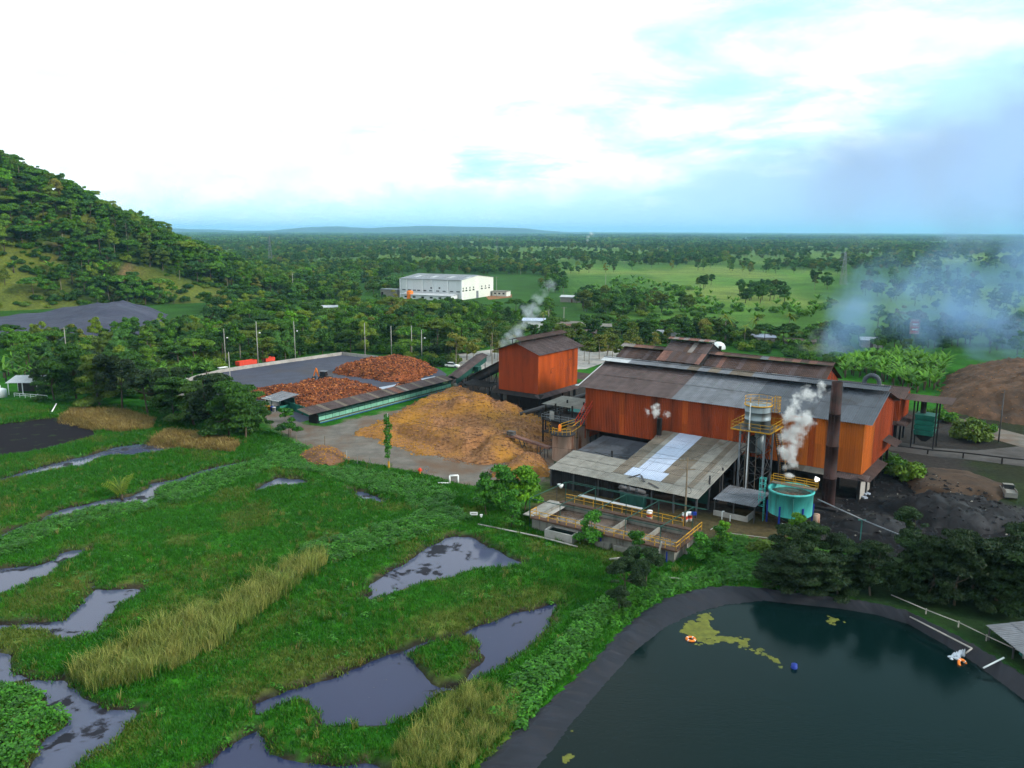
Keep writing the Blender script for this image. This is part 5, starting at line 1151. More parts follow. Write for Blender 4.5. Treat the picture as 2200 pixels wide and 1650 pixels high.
def car(loc, rz, m_, label, van=False):
    t = tag(empty('parked_car', loc, rz), label, 'car', 'parked vehicles')
    h = 1.0 if not van else 1.15
    pr = [(-2.1, 0.35), (2.1, 0.35), (2.15, 0.75), (1.1, 0.9), (-2.1, h)] if not van else [(-2.2, 0.35), (2.2, 0.35), (2.25, 0.9), (1.2, 1.1), (-2.2, 1.1)]
    n = len(pr); vs = [(x, -0.85, z) for x, z in pr] + [(x, 0.85, z) for x, z in pr]
    MB().add(vs, [tuple(range(n))[::-1], tuple(range(n, 2 * n))] + [(i, (i + 1) % n, n + (i + 1) % n, n + i) for i in range(n)]).build('body', M[m_], t)
    cb = [(-1.6, 0.9), (0.9, 0.9), (0.3, 1.45), (-1.3, 1.45)] if not van else [(0.0, 1.0), (1.3, 1.0), (0.9, 1.75), (0.0, 1.75)]
    n = 4; vs = [(x, -0.78, z) for x, z in cb] + [(x, 0.78, z) for x, z in cb]
    MB().add(vs, [tuple(range(n))[::-1], tuple(range(n, 2 * n))] + [(i, (i + 1) % n, n + (i + 1) % n, n + i) for i in range(n)]).build('windows', M['glass'], t)
    z1 = 1.46 if not van else 1.76; box_part('roof', cb[3][0] + .05, cb[2][0] - .05, -0.7, 0.7, z1, z1 + 0.05, M[m_], t)
    for x in (-1.3, 1.3):
        for s_ in (-1, 1): wl_ = MB().tube((x, s_ * 0.8 - .1, 0.33), (x, s_ * 0.8 + .1, 0.33), 0.33, None, 14).build('wheel', M['tyre'], t); MB().tube((x, s_ * 0.8 - .11, 0.33), (x, s_ * 0.8 + .11, 0.33), 0.2, None, 10).build('rim', M['steel'], wl_)
    if van:
        for y in (-0.8, 0.75): box_part('bed_side', -2.2, -0.05, y, y + 0.05, 1.1, 1.4, M[m_], t)
car((-21.2, 244.2, 0.03), R(-20), 'blue', 'dark blue car parked at the edge of the car park')
car((-18.0, 238.2, 0.03), R(-18), 'plainwhite', 'white car parked just below the blue one')
car((0.6, 238, 0.03), R(30), 'zincw', 'grey car between the tower and the covered conveyors')
car((20.5, 295, 0.04), R(60), 'plainwhite', 'white car beside the blue tarpaulin in the village')
car((77.2, 119.6, 0.0), R(70), 'lgrey', 'dusty pale pickup standing among the dark soil at the far right', True)

# ------------------------------------------------------------------ person in orange on the yard lane
def person(loc, rz, label):
    me = bpy.data.meshes.new('person')
    V = [(0, 0, 0.95), (0, 0, 1.2), (0, 0, 1.42), (0, 0, 1.52), (0.02, 0, 1.66), (0, 0.19, 1.40), (0.02, 0.25, 1.15), (0.12, 0.24, 0.92), (0, -0.19, 1.40), (-0.02, -0.25, 1.15), (0.06, -0.25, 0.90), (0, 0.10, 0.88), (0.08, 0.11, 0.48), (0.02, 0.11, 0.08), (0.14, 0.12, 0.04), (0, -0.10, 0.88), (-0.06, -0.11, 0.48), (-0.12, -0.11, 0.08), (0.0, -0.12, 0.04), (0.03, 0, 1.78)]
    E_ = [(0, 1), (1, 2), (2, 3), (3, 4), (2, 5), (5, 6), (6, 7), (2, 8), (8, 9), (9, 10), (0, 11), (11, 12), (12, 13), (13, 14), (0, 15), (15, 16), (16, 17), (17, 18), (4, 19)]
    rad = [.15, .15, .16, .06, .10, .075, .05, .04, .075, .05, .04, .10, .07, .05, .045, .10, .07, .05, .045, .07]
    me.from_pydata(V, E_, []); o = bpy.data.objects.new('person', me); COL.objects.link(o)
    sm = o.modifiers.new('skin', 'SKIN')
    for i, r_ in enumerate(rad): me.skin_vertices[0].data[i].radius = (r_, r_)
    me.skin_vertices[0].data[0].use_root = True
    o.modifiers.new('sub', 'SUBSURF').levels = 1; o.modifiers['sub'].render_levels = 1
    m = bpy.data.materials.new('work_clothes'); m.use_nodes = True; T = NT(m.node_tree); bs = T.n['Principled BSDF']
    z = T.sep(T.new('ShaderNodeTexCoord').outputs['Object'])[2]
    c = T.mix(T.m('GREATER_THAN', z, 0.92), (0.02, 0.03, 0.07), (0.75, 0.16, 0.02)); c = T.mix(T.m('GREATER_THAN', z, 1.50), c, (0.16, 0.075, 0.045)); c = T.mix(T.m('GREATER_THAN', z, 1.72), c, (0.012, 0.009, 0.008)); c = T.mix(T.m('LESS_THAN', z, 0.1), c, (0.02, 0.015, 0.012))
    T.put(bs.inputs['Base Color'], c); bs.inputs['Roughness'].default_value = 0.8
    me.materials.append(m); o.location = loc; o.rotation_euler = (0, 0, rz)
    return tag(o, label, 'person')
person((-93.5, 212.4, 0.03), R(20), 'person in orange top and dark trousers walking on the lane')

# ------------------------------------------------------------------ poles
def pole(base, h, label, name='light_pole', lamp=True, arms=0, m_='pole', band=None, group='poles round the yard'):
    t = tag(empty(name, base), label, 'pole', group)
    MB().tube((0, 0, -0.2), (0, 0, h), 0.15, 0.09, 8).build('shaft', M[m_], t, True)
    if lamp:
        MB().tube((0, 0, h * 0.72), (0.9, -0.2, h * 0.75), 0.035, None, 6).build('arm', M['steel'], t)
        MB().add([(0.75, -0.32, h * .74), (1.25, -0.42, h * .74), (1.25, -0.12, h * .74), (0.75, -0.02, h * .74), (0.8, -0.27, h * .755 + .1), (1.2, -0.35, h * .755 + .1), (1.2, -0.17, h * .755 + .1), (0.8, -0.08, h * .755 + .1)], [(3, 2, 1, 0), (4, 5, 6, 7), (0, 1, 5, 4), (1, 2, 6, 5), (2, 3, 7, 6), (3, 0, 4, 7)]).build('lamp_head', M['plainwhite'], t)
    for k in range(arms):
        z = h - 0.4 - k * 1.3
        ca_ = MB().bar((-1.1, 0, z), (1.1, 0, z), 0.1).build('crossarm', M['woodpost'], t)
        for x in (-1.0, -0.4, 0.4, 1.0): MB().tube((x, 0, z), (x, 0, z + 0.28), 0.05, 0.03, 6).build('insulator', M['lgrey'], ca_)
    if band: MB().tube((0, 0, -0.05), (0, 0, 1.2), 0.165, None, 8).build('painted_base', M[band], t)
    return t
pole((-136.6, 243.5, 0), 11, 'pale pole with short crossarm among the trees left of the yard', arms=1, lamp=False)
pole((-68.1, 190.8, 0), 11.5, 'pale pole standing by the near yard edge left of the gatehouse', lamp=False)
pole((-87.4, 242.0, 0), 11, 'lamp pole at the left, before the red trailers')
pole((-76.7, 239.5, 0), 13.5, 'tallest lamp pole right beside the red trailers')
pole((-68.4, 250.5, 0), 12.5, 'lamp pole behind the middle of the yard wall')
pole((-47.9, 259.2, 0), 11, 'bare pole just behind the bend of the yard wall', lamp=False)
pole((-38.7, 255.0, 0), 10.5, 'thin pole between the wall bend and the far husk heap', lamp=False)
pole((-32.3, 256.0, 0), 10.5, 'left one of the two poles behind the far husk heap', lamp=False)
pole((-28.3, 249.0, 0), 10, 'right one of the two poles behind the far husk heap')
pole((95.2, 152.3, 0), 10.5, 'dark pole beside the lane at the far right', arms=0, lamp=False, m_='dsteel', group='single poles')
pole((-9.7, 498.8, 0), 13, 'white utility pole in front of the white warehouse', arms=1, lamp=False, group='single poles')
pole((-5.5, 218.0, 0), 13, 'dark pole between the covered conveyors', lamp=False, m_='woodpost', group='single poles')
pole((-130, 478, 0), 16, 'pale pole beyond the bright crop field', lamp=False, group='single poles')
pole((60, 520, 0), 14, 'pale pole at the right of the white warehouse', lamp=False, group='single poles')
pole((14.5, 318, 0), 10, 'left village pole behind the square tower', arms=1, lamp=False, group='single poles')
pole((20.5, 318, 0), 11, 'right village pole behind the square tower', arms=1, lamp=False, group='single poles')
pl = pole((23.7, 104.4, 0), 10.3, 'utility pole with two crossarms standing behind the basin railing', 'utility_pole', False, 2, 'woodpost', None, 'single poles')
MB().path([(0.2, 0, 6.2), (0.6, 0, 5.9), (0.7, 0, 5.5), (0.5, 0, 5.2), (0.2, 0, 5.3)], 0.03, 5).build('cable_loop', M['tyre'], pl)
vp = pole((-21.2, 133.4, 0), 9.6, 'pale pole wrapped in green creeper with a yellow base', 'creeper_pole', False, 0, 'pole', 'yellow', 'single poles')
def cable(p, q, sag, label):
    p, q = Vector(p), Vector(q); pts = []
    for k in range(13):
        f = k / 12; c = p.lerp(q, f); c.z -= sag * 4 * f * (1 - f); pts.append(c)
    b = MB().path(pts, 0.022, 4); return tag(b.build('power_cable', M['tyre']), label, 'cable', 'power cables')
cable((23.7, 104.4, 9.9), (-21.2, 133.4, 9.4), 1.2, 'cable strung from the creeper pole to the crossarm pole')
cable((23.7, 104.4, 9.9), (37.9, 120.0, 11.6), 0.5, 'cable strung from the crossarm pole to the tank tower')
cable((36, 300, 9), (170, 262, 10), 2.5, 'long cable crossing above the dark trees behind the hall')

# ------------------------------------------------------------------ left shed with white tanks
ls = tag(empty('tank_shed', (-124.5, 194.5, 0), R(6)), 'open shed with pale tin roof at the left edge', 'shed')
sheets(ls, 'roof_sheet', (-0.4, -0.4, 3.0), (1, 0, 0), (0, 5.4, 1.0), 7.6, 5.5, 7, 1, lambda i, j: M['zincw'])
posts(ls, [(0.1, 0.1), (6.8, 0.1), (0.1, 4.8), (6.8, 4.8), (3.4, 0.1)], 0, 3.0, 0.16, M['plainwhite'], 'post')
box_part('back_wall', 0.2, 6.7, 4.6, 4.75, 0, 2.8, M['dsteel'], ls)
for k, (x, y, r_, h_) in enumerate(((-127.6, 193.8, 1.6, 2.3), (-124.6, 192.0, 1.2, 1.8), (-131.2, 195.5, 1.9, 2.6))):
    o = tag(MB().lathe([(0.01, 0), (r_, 0), (r_, h_), (r_ * .9, h_ + .15), (r_ * .35, h_ + .4), (0.01, h_ + .42)], 18).build('water_tank', M['plainwhite'], None, True), ['white water tank between its two neighbours left of the shed', 'smallest white water tank in front of the open shed', 'biggest white water tank at the picture edge'][k], 'tank', 'white water tanks'); o.location = (x, y, 0)
fr = tag(empty('white_rail', (-121.5, 192.0, 0), R(-8)), 'low white pipe rail in front of the open shed', 'railing'); railing(fr, [(0, 0, 0), (10, -1.5, 0)], M['plainwhite'], 1.0, 1.6, 0.09)
dp = tag(MB().tube((0, 0, 1.3), (2.0, -6.4, 0.05), 0.13, None, 8).build('outfall_pipe', M['plainwhite'], None, True), 'white outfall pipe slanting into the dark mud pond', 'pipe'); dp.location = (-103.6, 178.5, 0)

# ------------------------------------------------------------------ white warehouse beyond the trees
WA = R(154.5 - 180)
wh = tag(empty('white_warehouse', (-30.3, 480.5, 0), WA), 'large white warehouse with low grey gable roof and window slots', 'warehouse')
# local: x towards the right along the front is negative (corner at origin), y back
WL, WD, WE, WR = 43.0, 42.0, 11.9, 13.7
for k in range(10): box_part('wall_panel', -WL + k * 4.3 + 0.02, -WL + (k + 1) * 4.3 - 0.02, 0, 0.2, 0, WE, M['white'], wh)
pts = lambda t: WE + (WR - WE) * (1 - abs(t - WD / 2) / (WD / 2))
for k in range(10):
    y0, y1 = k * 4.2, (k + 1) * 4.2
    MB().add([(0, y0, 0), (0, y1, 0), (0, y1, pts(y1)), (0, y0, pts(y0)), (-.2, y0, 0), (-.2, y1, 0), (-.2, y1, pts(y1)), (-.2, y0, pts(y0))], [(0, 1, 2, 3), (7, 6, 5, 4), (3, 2, 6, 7)]).build('wall_panel', M['cream'], wh)
box_part('wall_panel', -WL, 0, WD - 0.2, WD, 0, WE, M['white'], wh); box_part('wall_panel', -WL, -WL + 0.2, 0.2, WD - .2, 0, WE, M['white'], wh)
rvv = Vector((0, WD / 2 + 0.8, WR - WE + 0.3))
sheets(wh, 'roof_sheet', (-WL - 0.6, -0.8, WE - 0.05), (1, 0, 0), rvv, WL + 1.2, rvv.length, 15, 3, lambda i, j: M['zincw'] if (i % 4 == 2 and j == 1) else M['lgrey'] if False else M['steel'], 3, 0.06)
sheets(wh, 'roof_sheet', (0.6, WD + 0.8, WE - 0.05), (-1, 0, 0), Vector((0, -rvv.y, rvv.z)), WL + 1.2, rvv.length, 15, 1, lambda i, j: M['steel'], 3, 0.06)
for x in (-WL - 0.1, -38.5, -27, -9.3): box_part('pilaster', x - 0.3, x + 0.3, -0.5, -0.01, 0, WE - 0.3, M['plainwhite'], wh)
MB().path([(-21.5, -0.3, 11.5), (-20.4, -0.3, 11.2), (-18.5, -0.4, 1.5)], 0.3, 4).build('downpipe', M['plainwhite'], wh)
box_part('corner_post', -0.35, 0.35, -0.35, 0.35, 0, WE, M['plainwhite'], wh)
for x in (-40.5, -36.5, -33, -30, -25.5, -21.5, -16.5, -12, -6.8, -2.2): box_part('window', x - (1.3 if x < -35 or x > -4 else 1.0), x + 1.1, -0.06, -0.005, 4.6, 5.2, M['glass'], wh)
for x, z in ((-21, 6.6), (-15.2, 6.7), (-20.8, 3.2), (-14.8, 3.2)): box_part('vent', x - 0.6, x + 0.6, -0.06, -0.005, z - .5, z + .5, M['dsteel'], wh)
for y in (2, 6, 10.5, 15, 26, 31, 36):
    box_part('window', 0.005, 0.06, y - 1.2, y + 1.2, 5.0, 5.7, M['glass'], wh); box_part('vent', 0.005, 0.06, y - 0.6, y + 0.6, 6.2, 7.3, M['dsteel'], wh)
box_part('door', 0.005, 0.08, 18.5, 21.5, 0, 4.4, M['steel'], wh)
an = tag(empty('warehouse_annex', (-30.3, 480.5, 0), WA), 'low white annex roof along the front of the warehouse', 'building')
sheets(an, 'roof_sheet', (-38, -9, 2.9), (1, 0, 0), (0, 8.4, 0.8), 36, 8.4, 12, 1, lambda i, j: M['zincw']); box_part('wall', -37.5, -2.5, -8.3, -8.1, 0, 2.8, M['white'], an); box_part('wall', -2.7, -2.5, -8.1, -0.6, 0, 3.0, M['white'], an)
for x in (-34, -28, -22, -16, -10, -5): box_part('window', x - 1, x + 1, -8.36, -8.31, 1.0, 2.0, M['glass'], an)
gb = tag(empty('grey_box_hut', (-76, 506, 0), WA), 'grey box hut left of the white warehouse', 'hut'); box_part('wall', -6, 6, -3, 3, 0, 4.6, M['lgrey'], gb); box_part('roof', -6.3, 6.3, -3.3, 3.3, 4.6, 4.8, M['steel'], gb); box_part('door', -5.5, -4.0, -3.06, -3.01, 0, 3, M['black'], gb)
oc = tag(empty('orange_silo', (-62, 488, 0)), 'bright orange round tank at the left foot of the warehouse', 'tank'); MB().lathe([(2.0, 0), (2.0, 4.4), (1.6, 5.0), (0.01, 5.2)], 18).build('shell', M['orangep'], oc, True); MB().lathe([(2.05, 4.2), (2.15, 4.2), (2.15, 4.4), (2.05, 4.4)], 18).build('rim', M['yellow'], oc)
rh = tag(empty('side_hut', (-7, 515, 0), WA), 'small flat-roofed hut at the right end of the warehouse', 'hut'); box_part('wall', -5, 5, -3, 3, 0, 3.0, M['cream'], rh); box_part('roof', -5.4, 5.4, -3.5, 3.4, 3.0, 3.25, M['lgrey'], rh)
for x in (-3, 0, 3): box_part('window', x - .7, x + .7, -3.06, -3.01, 1.2, 2.2, M['glass'], rh)

# ------------------------------------------------------------------ village roofs behind the factory
def hut(loc, rz, w_, d_, h_, roof, wall, label, cat='house'):
    t = tag(empty('village_house', loc, rz), label, cat, 'roofs of the village')
    for x0, x1, y0, y1 in ((0, w_, 0, 0.15), (0, w_, d_ - .15, d_), (0, .15, .15, d_ - .15), (w_ - .15, w_, .15, d_ - .15)): box_part('wall', x0, x1, y0, y1, 0, h_, wall, t)
    v = Vector((0, d_ / 2 + .5, 0.9)); n = max(3, int(w_ / 1.4))
    sheets(t, 'roof_sheet', (-.5, -.5, h_), (1, 0, 0), v, w_ + 1, v.length, n, 1, lambda i, j: roof); sheets(t, 'roof_sheet', (w_ + .5, d_ + .5, h_), (-1, 0, 0), Vector((0, -v.y, v.z)), w_ + 1, v.length, n, 1, lambda i, j: roof)
    box_part('door', w_ * .4, w_ * .4 + 1, -.05, -.01, 0, 2, M['brown'], t); box_part('window', w_ * .7, w_ * .7 + 1, -.05, -.01, 1, 1.9, M['glass'], t)
hut((20.5, 303, 0), R(-12), 11, 6, 2.8, M['rustb'], M['dsteel'], 'brown-roofed open house behind the square tower')
hut((14.5, 320, 0), R(-8), 9, 6, 3.0, M['rustr'], M['lconc'], 'small reddish roof peeking over the square tower ridge')
hut((4.5, 336, 0), R(-10), 12, 6, 3.6, M['newzinc'], M['plainwhite'], 'white house with bright tin roof behind the tower ridge')
hut((24, 325, 0), R(-4), 16, 5, 2.6, M['lgrey'], M['lconc'], 'long pale wall house right of the tower roof')
hut((52, 302, 0), R(-14), 12, 6, 2.8, M['zincw'], M['plainwhite'], 'white house half hidden left of the raised roof section')
hut((88, 292, 0), R(-8), 8, 6, 2.6, M['newzinc'], M['lconc'], 'small hut with bright tin roof in the trees behind the hall')
hut((97, 283, 0), R(-15), 10, 5, 2.4, M['tan'], M['concrete'], 'low dull hut right of the bright tin hut')
hut((125, 285, 0), R(-15), 7, 5, 2.6, M['zincw'], M['lconc'], 'pale hut inside the blue smoke below the signboard')
hut((196, 296, 0), R(-10), 14, 6, 2.4, M['zincw'], M['lconc'], 'pale shed roof in the trees at the right edge')
hut((28, 470, 0), R(-18), 16, 8, 3, M['zincw'], M['lgrey'], 'white-roofed house behind the first steam wisp')
hut((-96, 402, 0), R(10), 8, 5, 2.6, M['zincw'], M['lconc'], 'tiny pale roof left of the bright crop field')
ds = tag(empty('dome_tent', (72.5, 280, 0)), 'small white dome shelter behind the rear hall roof', 'tent'); MB().lathe([(2.6, 0), (2.5, 1.0), (1.9, 1.9), (0.9, 2.4), (0.01, 2.5)], 16).build('cover', M['plainwhite'], ds, True); box_part('opening', -0.5, 0.5, -2.64, -2.5, 0, 1.3, M['black'], ds)
tp_ = tag(empty('tarpaulin', (24.0, 296, 0)), 'bright blue tarpaulin stretched under the trees behind the tower', 'tarpaulin')
MB().add([(-3, -2, 1.6), (0, -2, 2.2), (3, -2, 1.7), (3, 2, 2.0), (0, 2, 2.5), (-3, 2, 1.9)], [(0, 1, 4, 5), (1, 2, 3, 4)]).build('sheet', M['tarp'], tp_); posts(tp_, [(-2.9, -1.9), (2.9, -1.9), (2.9, 1.9), (-2.9, 1.9)], 0, 1.7, 0.08, M['woodpost'], 'pole')
bb = tag(empty('roadside_signboard', (143, 284, 0), R(-14)), 'tall reddish signboard on two legs inside the blue smoke', 'signboard')
box_part('board', -1.6, 1.6, -0.1, 0.1, 5.0, 10.2, M['pink'], bb); posts(bb, [(-1.2, 0.2), (1.2, 0.2)], 0, 10, 0.16, M['dsteel'], 'leg')
for k, (z, w_) in enumerate(((9.2, 2.2), (8.5, 1.6), (7.4, 2.4), (6.6, 1.9), (5.8, 2.1))): box_part('lettering', -w_ / 2, w_ / 2, -0.14, -0.105, z - 0.2, z + 0.16, M['redp'] if k % 2 == 0 else M['plainwhite'], bb)
def pylon(loc, h, label):
    t = tag(empty('power_pylon', loc), label, 'pylon', 'power pylons on the plain'); s = []
    wz = lambda z: 2.0 * (1 - z / h) + 0.35
    lv = np.linspace(0, h, 8)
    for x, y in ((-1, -1), (1, -1), (1, 1), (-1, 1)): s.append(((x * wz(0), y * wz(0), 0), (x * wz(h), y * wz(h), h)))
    for z0, z1 in zip(lv[:-1], lv[1:]):
        for (xa, ya), (xb, yb) in (((-1, -1), (1, -1)), ((1, -1), (1, 1)), ((1, 1), (-1, 1)), ((-1, 1), (-1, -1))):
            s += [((xa * wz(z0), ya * wz(z0), z0), (xb * wz(z1), yb * wz(z1), z1)), ((xb * wz(z0), yb * wz(z0), z0), (xa * wz(z1), ya * wz(z1), z1))]
    bars('tower', s, 0.12, M['steel'], t)
    for z in (h * .72, h * .83, h * .94): bars('crossarm', [((-5, 0, z), (5, 0, z)), ((-5, 0, z), (0, 0, z + 1.2)), ((5, 0, z), (0, 0, z + 1.2))], 0.12, M['steel'], t)
pylon((-310, 1040, 0), 34, 'lattice pylon far off left of the warehouse'); pylon((-22, 1160, 0), 34, 'lattice pylon far off above the warehouse roof'); pylon((262, 640, 0), 26, 'lattice pylon at the right among the smoky trees')

# ------------------------------------------------------------------ wire fence, posts and small things by the road
fp = [(583, 922), (605, 932), (625, 940), (637, 950), (657, 962), (698, 962), (745, 985), (768, 996), (795, 1000)]
for k, q in enumerate(fp):
    o = tag(MB().tube((0, 0, -0.2), (random.uniform(-.05, .05), 0, 1.5 if k != 5 else 2.3), 0.07, 0.06, 6).build('fence_post', M['woodpost'] if k < 6 else M['pole']), 'weathered post of the wire fence along the dirt road' if k != 5 else 'tallest dark post of the wire fence near the chip heap', 'post', 'fence posts by the dirt road')
    o.location = at(*q)
wf = MB()
for p, q in zip(fp[:-1], fp[1:]):
    for z in (0.5, 1.0): wf.tube(at(*p, z), at(*q, z), 0.018, None, 4)
tag(wf.build('fence_wire', M['dsteel']), 'thin wires strung between the posts along the dirt road', 'wire')
up_ = tag(MB().path([(-1.9, 0, 0.12), (0, 0, 0.12), (0, 0, 1.35), (1.35, 0.2, 1.35), (1.35, 0.2, -0.1)], 0.13, 8).build('bent_pipe', M['plainwhite'], None, True), 'white bent pipe arch standing at the foot of the fibre heap', 'pipe'); up_.location = (-10.0, 124.6, 0)
hy = tag(empty('hydrant', (-15.4, 129.8, 0)), 'red and yellow hydrant in the weeds by the road', 'hydrant'); MB().lathe([(0.12, 0), (0.12, 0.5)], 10).build('stem', M['yellow'], hy); MB().lathe([(0.24, 0.5), (0.26, 0.85), (0.16, 1.05), (0.01, 1.1)], 12).build('head', M['redp'], hy, True); MB().tube((-0.4, 0, 0.7), (0.4, 0, 0.7), 0.09, None, 8).build('nozzle', M['redp'], hy)
vw = tag(empty('hand_valve', (-14.3, 129.9, 0)), 'grey valve wheel on a stem right of the hydrant', 'valve'); MB().tube((0, 0, 0), (0, 0, 0.8), 0.06, None, 6).build('stem', M['steel'], vw)
b = MB()
for k in range(14): b.tube((0.4 * math.cos(k * math.pi / 7), 0, 0.9 + 0.4 * math.sin(k * math.pi / 7)), (0.4 * math.cos((k + 1) * math.pi / 7), 0, 0.9 + 0.4 * math.sin((k + 1) * math.pi / 7)), 0.05, None, 6)
b.build('wheel', M['steel'], vw)
sg = tag(empty('small_sign', at(1018, 1113)), 'small white sign board in the grass below the trees', 'sign'); box_part('board', -0.55, 0.55, -0.03, 0.03, 0.45, 0.9, M['plainwhite'], sg); posts(sg, [(-0.4, 0.05), (0.4, 0.05)], -0.1, 0.5, 0.05, M['steel'], 'leg'); box_part('lettering', -0.4, 0.4, -0.045, -0.035, 0.62, 0.70, M['black'], sg)
wb = tag(MB().box(-0.15, 0.15, -0.15, 0.15, -0.1, 0.45).box(-0.2, 0.2, -0.2, 0.2, 0.45, 0.52).build('marker_stub', M['plainwhite']), 'tiny white marker stub right of the small sign', 'marker'); wb.location = at(1034, 1113)
rk = tag(MB().prism([(-1.2, -.6), (0.9, -.7), (1.3, .2), (.3, .8), (-1, .6)], 0, 0.45).build('stone_slab', M['fibreb']), 'flat reddish stone by the fence near the chip heap', 'stone'); rk.location = at(708, 968)
for k, (px, py, an) in enumerate(((1324, 1203, .3), (1448, 1246, -.2), (1500, 1343 - 98, .1))):
    o = tag(MB().box(-0.9, 0.9, -0.12, 0.12, 0.1, 0.28).build('pale_plank', M['lconc']), ['short pale plank in the grass below the basin', 'pale plank in the grass above the pond liner', 'pale plank right of the other in the grass above the liner'][k], 'plank', 'planks lying in the grass'); o.location = at(px, py); o.rotation_euler = (0, 0, an)
# dark steel pipe line with posts at the right
pf = tag(empty('pipe_fence', (70.8, 146.8, 0)), 'long dark pipe on posts running right from the hall end', 'pipe')
ln = [(0, 0, 0.9), (6, -3.4, 0.9), (11, -6.2, 1.1), (16, -9.6, 1.2), (24, -13.5, 1.2), (36, -19, 1.2)]
MB().path(ln, 0.13, 6).build('pipe', M['black'], pf)
for x, y, z in ln[:-1]: box_part('post', x - .1, x + .1, y - .1, y + .1, -1.5, z, M['black'], pf)
for k, (px, py, s_) in enumerate(((2072, 1078, 1.2), (2098, 1076, 1.8), (2112, 1080, 1.5), (1862, 1062, .9), (1856, 1070, .7))):
    o = tag(MB().prism([(-s_ * .7, -.25), (s_ * .6, -.4), (s_ * .8, .2), (-s_ * .3, .5)], 0.03, 0.25).build('plastic_scrap', M['plastic']), ['left pale plastic scrap on the dark soil', 'middle pale plastic scrap on the dark soil', 'right pale plastic scrap on the dark soil', 'white scrap at the foot of the hall end wall', 'small white scrap left of its twin by the hall end wall'][k], 'scrap', 'plastic scraps'); o.location = at(px, py); o.rotation_euler = (0, 0, k * 1.3)
pq = tag(MB().tube((0, 0, .1), (1.8, -3.4, .1), 0.06, None, 6).build('loose_pipe', M['plainwhite']), 'thin white pipe lying on the black ash', 'pipe'); pq.location = at(2112, 1095)

U_ = random.uniform
# ------------------------------------------------------------------ lagoon: life rings, float, outfall, pipes, pump shed
def ring(loc, label, tilt=0.0):
    t = tag(empty('life_ring', loc), label, 'life ring', 'orange life rings'); t.rotation_euler = (tilt, 0, 0.4)
    b = MB(); n, q = 24, 8
    vs = [((0.42 + 0.13 * math.cos(2 * math.pi * j / q)) * math.cos(2 * math.pi * i / n), (0.42 + 0.13 * math.cos(2 * math.pi * j / q)) * math.sin(2 * math.pi * i / n), 0.13 * math.sin(2 * math.pi * j / q)) for i in range(n) for j in range(q)]
    b.add(vs, [(i * q + j, ((i + 1) % n) * q + j, ((i + 1) % n) * q + (j + 1) % q, i * q + (j + 1) % q) for i in range(n) for j in range(q)]); b.build('ring', M['orangep'], t, True)
    for k in range(4):
        a = k * math.pi / 2 + .4; MB().tube((0.42 * math.cos(a - .09), 0.42 * math.sin(a - .09), 0), (0.42 * math.cos(a + .09), 0.42 * math.sin(a + .09), 0), 0.14, None, 10).build('band', M['plainwhite'], t, True)
ring(at(1484, 1373, -.66), 'orange life ring floating beside the green algae'); ring(at(2068, 1427, -.72), 'orange life ring half sunk near the foaming outfall', 0.9)
fb = tag(empty('float_barrel', at(1706, 1436, -.75)), 'blue barrel floating in the middle of the dark lagoon', 'barrel'); MB().lathe([(0.01, -0.25), (0.28, -0.25), (0.31, 0), (0.28, 0.45), (0.01, 0.47)], 14).build('barrel', M['blue'], fb, True); MB().lathe([(0.31, 0.1), (0.33, 0.12), (0.31, 0.14)], 14).build('hoop', M['blue'], fb)
def blob(P, z, name, m_, label, cat, sd, kind=None):
    x = [p[0] for p in P]; y = [p[1] for p in P]
    X, Y = np.meshgrid(np.arange(min(x) - 1, max(x) + 1, 0.11), np.arange(min(y) - 1, max(y) + 1, 0.11))
    D = -sdist(P, X, Y) + (fbm(X * 1.4 + sd, Y * 1.4, 6) - 0.60) * 3.4
    return tag(grid_mesh(name, X, Y, np.full(X.shape, z) + np.clip(D, 0, .3) * 0.05, None, m_, keep=D > 0.12), label, cat, None, kind)
blob(poly([(1450, 1350), (1480, 1335), (1520, 1318), (1535, 1335), (1530, 1355), (1570, 1362), (1610, 1375), (1600, 1392), (1560, 1378), (1500, 1388), (1470, 1372)], -0.69), -0.688, 'algae_mat', M['slime'], 'yellow-green algae mat drifting near the liner', 'algae', 1)
blob(poly([(1600, 1378), (1680, 1424), (1676, 1428), (1596, 1388)], -0.69), -0.690, 'algae_mat', M['slime'], 'thin algae streak trailing towards the blue barrel', 'algae', 4)
blob(poly([(1765, 1318), (1800, 1322), (1810, 1335), (1780, 1338)], -0.69), -0.690, 'algae_mat', M['slime'], 'dull algae patch below the overhanging trees', 'algae', 7)
blob(poly([(1232, 1572), (1262, 1570), (1264, 1584), (1240, 1588)], -0.69), -0.690, 'algae_mat', M['slime'], 'algae patch close to the left liner', 'algae', 9)
blob(poly([(1205, 1625), (1232, 1620), (1240, 1640), (1212, 1640)], -0.69), -0.690, 'algae_mat', M['slime'], 'algae patch at the bottom of the left liner', 'algae', 12)
o0 = at(2085, 1396, .3)
ot = tag(empty('outfall', (o0.x, o0.y, 0)), 'pale pipe elbow pouring foaming water into the lagoon', 'pipe')
def rel(px, py, z): return tuple(at(px, py, z) - Vector((o0.x, o0.y, 0)))
MB().path([rel(1955, 1325, .35), rel(2035, 1366, .35), rel(2088, 1393, .35), rel(2074, 1404, .0)], 0.085, 8).build('pipe', M['lconc'], ot, True)
b = MB(); f0, f1 = Vector(rel(2072, 1406, -.68)), Vector(rel(2046, 1411, -.68))
for k in range(34):
    f = random.random() ** .8; c = f0.lerp(f1, f); x, y = c.x + U_(-.35, .35) * (.3 + f), c.y + U_(-.35, .35) * (.3 + f)
    b.lathe([(0.01, -.72), (0.16 + .08 * random.random(), -.70), (0.09, -.62 + .30 * (1 - f)), (0.01, -.56 + .5 * (1 - f))], 7, x, y)
b.build('foam', M['froth'], ot, True)
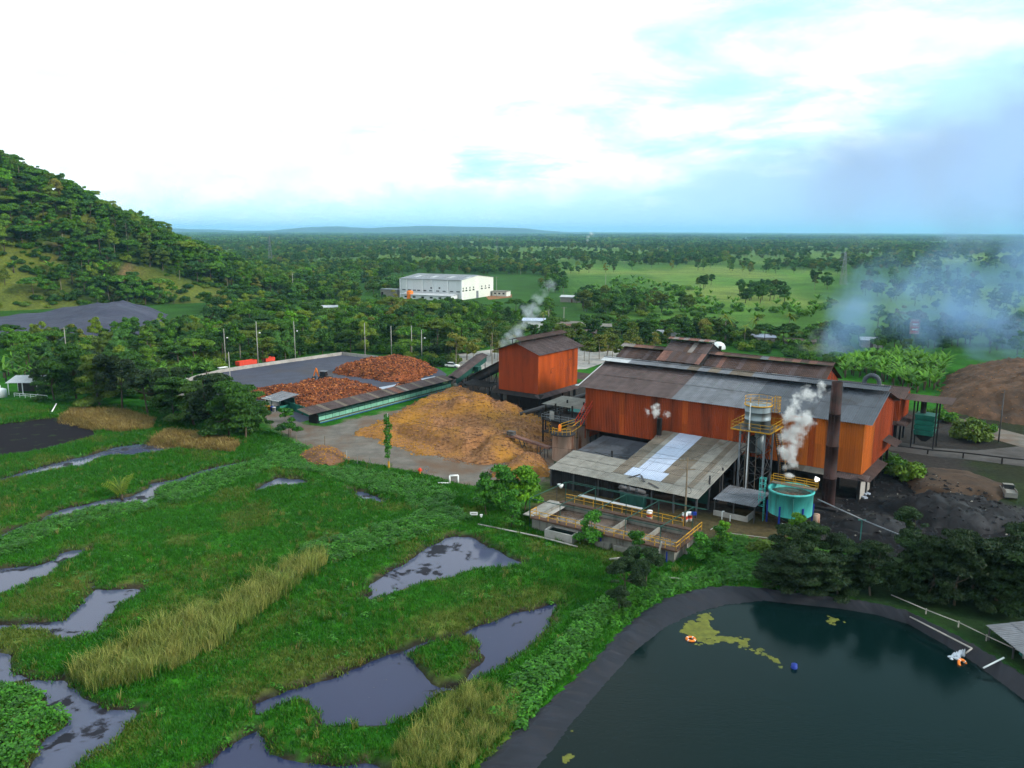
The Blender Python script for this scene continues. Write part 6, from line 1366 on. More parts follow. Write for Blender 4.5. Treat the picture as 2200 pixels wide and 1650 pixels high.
q0, q1 = at(2113, 1435, -.1), at(2157, 1413, .6)
wpp = tag(MB().tube((0, 0, 0), tuple(q1 - q0), 0.085, None, 8).build('white_pole', M['plainwhite'], None, True), 'white pole sticking out over the lagoon edge', 'pole'); wpp.location = q0
q0 = at(1915, 1278, .6)
lp = tag(empty('bank_pipe', (q0.x, q0.y, 0)), 'long thin pale pipe along the bank behind the lagoon', 'pipe'); pth = [at(a_, b_, .6) - Vector((q0.x, q0.y, 0)) for a_, b_ in ((1915, 1278), (1990, 1310), (2060, 1337), (2120, 1366), (2200, 1403), (2260, 1435))]
MB().path(pth, 0.06, 6).build('pipe', M['lconc'], lp, True)
for c in pth[1:-1]: box_part('post', c.x - .05, c.x + .05, c.y - .05, c.y + .05, -.2, 0.75, M['lconc'], lp)
c0, c1 = at(2117, 1343, 1.5), at(2200, 1408, 1.5)
ps = tag(empty('pump_shed', (c0.x, c0.y, 0), math.atan2(c1.y - c0.y, c1.x - c0.x)), 'pump shed with ribbed grey tin roof at the right lagoon bank', 'shed')
sheets(ps, 'roof_sheet', (0, 0, 1.5), (1, 0, 0), (0, 5.0, 0.5), 9, 5.0, 9, 2, lambda i, j: M['dgrey'] if (i > 6) else M['grey']); posts(ps, [(0.3, .3), (4, .3), (8, .3), (.3, 4.6), (4, 4.6), (8, 4.6)], -.2, 1.5, 0.13, M['dsteel'], 'post'); box_part('pump', 3, 4.6, 1.6, 2.6, 0, 1.0, M['green'], ps); box_part('back_wall', 0.3, 8.4, 4.6, 4.7, 0, 1.9, M['black'], ps)
# ------------------------------------------------------------------ plants: leaf meshes
def leaf_mesh(name, C, Nn, S, tint, m, fold=0.25, asp=1.6):
    """one bent four-cornered leaf spray per centre"""
    k = len(C); rg = RNG
    Nn = Nn / np.maximum(np.linalg.norm(Nn, axis=1, keepdims=True), 1e-6)
    T = np.cross(Nn, rg.normal(size=(k, 3))); T /= np.maximum(np.linalg.norm(T, axis=1, keepdims=True), 1e-6)
    B = np.cross(Nn, T); S = S[:, None]
    V = np.stack([C - T * S * asp * .5, C + B * S * .5 - Nn * S * fold, C + T * S * asp * .5, C - B * S * .5 - Nn * S * fold * .6], 1).reshape(-1, 3)
    Q = np.arange(4 * k).reshape(-1, 4)
    return quads(name, V, Q, np.repeat(tint, 4), m)
def quads(name, V, Q, tint, m):
    me = bpy.data.meshes.new(name); n = Q.shape[1]
    me.vertices.add(len(V)); me.vertices.foreach_set('co', V.astype('f').ravel())
    me.loops.add(Q.size); me.loops.foreach_set('vertex_index', Q.astype('i').ravel())
    me.polygons.add(len(Q)); me.polygons.foreach_set('loop_start', np.arange(0, Q.size, n, dtype='i'))
    me.update(calc_edges=True)
    a = me.attributes.new('tint', 'FLOAT', 'POINT'); a.data.foreach_set('value', np.clip(tint, 0, 1).astype('f'))
    me.materials.append(m)
    return me
def crown(name, lobes, n, size, m, up=0.5, shell=0.55, asp=1.6, rnd=.75):
    """lobes: (x, y, z, rx, ry, rz)"""
    Lb = np.array(lobes); vol = Lb[:, 3] * Lb[:, 4] * np.maximum(Lb[:, 5], .3) ** .5; idx = RNG.choice(len(Lb), n, p=vol / vol.sum())
    d = RNG.normal(size=(n, 3)); d /= np.linalg.norm(d, axis=1, keepdims=True)
    d[:, 2] = np.where(d[:, 2] < -.3, d[:, 2] * .35, d[:, 2])
    r = shell + (1.08 - shell) * RNG.random(n) ** .6
    C = Lb[idx, :3] + d * Lb[idx, 3:6] * r[:, None]
    Nn = d + np.array((0, 0, up)) + RNG.normal(size=(n, 3)) * rnd
    lt = RNG.random(len(Lb))
    t = .18 + .42 * lt[idx] + RNG.normal(size=n) * .28
    return leaf_mesh(name, C, Nn, size * RNG.uniform(.6, 1.35, n), t, m, .25, asp)
def trunk_mesh(name, h, r, lobes, m, lean=.3, limbs=6):
    b = MB(); p = Vector((0, 0, -.4)); q = Vector((random.uniform(-lean, lean), random.uniform(-lean, lean), h * .5)); t = Vector((q.x * 1.6, q.y * 1.6, h))
    b.tube(p, q, r, r * .8, 7, False); b.tube(q, t, r * .8, r * .55, 7, False)
    for lo in random.sample(lobes, min(limbs, len(lobes))):
        e = Vector(lo[:3]); mid = t.lerp(e, .5) + Vector((0, 0, -.1 * (e - t).length)); b.tube(t - Vector((0, 0, .1)), mid, r * .42, r * .26, 5, False); b.tube(mid, e, r * .26, r * .08, 5, False)
    me = b.mesh(name, True); me.materials.append(m); return me
U = random.uniform
def lobes_of(kind):
    o = []
    if kind == 'round':
        ax, ay, az_ = U(.75, 1.25), U(.75, 1.25), U(.75, 1.2); ox, oy = U(-.6, .6), U(-.6, .6)
        for _ in range(random.randint(13, 24)):
            a, rr, z = U(0, 6.28), 3.2 * math.sqrt(random.random()), U(-1, 1); q_ = math.sqrt(1 - .7 * z * z); r_ = U(.55, 1.55)
            o.append((ox * (1 + z) + ax * rr * math.cos(a) * q_, oy * (1 + z) + ay * rr * math.sin(a) * q_, 6.0 + 3.0 * z * az_ + U(-.4, .4), r_ * U(.8, 1.2), r_ * U(.8, 1.2), r_ * U(.5, .8)))
    elif kind == 'umbrella':
        for _ in range(26):
            a, rr = U(0, 6.28), 5.2 * math.sqrt(random.random())
            o.append((rr * math.cos(a), rr * math.sin(a), 8.3 - .055 * rr * rr + U(-.5, .5), U(1.2, 1.9), U(1.2, 1.9), U(.35, .6)))
    elif kind == 'layered':
        for _ in range(30):
            z = U(0, 1); a, rr = U(0, 6.28), (4.4 - 2.6 * z) * math.sqrt(random.random())
            o.append((rr * math.cos(a), rr * math.sin(a), 1.2 + 7.2 * z - .10 * rr, U(1.1, 1.8), U(1.1, 1.8), U(.3, .55)))
    elif kind == 'tall':
        for _ in range(16):
            z = U(0, 1); a, rr = U(0, 6.28), 2.3 * math.sqrt(random.random()) * (1.15 - .5 * abs(z - .4))
            o.append((rr * math.cos(a), rr * math.sin(a), 5.4 + 5.0 * z, U(.8, 1.3), U(.8, 1.3), U(.55, .95)))
    elif kind == 'bush':
        for _ in range(14):
            a, rr = U(0, 6.28), 1.7 * math.sqrt(random.random())
            o.append((rr * math.cos(a), rr * math.sin(a), U(.4, 1.9 - .4 * rr), U(.6, 1.0), U(.6, 1.0), U(.5, .8)))
    elif kind == 'sapling':
        for _ in range(16):
            z = U(0, 1); a, rr = U(0, 6.28), 1.5 * math.sqrt(random.random()) * (1.1 - .6 * z)
            o.append((rr * math.cos(a), rr * math.sin(a), 1.0 + 3.6 * z, U(.5, .9), U(.5, .9), U(.25, .5)))
    return o
PROTO = {}
def proto(key, kind, leaf, n, size, h, r, bark='bark', shell=.55, variants=3):
    PROTO[key] = []
    for v in range(variants):
        lb = lobes_of(kind)
        cm = crown('crown', lb, n, size, L[leaf], .5, shell, 3.0 if kind == 'layered' else 1.6, 1.0 if kind == 'layered' else .75)
        PROTO[key].append((trunk_mesh('trunk', h, r, lb, M[bark]), cm))
proto('dark_round', 'round', 'dark', 4600, .42, 4.6, .22, variants=4)
proto('mid_round', 'round', 'mid', 4600, .42, 4.6, .22, variants=4)
proto('cool_round', 'round', 'cool', 4600, .42, 4.6, .22, variants=3)
proto('olive_round', 'round', 'olive', 3600, .40, 4.8, .2, variants=3)
proto('bright_round', 'round', 'bright', 3800, .42, 4.4, .2, variants=2)
proto('umbrella', 'umbrella', 'dark', 5200, .40, 6.4, .25, variants=3)
proto('umbrella_mid', 'umbrella', 'mid', 4800, .40, 6.4, .22, variants=3)
proto('tall_pale', 'tall', 'mid', 2600, .40, 6.2, .16, 'palebark', variants=3)
proto('tall_olive', 'tall', 'olive', 1100, .45, 6.6, .16, 'palebark', variants=2)
proto('layered', 'layered', 'deep', 20000, .17, 3.0, .22, shell=.35, variants=3)
proto('fine_dark', 'round', 'deep', 16000, .23, 4.4, .24, shell=.4, variants=3)
proto('row_tree', 'layered', 'dark', 14000, .22, 3.4, .24, shell=.4, variants=3)
for k_, l_ in (('far_dark', 'dark'), ('far_mid', 'mid'), ('far_cool', 'cool'), ('far_olive', 'olive')): proto(k_, 'round', l_, 1700, .68, 4.6, .2, variants=3)
proto('sapling', 'sapling', 'sprout', 2600, .22, 1.6, .07, variants=3)
proto('sapling_bright', 'sapling', 'bright', 2600, .22, 1.6, .07, variants=2)
proto('bush', 'bush', 'mid', 1500, .30, .8, .07, variants=3)
proto('bush_dark', 'bush', 'dark', 1500, .30, .8, .07, variants=2)
KN = dict(umbrella='umbrella_tree', umbrella_mid='umbrella_tree', tall_pale='slender_tree', tall_olive='slender_tree', layered='feathery_tree', olive_round='scrub_tree', bush='shrub', bush_dark='shrub')
ORD = 'first second third fourth fifth sixth seventh eighth ninth tenth eleventh twelfth thirteenth fourteenth fifteenth sixteenth seventeenth eighteenth nineteenth twentieth twenty-first'.split()
def tree(key, p, s, label, group, name='tree', cat='tree', sz=None, v=None):
    if name == 'tree': name = KN.get(key, 'broadleaf_tree')
    tm, cm = random.choice(PROTO[key]) if v is None else PROTO[key][v % len(PROTO[key])]
    t = tag(empty(name, p, U(0, 6.28)), label, cat, group); t.scale = (s * U(.85, 1.18), s * U(.85, 1.18), s * (sz or U(.85, 1.2)))
    a = bpy.data.objects.new('trunk', tm); b_ = bpy.data.objects.new('crown', cm)
    for o in (a, b_): COL.objects.link(o); o.parent = t
    return t
def joined(key, v):
    tm, cm = PROTO[key][v % len(PROTO[key])]; P, q, t, mi = [], [], [], []; base = 0
    for k, me in enumerate((tm, cm)):
        n = len(me.vertices); a = np.empty(n * 3, 'f'); me.vertices.foreach_get('co', a); P.append(a.reshape(-1, 3))
        li = np.empty(len(me.loops), 'i'); me.loops.foreach_get('vertex_index', li); q.append(li.reshape(-1, 4) + base); base += n; mi += [k] * len(me.polygons)
        tt = np.full(n, .5, 'f')
        if k: me.attributes['tint'].data.foreach_get('value', tt)
        t.append(tt)
    me = quads('tree', np.concatenate(P), np.concatenate(q), np.concatenate(t), tm.materials[0]); me.materials.append(cm.materials[0]); me.polygons.foreach_set('material_index', np.array(mi, 'i'))
    return me
def pts_in(P, n, mind, avoid=(), tries=40, seed=1):
    rg = np.random.default_rng(seed); x = [p[0] for p in P]; y = [p[1] for p in P]; out = []
    X = rg.uniform(min(x), max(x), n * tries); Y = rg.uniform(min(y), max(y), n * tries); k = inside(P, X, Y)
    for A in avoid: k &= ~inside(A, X, Y)
    cell = {}
    for a, c in zip(X[k], Y[k]):
        i, j = int(a // mind), int(c // mind); ok = True
        for di in (-1, 0, 1):
            for dj in (-1, 0, 1):
                for (u_, v_) in cell.get((i + di, j + dj), ()):
                    if (u_ - a) ** 2 + (v_ - c) ** 2 < mind * mind: ok = False
        if ok:
            cell.setdefault((i, j), []).append((a, c)); out.append((a, c))
            if len(out) >= n: break
    return out
# ------------------------------------------------------------------ scattered ground plants ("stuff"): instances on points
def scatter(name, P, rot, sc, idx, meshes, label, cat=None):
    me = bpy.data.meshes.new(name); P = np.asarray(P, 'f'); n = len(P)
    me.vertices.add(n); me.vertices.foreach_set('co', P.ravel())
    for nm, ty, val in (('turn', 'FLOAT', rot), ('size', 'FLOAT', sc), ('pick', 'INT', idx)):
        a = me.attributes.new(nm, ty, 'POINT'); a.data.foreach_set('value', np.asarray(val, 'i' if ty == 'INT' else 'f'))
    ob = bpy.data.objects.new(name, me); COL.objects.link(ob)
    co = bpy.data.collections.new(name + '_kinds')
    for k, m_ in enumerate(meshes):
        co.objects.link(bpy.data.objects.new('kind_%02d' % k, m_))
    ng = bpy.data.node_groups.new(name, 'GeometryNodeTree')
    ng.interface.new_socket(name='Geometry', in_out='INPUT', socket_type='NodeSocketGeometry'); ng.interface.new_socket(name='Geometry', in_out='OUTPUT', socket_type='NodeSocketGeometry')
    N_, K = ng.nodes, ng.links
    gi, go = N_.new('NodeGroupInput'), N_.new('NodeGroupOutput'); ci = N_.new('GeometryNodeCollectionInfo'); ci.inputs['Collection'].default_value = co; ci.inputs['Separate Children'].default_value = True; ci.inputs['Reset Children'].default_value = True
    ip = N_.new('GeometryNodeInstanceOnPoints'); ip.inputs['Pick Instance'].default_value = True
    def attr(nm, ty):
        a = N_.new('GeometryNodeInputNamedAttribute'); a.data_type = ty; a.inputs['Name'].default_value = nm; return a.outputs['Attribute']
    cx = N_.new('ShaderNodeCombineXYZ'); K.new(attr('turn', 'FLOAT'), cx.inputs[2])
    K.new(gi.outputs[0], ip.inputs['Points']); K.new(ci.outputs[0], ip.inputs['Instance']); K.new(attr('pick', 'INT'), ip.inputs['Instance Index']); K.new(cx.outputs[0], ip.inputs['Rotation']); K.new(attr('size', 'FLOAT'), ip.inputs['Scale']); K.new(ip.outputs[0], go.inputs[0])
    md = ob.modifiers.new('scatter', 'NODES'); md.node_group = ng
    return tag(ob, label, cat, None, 'stuff')
def blades(n, h, w, rad, lean, m, segs=1):
    V, Q, t = [], [], []
    for k in range(n):
        a, rr = U(0, 6.28), rad * math.sqrt(random.random()); x, y = rr * math.cos(a), rr * math.sin(a); hh = h * U(.6, 1.25); la = U(0, 6.28); lx, ly = lean * hh * math.cos(la) * U(.3, 1), lean * hh * math.sin(la) * U(.3, 1); pa = U(0, 3.14); wx, wy = w * math.cos(pa), w * math.sin(pa); b0 = len(V); tt = U(.1, .9)
        V += [(x - wx, y - wy, -.08), (x + wx, y + wy, -.08), (x + lx * .45 + wx * .7, y + ly * .45 + wy * .7, hh * .65), (x + lx * .45 - wx * .7, y + ly * .45 - wy * .7, hh * .65), (x + lx + wx * .12, y + ly + wy * .12, hh * (1 - lean * .3)), (x + lx - wx * .12, y + ly - wy * .12, hh * (1 - lean * .3))]
        Q += [(b0, b0 + 1, b0 + 2, b0 + 3), (b0 + 3, b0 + 2, b0 + 4, b0 + 5)]; t += [tt * .6] * 2 + [tt] * 2 + [min(1, tt * 1.2)] * 2
    return quads('tuft', np.array(V), np.array(Q), np.array(t), m)
def weedclump(n, rad, h, s, m):
    d = RNG.normal(size=(n, 3)); d[:, 2] = np.abs(d[:, 2]); d /= np.linalg.norm(d, axis=1, keepdims=True); C = d * np.array((rad, rad, h)) * (.5 + .5 * RNG.random((n, 1)))
    return leaf_mesh('weed', C, d * .4 + np.array((0, 0, 1)) + RNG.normal(size=(n, 3)) * .3, s * RNG.uniform(.6, 1.4, n), RNG.random(n), m, .15, 1.2)
def rand_in_view(n, x0, x1, y0, y1, seed, fade=True):
    rg = np.random.default_rng(seed); Y = y0 + (y1 - y0) * rg.random(n) ** (1.25 if fade else 1); X = rg.uniform(x0, x1, n)
    k = np.abs(X) < Y * .70 + 6
    return X[k], Y[k]
# short marsh grass
X, Y = rand_in_view(215000, -125, 40, 46, 190, 3)
k = (sdist(MARSH, X, Y) < 4) & (sdist(LAGOON, X, Y) > .6) & (sdist(ROADP, X, Y) > .4); X, Y = X[k], Y[k]
wd = water_dist(X, Y); k = wd > .05 + .9 * sst(fbm(X * .6 + 9, Y * .6, 3), .5, .75); X, Y, wd = X[k], Y[k], wd[k]
k = np.ones(len(X), bool)
for P in STRAW: k &= ~inside(P, X, Y)
X, Y, wd = X[k], Y[k], wd[k]
dr = dryness(X, Y)
def grass_sheet(name, X, Y, Z, dryf, label, nb=9):
    n = len(X); sz = RNG.uniform(.65, 1.35, n) * (.8 + .5 * fbm(X * .3, Y * .3, 3)) * (1 + np.clip((Y - 100) / 120, 0, .6))
    X, Y, Z, sz, dryf = (np.repeat(v_, nb) for v_ in (X, Y, Z, sz, dryf)); n = len(X)
    a, rr = RNG.uniform(0, 6.28, n), .45 * np.sqrt(RNG.random(n)); x, y = X + rr * np.cos(a) * sz, Y + rr * np.sin(a) * sz
    h = .24 * sz * RNG.uniform(.5, 1.3, n); la = RNG.uniform(0, 6.28, n); ln = h * RNG.uniform(.2, .9, n); pa = RNG.uniform(0, 3.14, n); w_ = .05 * sz
    V = np.stack([np.stack([x - w_ * np.cos(pa), y - w_ * np.sin(pa), Z - .05], 1), np.stack([x + w_ * np.cos(pa), y + w_ * np.sin(pa), Z - .05], 1), np.stack([x + ln * np.cos(la), y + ln * np.sin(la), Z + h], 1)], 1).reshape(-1, 3)
    me = quads(name, V, np.arange(3 * n).reshape(-1, 3), np.repeat(RNG.random(n), 3), L['grass']); me.materials.append(L['drygrass'])
    me.polygons.foreach_set('material_index', (RNG.random(n) < dryf).astype('i'))
    return tag(link(name, me), label, 'grass', None, 'stuff')
dr = np.clip(dr * .85 + .04 + .25 * (wd < .7), 0, 1)
grass_sheet('marsh_grass', X, Y, gz(X, Y), dr, 'short green marsh grass between the ponds')
# tall reeds in belts
RB = [(poly([(150, 1452), (240, 1410), (330, 1368), (430, 1318), (530, 1290), (545, 1262), (620, 1218), (690, 1200), (702, 1212), (640, 1262), (560, 1322), (470, 1392), (380, 1440), (300, 1470), (200, 1490)]), 4200, 1.0), (poly([(830, 1660), (850, 1610), (920, 1560), (990, 1490), (1060, 1480), (1120, 1500), (1110, 1550), (1060, 1600), (990, 1670)]), 1500, .9)]
Rm = [blades(28, 1.9, .026, .5, .6, L['reed']) for _ in range(3)] + [blades(22, 1.2, .03, .5, .7, L['grass'])]
PX, PY = [], []
for P, n, s_ in RB:
    q = pts_in(P, n, .30, (), 8, 7); PX += [a for a, _ in q]; PY += [c for _, c in q]
PX, PY = np.array(PX), np.array(PY); k = fbm(PX * .35 + 3, PY * .35, 3) > .33; PX, PY = PX[k], PY[k]
scatter('tall_reeds', np.stack([PX, PY, gz(PX, PY)], 1), RNG.uniform(0, 6.28, len(PX)), RNG.uniform(.55, 1.1, len(PX)) * (.55 + .9 * fbm(PX * .5, PY * .5, 3)) * np.where(PX > -22, .62, 1.0), RNG.integers(0, 4, len(PX)), Rm, 'tall yellow-green reeds in belts across the marsh', 'reeds')
Sm = [blades(20, .95, .035, .42, .7, L['straw']) for _ in range(3)]
PX, PY = [], []
for P in STRAW:
    q = pts_in(P, 1500, .38, (), 10, 9); PX += [a for a, _ in q]; PY += [c for _, c in q]
PX, PY = np.array(PX), np.array(PY)
scatter('dry_straw', np.stack([PX, PY, gz(PX, PY)], 1), RNG.uniform(0, 6.28, len(PX)), RNG.uniform(.7, 1.4, len(PX)), RNG.integers(0, 3, len(PX)), Sm, 'bleached dry grass below the dark tree row', 'grass')
# taller tufts, dead stems and seedlings dotted over the marsh
TM = [blades(16, .75, .03, .30, .6, L['grass']), blades(14, .8, .03, .28, .7, L['drygrass']), blades(10, .7, .02, .3, .8, L['straw']), weedclump(46, .45, .40, .17, L['weed'])]
X, Y = rand_in_view(15000, -125, 40, 46, 190, 13); k = (sdist(MARSH, X, Y) < 2) & (sdist(LAGOON, X, Y) > .8); X, Y = X[k], Y[k]; k = (water_dist(X, Y) > .15) & (fbm(X * .12 + 7, Y * .12, 4) + .12 * RNG.random(len(X)) > .60); X, Y = X[k], Y[k]
scatter('marsh_tufts', np.stack([X, Y, gz(X, Y)], 1), RNG.uniform(0, 6.28, len(X)), RNG.uniform(.5, 1.2, len(X)), RNG.choice(4, len(X), p=[.42, .25, .08, .25]), TM, 'taller tufts and weeds mixed into the marsh grass', 'grass')
# leafy weeds along the channels, the road edge and the liner
WB_ = [(poly([(-20, 1195), (60, 1140), (160, 1105), (260, 1085), (340, 1075), (330, 1095), (200, 1125), (100, 1160), (20, 1200)]), 700), (poly([(325, 1062), (350, 1035), (420, 1020), (520, 1000), (600, 975), (640, 990), (560, 1020), (450, 1060), (380, 1085)]), 700),
       (poly([(600, 990), (650, 985), (720, 1005), (850, 1020), (980, 1060), (960, 1100), (900, 1115), (870, 1075), (780, 1050), (680, 1020), (610, 1010)]), 1100), (poly([(640, 1180), (760, 1150), (880, 1120), (980, 1090), (1010, 1120), (930, 1150), (800, 1190), (690, 1220)]), 600),
       (poly([(1120, 1570), (1180, 1480), (1260, 1400), (1310, 1330), (1290, 1310), (1200, 1380), (1120, 1450), (1050, 1540)]), 800), (poly([(-10, 1490), (60, 1480), (140, 1540), (120, 1590), (60, 1660), (-60, 1660)]), 700),
       (poly([(1230, 1330), (1300, 1290), (1420, 1250), (1560, 1210), (1640, 1250), (1540, 1258), (1420, 1285), (1330, 1350)]), 700), (poly([(1480, 1180), (1560, 1150), (1680, 1175), (1660, 1230), (1560, 1240)]), 500), (poly([(570, 960), (640, 955), (690, 975), (640, 990), (580, 985)]), 160)]
Wm = [weedclump(60, .55, .55, .20, L['weed']) for _ in range(4)] + [weedclump(80, .75, .85, .20, L['sprout']) for _ in range(2)]
PX, PY = [], []
for i, (P, n) in enumerate(WB_):
    q = pts_in(P, n, .55, (LAGOON,), 8, 20 + i); PX += [a for a, _ in q]; PY += [c for _, c in q]
PX, PY = np.array(PX), np.array(PY); k = water_dist(PX, PY) > .2; PX, PY = PX[k], PY[k]
scatter('leafy_weeds', np.stack([PX, PY, gz(PX, PY)], 1), RNG.uniform(0, 6.28, len(PX)), RNG.uniform(.6, 1.35, len(PX)), RNG.integers(0, 6, len(PX)), Wm, 'low leafy weeds along the channels and the pond rim', 'weeds')
# husk chunks on the heaps
def chunkm(m_, s_):
    V = np.array([(1, 0, 0), (-1, .1, 0), (.1, .8, .1), (0, -.7, 0), (.1, .1, .6), (-.1, 0, -.5)]) * s_ * RNG.uniform(.7, 1.3, (6, 3)); me = bpy.data.meshes.new('chunk'); me.from_pydata([tuple(v) for v in V], [], [(0, 2, 4), (2, 1, 4), (1, 3, 4), (3, 0, 4), (2, 0, 5), (1, 2, 5), (3, 1, 5), (0, 3, 5)]); me.materials.append(m_); return me
HK = [chunkm(M['husk'], .38), chunkm(pmat('pale_husk', (0.36, 0.125, 0.035), .9, .4, 2, objvar=.3), .34), chunkm(pmat('dark_husk', (0.07, 0.022, 0.012), .9, .4, 2, objvar=.3), .38)]
PX, PY, PZ = [], [], []
for hk in ('back', 'front', 'small'):
    X, Y, Z, D = HEAPS[hk]; n = {'back': 4200, 'front': 4600, 'small': 500}[hk]
    x = RNG.uniform(X.min(), X.max(), n * 3); y = RNG.uniform(Y.min(), Y.max(), n * 3); z, d_ = heap_z(hk, x, y); kk = np.where(d_ > -.6)[0][:n]
    PX += list(x[kk]); PY += list(y[kk]); PZ += list(np.maximum(z[kk], 0.05) + .05)
scatter('husk_pieces', np.stack([PX, PY, PZ], 1), RNG.uniform(0, 6.28, len(PX)), RNG.uniform(.5, 1.5, len(PX)), RNG.choice(3, len(PX), p=[.5, .25, .25]), HK, 'loose husk bunches covering the red-brown heaps', 'husks')
FC = [chunkm(M['fibre'], .15), chunkm(M['fibreb'], .17), chunkm(pmat('ochre_fibre', (0.33, 0.155, 0.02), .95, .4, 2, objvar=.3), .14)]
PX, PY, PZ = [], [], []
for hk, n in (('fibre', 14000), ('ochre', 700), ('compost', 600), ('right', 4500)):
    X, Y, Z, D = HEAPS[hk]; x = RNG.uniform(X.min(), X.max(), n * 3); y = RNG.uniform(Y.min(), Y.max(), n * 3); z, d_ = heap_z(hk, x, y); kk = np.where(d_ > -.8)[0][:n]; PX += list(x[kk]); PY += list(y[kk]); PZ += list(np.maximum(z[kk], 0.05))
PX, PY = np.array(PX), np.array(PY); oc_ = sst(fbm(PX * .09 + 2, PY * .09, 3), .45, .6)
scatter('fibre_clumps', np.stack([PX, PY, PZ], 1), RNG.uniform(0, 6.28, len(PX)), RNG.uniform(.4, 1.5, len(PX)), np.where((RNG.random(len(PX)) < oc_) & (PX < 60), 2, RNG.integers(0, 2, len(PX))), FC, 'loose fibre clumps roughening the tan and brown heaps', 'fibre')
AC = [chunkm(M['ash'], .22), chunkm(M['ash'], .30), chunkm(M['concrete'], .14)]
x, y = RNG.uniform(40, 120, 9000), RNG.uniform(95, 165, 9000); k = inside(ASH, x, y) & ~inside(LAGOON, x, y); x, y = x[k][:3600], y[k][:3600]; z = np.zeros(len(x))
for hk in ('ash', 'ash2', 'soil'):
    X, Y, Z, D = HEAPS[hk]; kk = (x > X.min()) & (x < X.max()) & (y > Y.min()) & (y < Y.max()); z[kk] = np.maximum(z[kk], heap_z(hk, x[kk], y[kk])[0])
scatter('ash_clods', np.stack([x, y, z], 1), RNG.uniform(0, 6.28, len(x)), RNG.uniform(.3, 1.6, len(x)) ** 1.5, RNG.choice(3, len(x), p=[.62, .32, .06]), AC, 'dark clods and rubble strewn over the ash ground', 'rubble')
# ------------------------------------------------------------------ hill wood
vis = [(-330, 372), (-175, 455), (-150, 470), (-150, 560), (-210, 560), (-430, 560), (-430, 380)]
OPEN = [poly([(20, 640), (90, 600), (170, 610), (330, 620), (420, 640), (380, 690), (150, 690), (30, 700)])]
HT = [('dark_round', 'dark rounded tree of the wood covering the hill slope'), ('mid_round', 'mid green rounded tree of the wood covering the hill slope'), ('cool_round', 'bluish green rounded tree of the wood covering the hill slope'), ('umbrella', 'flat-crowned dark tree of the wood covering the hill slope'), ('tall_pale', 'slender pale-trunked tree of the wood covering the hill slope'), ('olive_round', 'olive brown tree of the wood covering the hill slope'), ('umbrella_mid', 'flat-crowned light green tree of the wood covering the hill slope')]
hp = pts_in(vis, 640, 6.4, (), 60, 33)
def bare(x, y):  # sunlit grassy openings low on the slope
    return float(sst(fbm(np.array([x * .03]), np.array([y * .03]), 4), .50, .62)[0]) * (1 - float(sst(np.array([hz(np.array([x]), np.array([y]))[0]]), 14, 34)[0]))
nh = 0; rest = []
for x, y in hp:
    z = float(hz(np.array([x]), np.array([y]))[0])
    if z < -.8 or random.random() < bare(x, y) * .95: continue
    if nh < 130 and y < 505 and random.random() < .5:
        key, lb = random.choices(HT, [5, 4, 3, 3, 3, 2, 3])[0]
        tree(key, (x, y, z), U(1.0, 1.5) * (.7 if z < 14 else 1), lb, 'trees of the hill wood'); nh += 1
    else: rest.append((x, y))
rp = pts_in([(-640, 380), (-430, 380), (-430, 560), (-150, 565), (-150, 760), (-640, 760)], 700, 11, (), 20, 5) + rest
rp = np.array(rp); rz_ = hz(rp[:, 0], rp[:, 1])
FK = [joined(k_, v_) for k_ in ('dark_round', 'mid_round', 'bright_round', 'umbrella_mid', 'tall_pale') for v_ in (0, 1)]
scatter('hill_forest', np.column_stack([rp, rz_ - .5]), RNG.uniform(0, 6.28, len(rp)), RNG.uniform(.95, 1.55, len(rp)), RNG.integers(0, 10, len(rp)), FK, 'dense wood over the crest and far side of the hill', 'forest')
UG = [PROTO['bush'][v_][1] for v_ in (0, 1, 2)] + [PROTO['bush_dark'][v_][1] for v_ in (0, 1)]
ux, uy = RNG.uniform(-430, -140, 3600), RNG.uniform(365, 570, 3600); uz = hz(ux, uy); op = sst(fbm(ux * .03, uy * .03, 4), .45, .58) * (1 - sst(uz, 14, 34)); k = (uz > 0) & (RNG.random(3600) > op * .8); ux, uy, uz = ux[k], uy[k], uz[k]
bx_, by_ = RNG.uniform(-260, 230, 9000), RNG.uniform(196, 470, 9000)
FORESTZ = [poly([(60, 850), (90, 770), (0, 745), (300, 735), (400, 690), (600, 655), (850, 650), (1000, 650), (1150, 690), (1100, 735), (960, 770), (900, 768), (740, 755), (480, 790), (400, 812), (320, 825), (300, 880), (560, 930), (520, 945), (300, 900), (100, 880)]), poly([(1260, 765), (1230, 720), (1300, 690), (1450, 700), (1700, 735), (1830, 745), (1800, 790), (1700, 770), (1500, 735), (1350, 740)])]
k = np.zeros(9000, bool)
for P in FORESTZ: k |= inside(P, bx_, by_)
for A in (YARD, CROP, ROADP, [(-236, 280), (-146, 300), (-150, 400), (-236, 400)]): k &= ~inside(A, bx_, by_)
bx_, by_ = bx_[k], by_[k]
PXY = np.concatenate([np.column_stack([ux, uy, uz - .1]), np.column_stack([bx_, by_, np.zeros(len(bx_))])])
scatter('undergrowth', PXY, RNG.uniform(0, 6.28, len(PXY)), RNG.uniform(.6, 1.6, len(PXY)), RNG.integers(0, 5, len(PXY)), UG, 'shrubby undergrowth below the trees', 'shrubs')
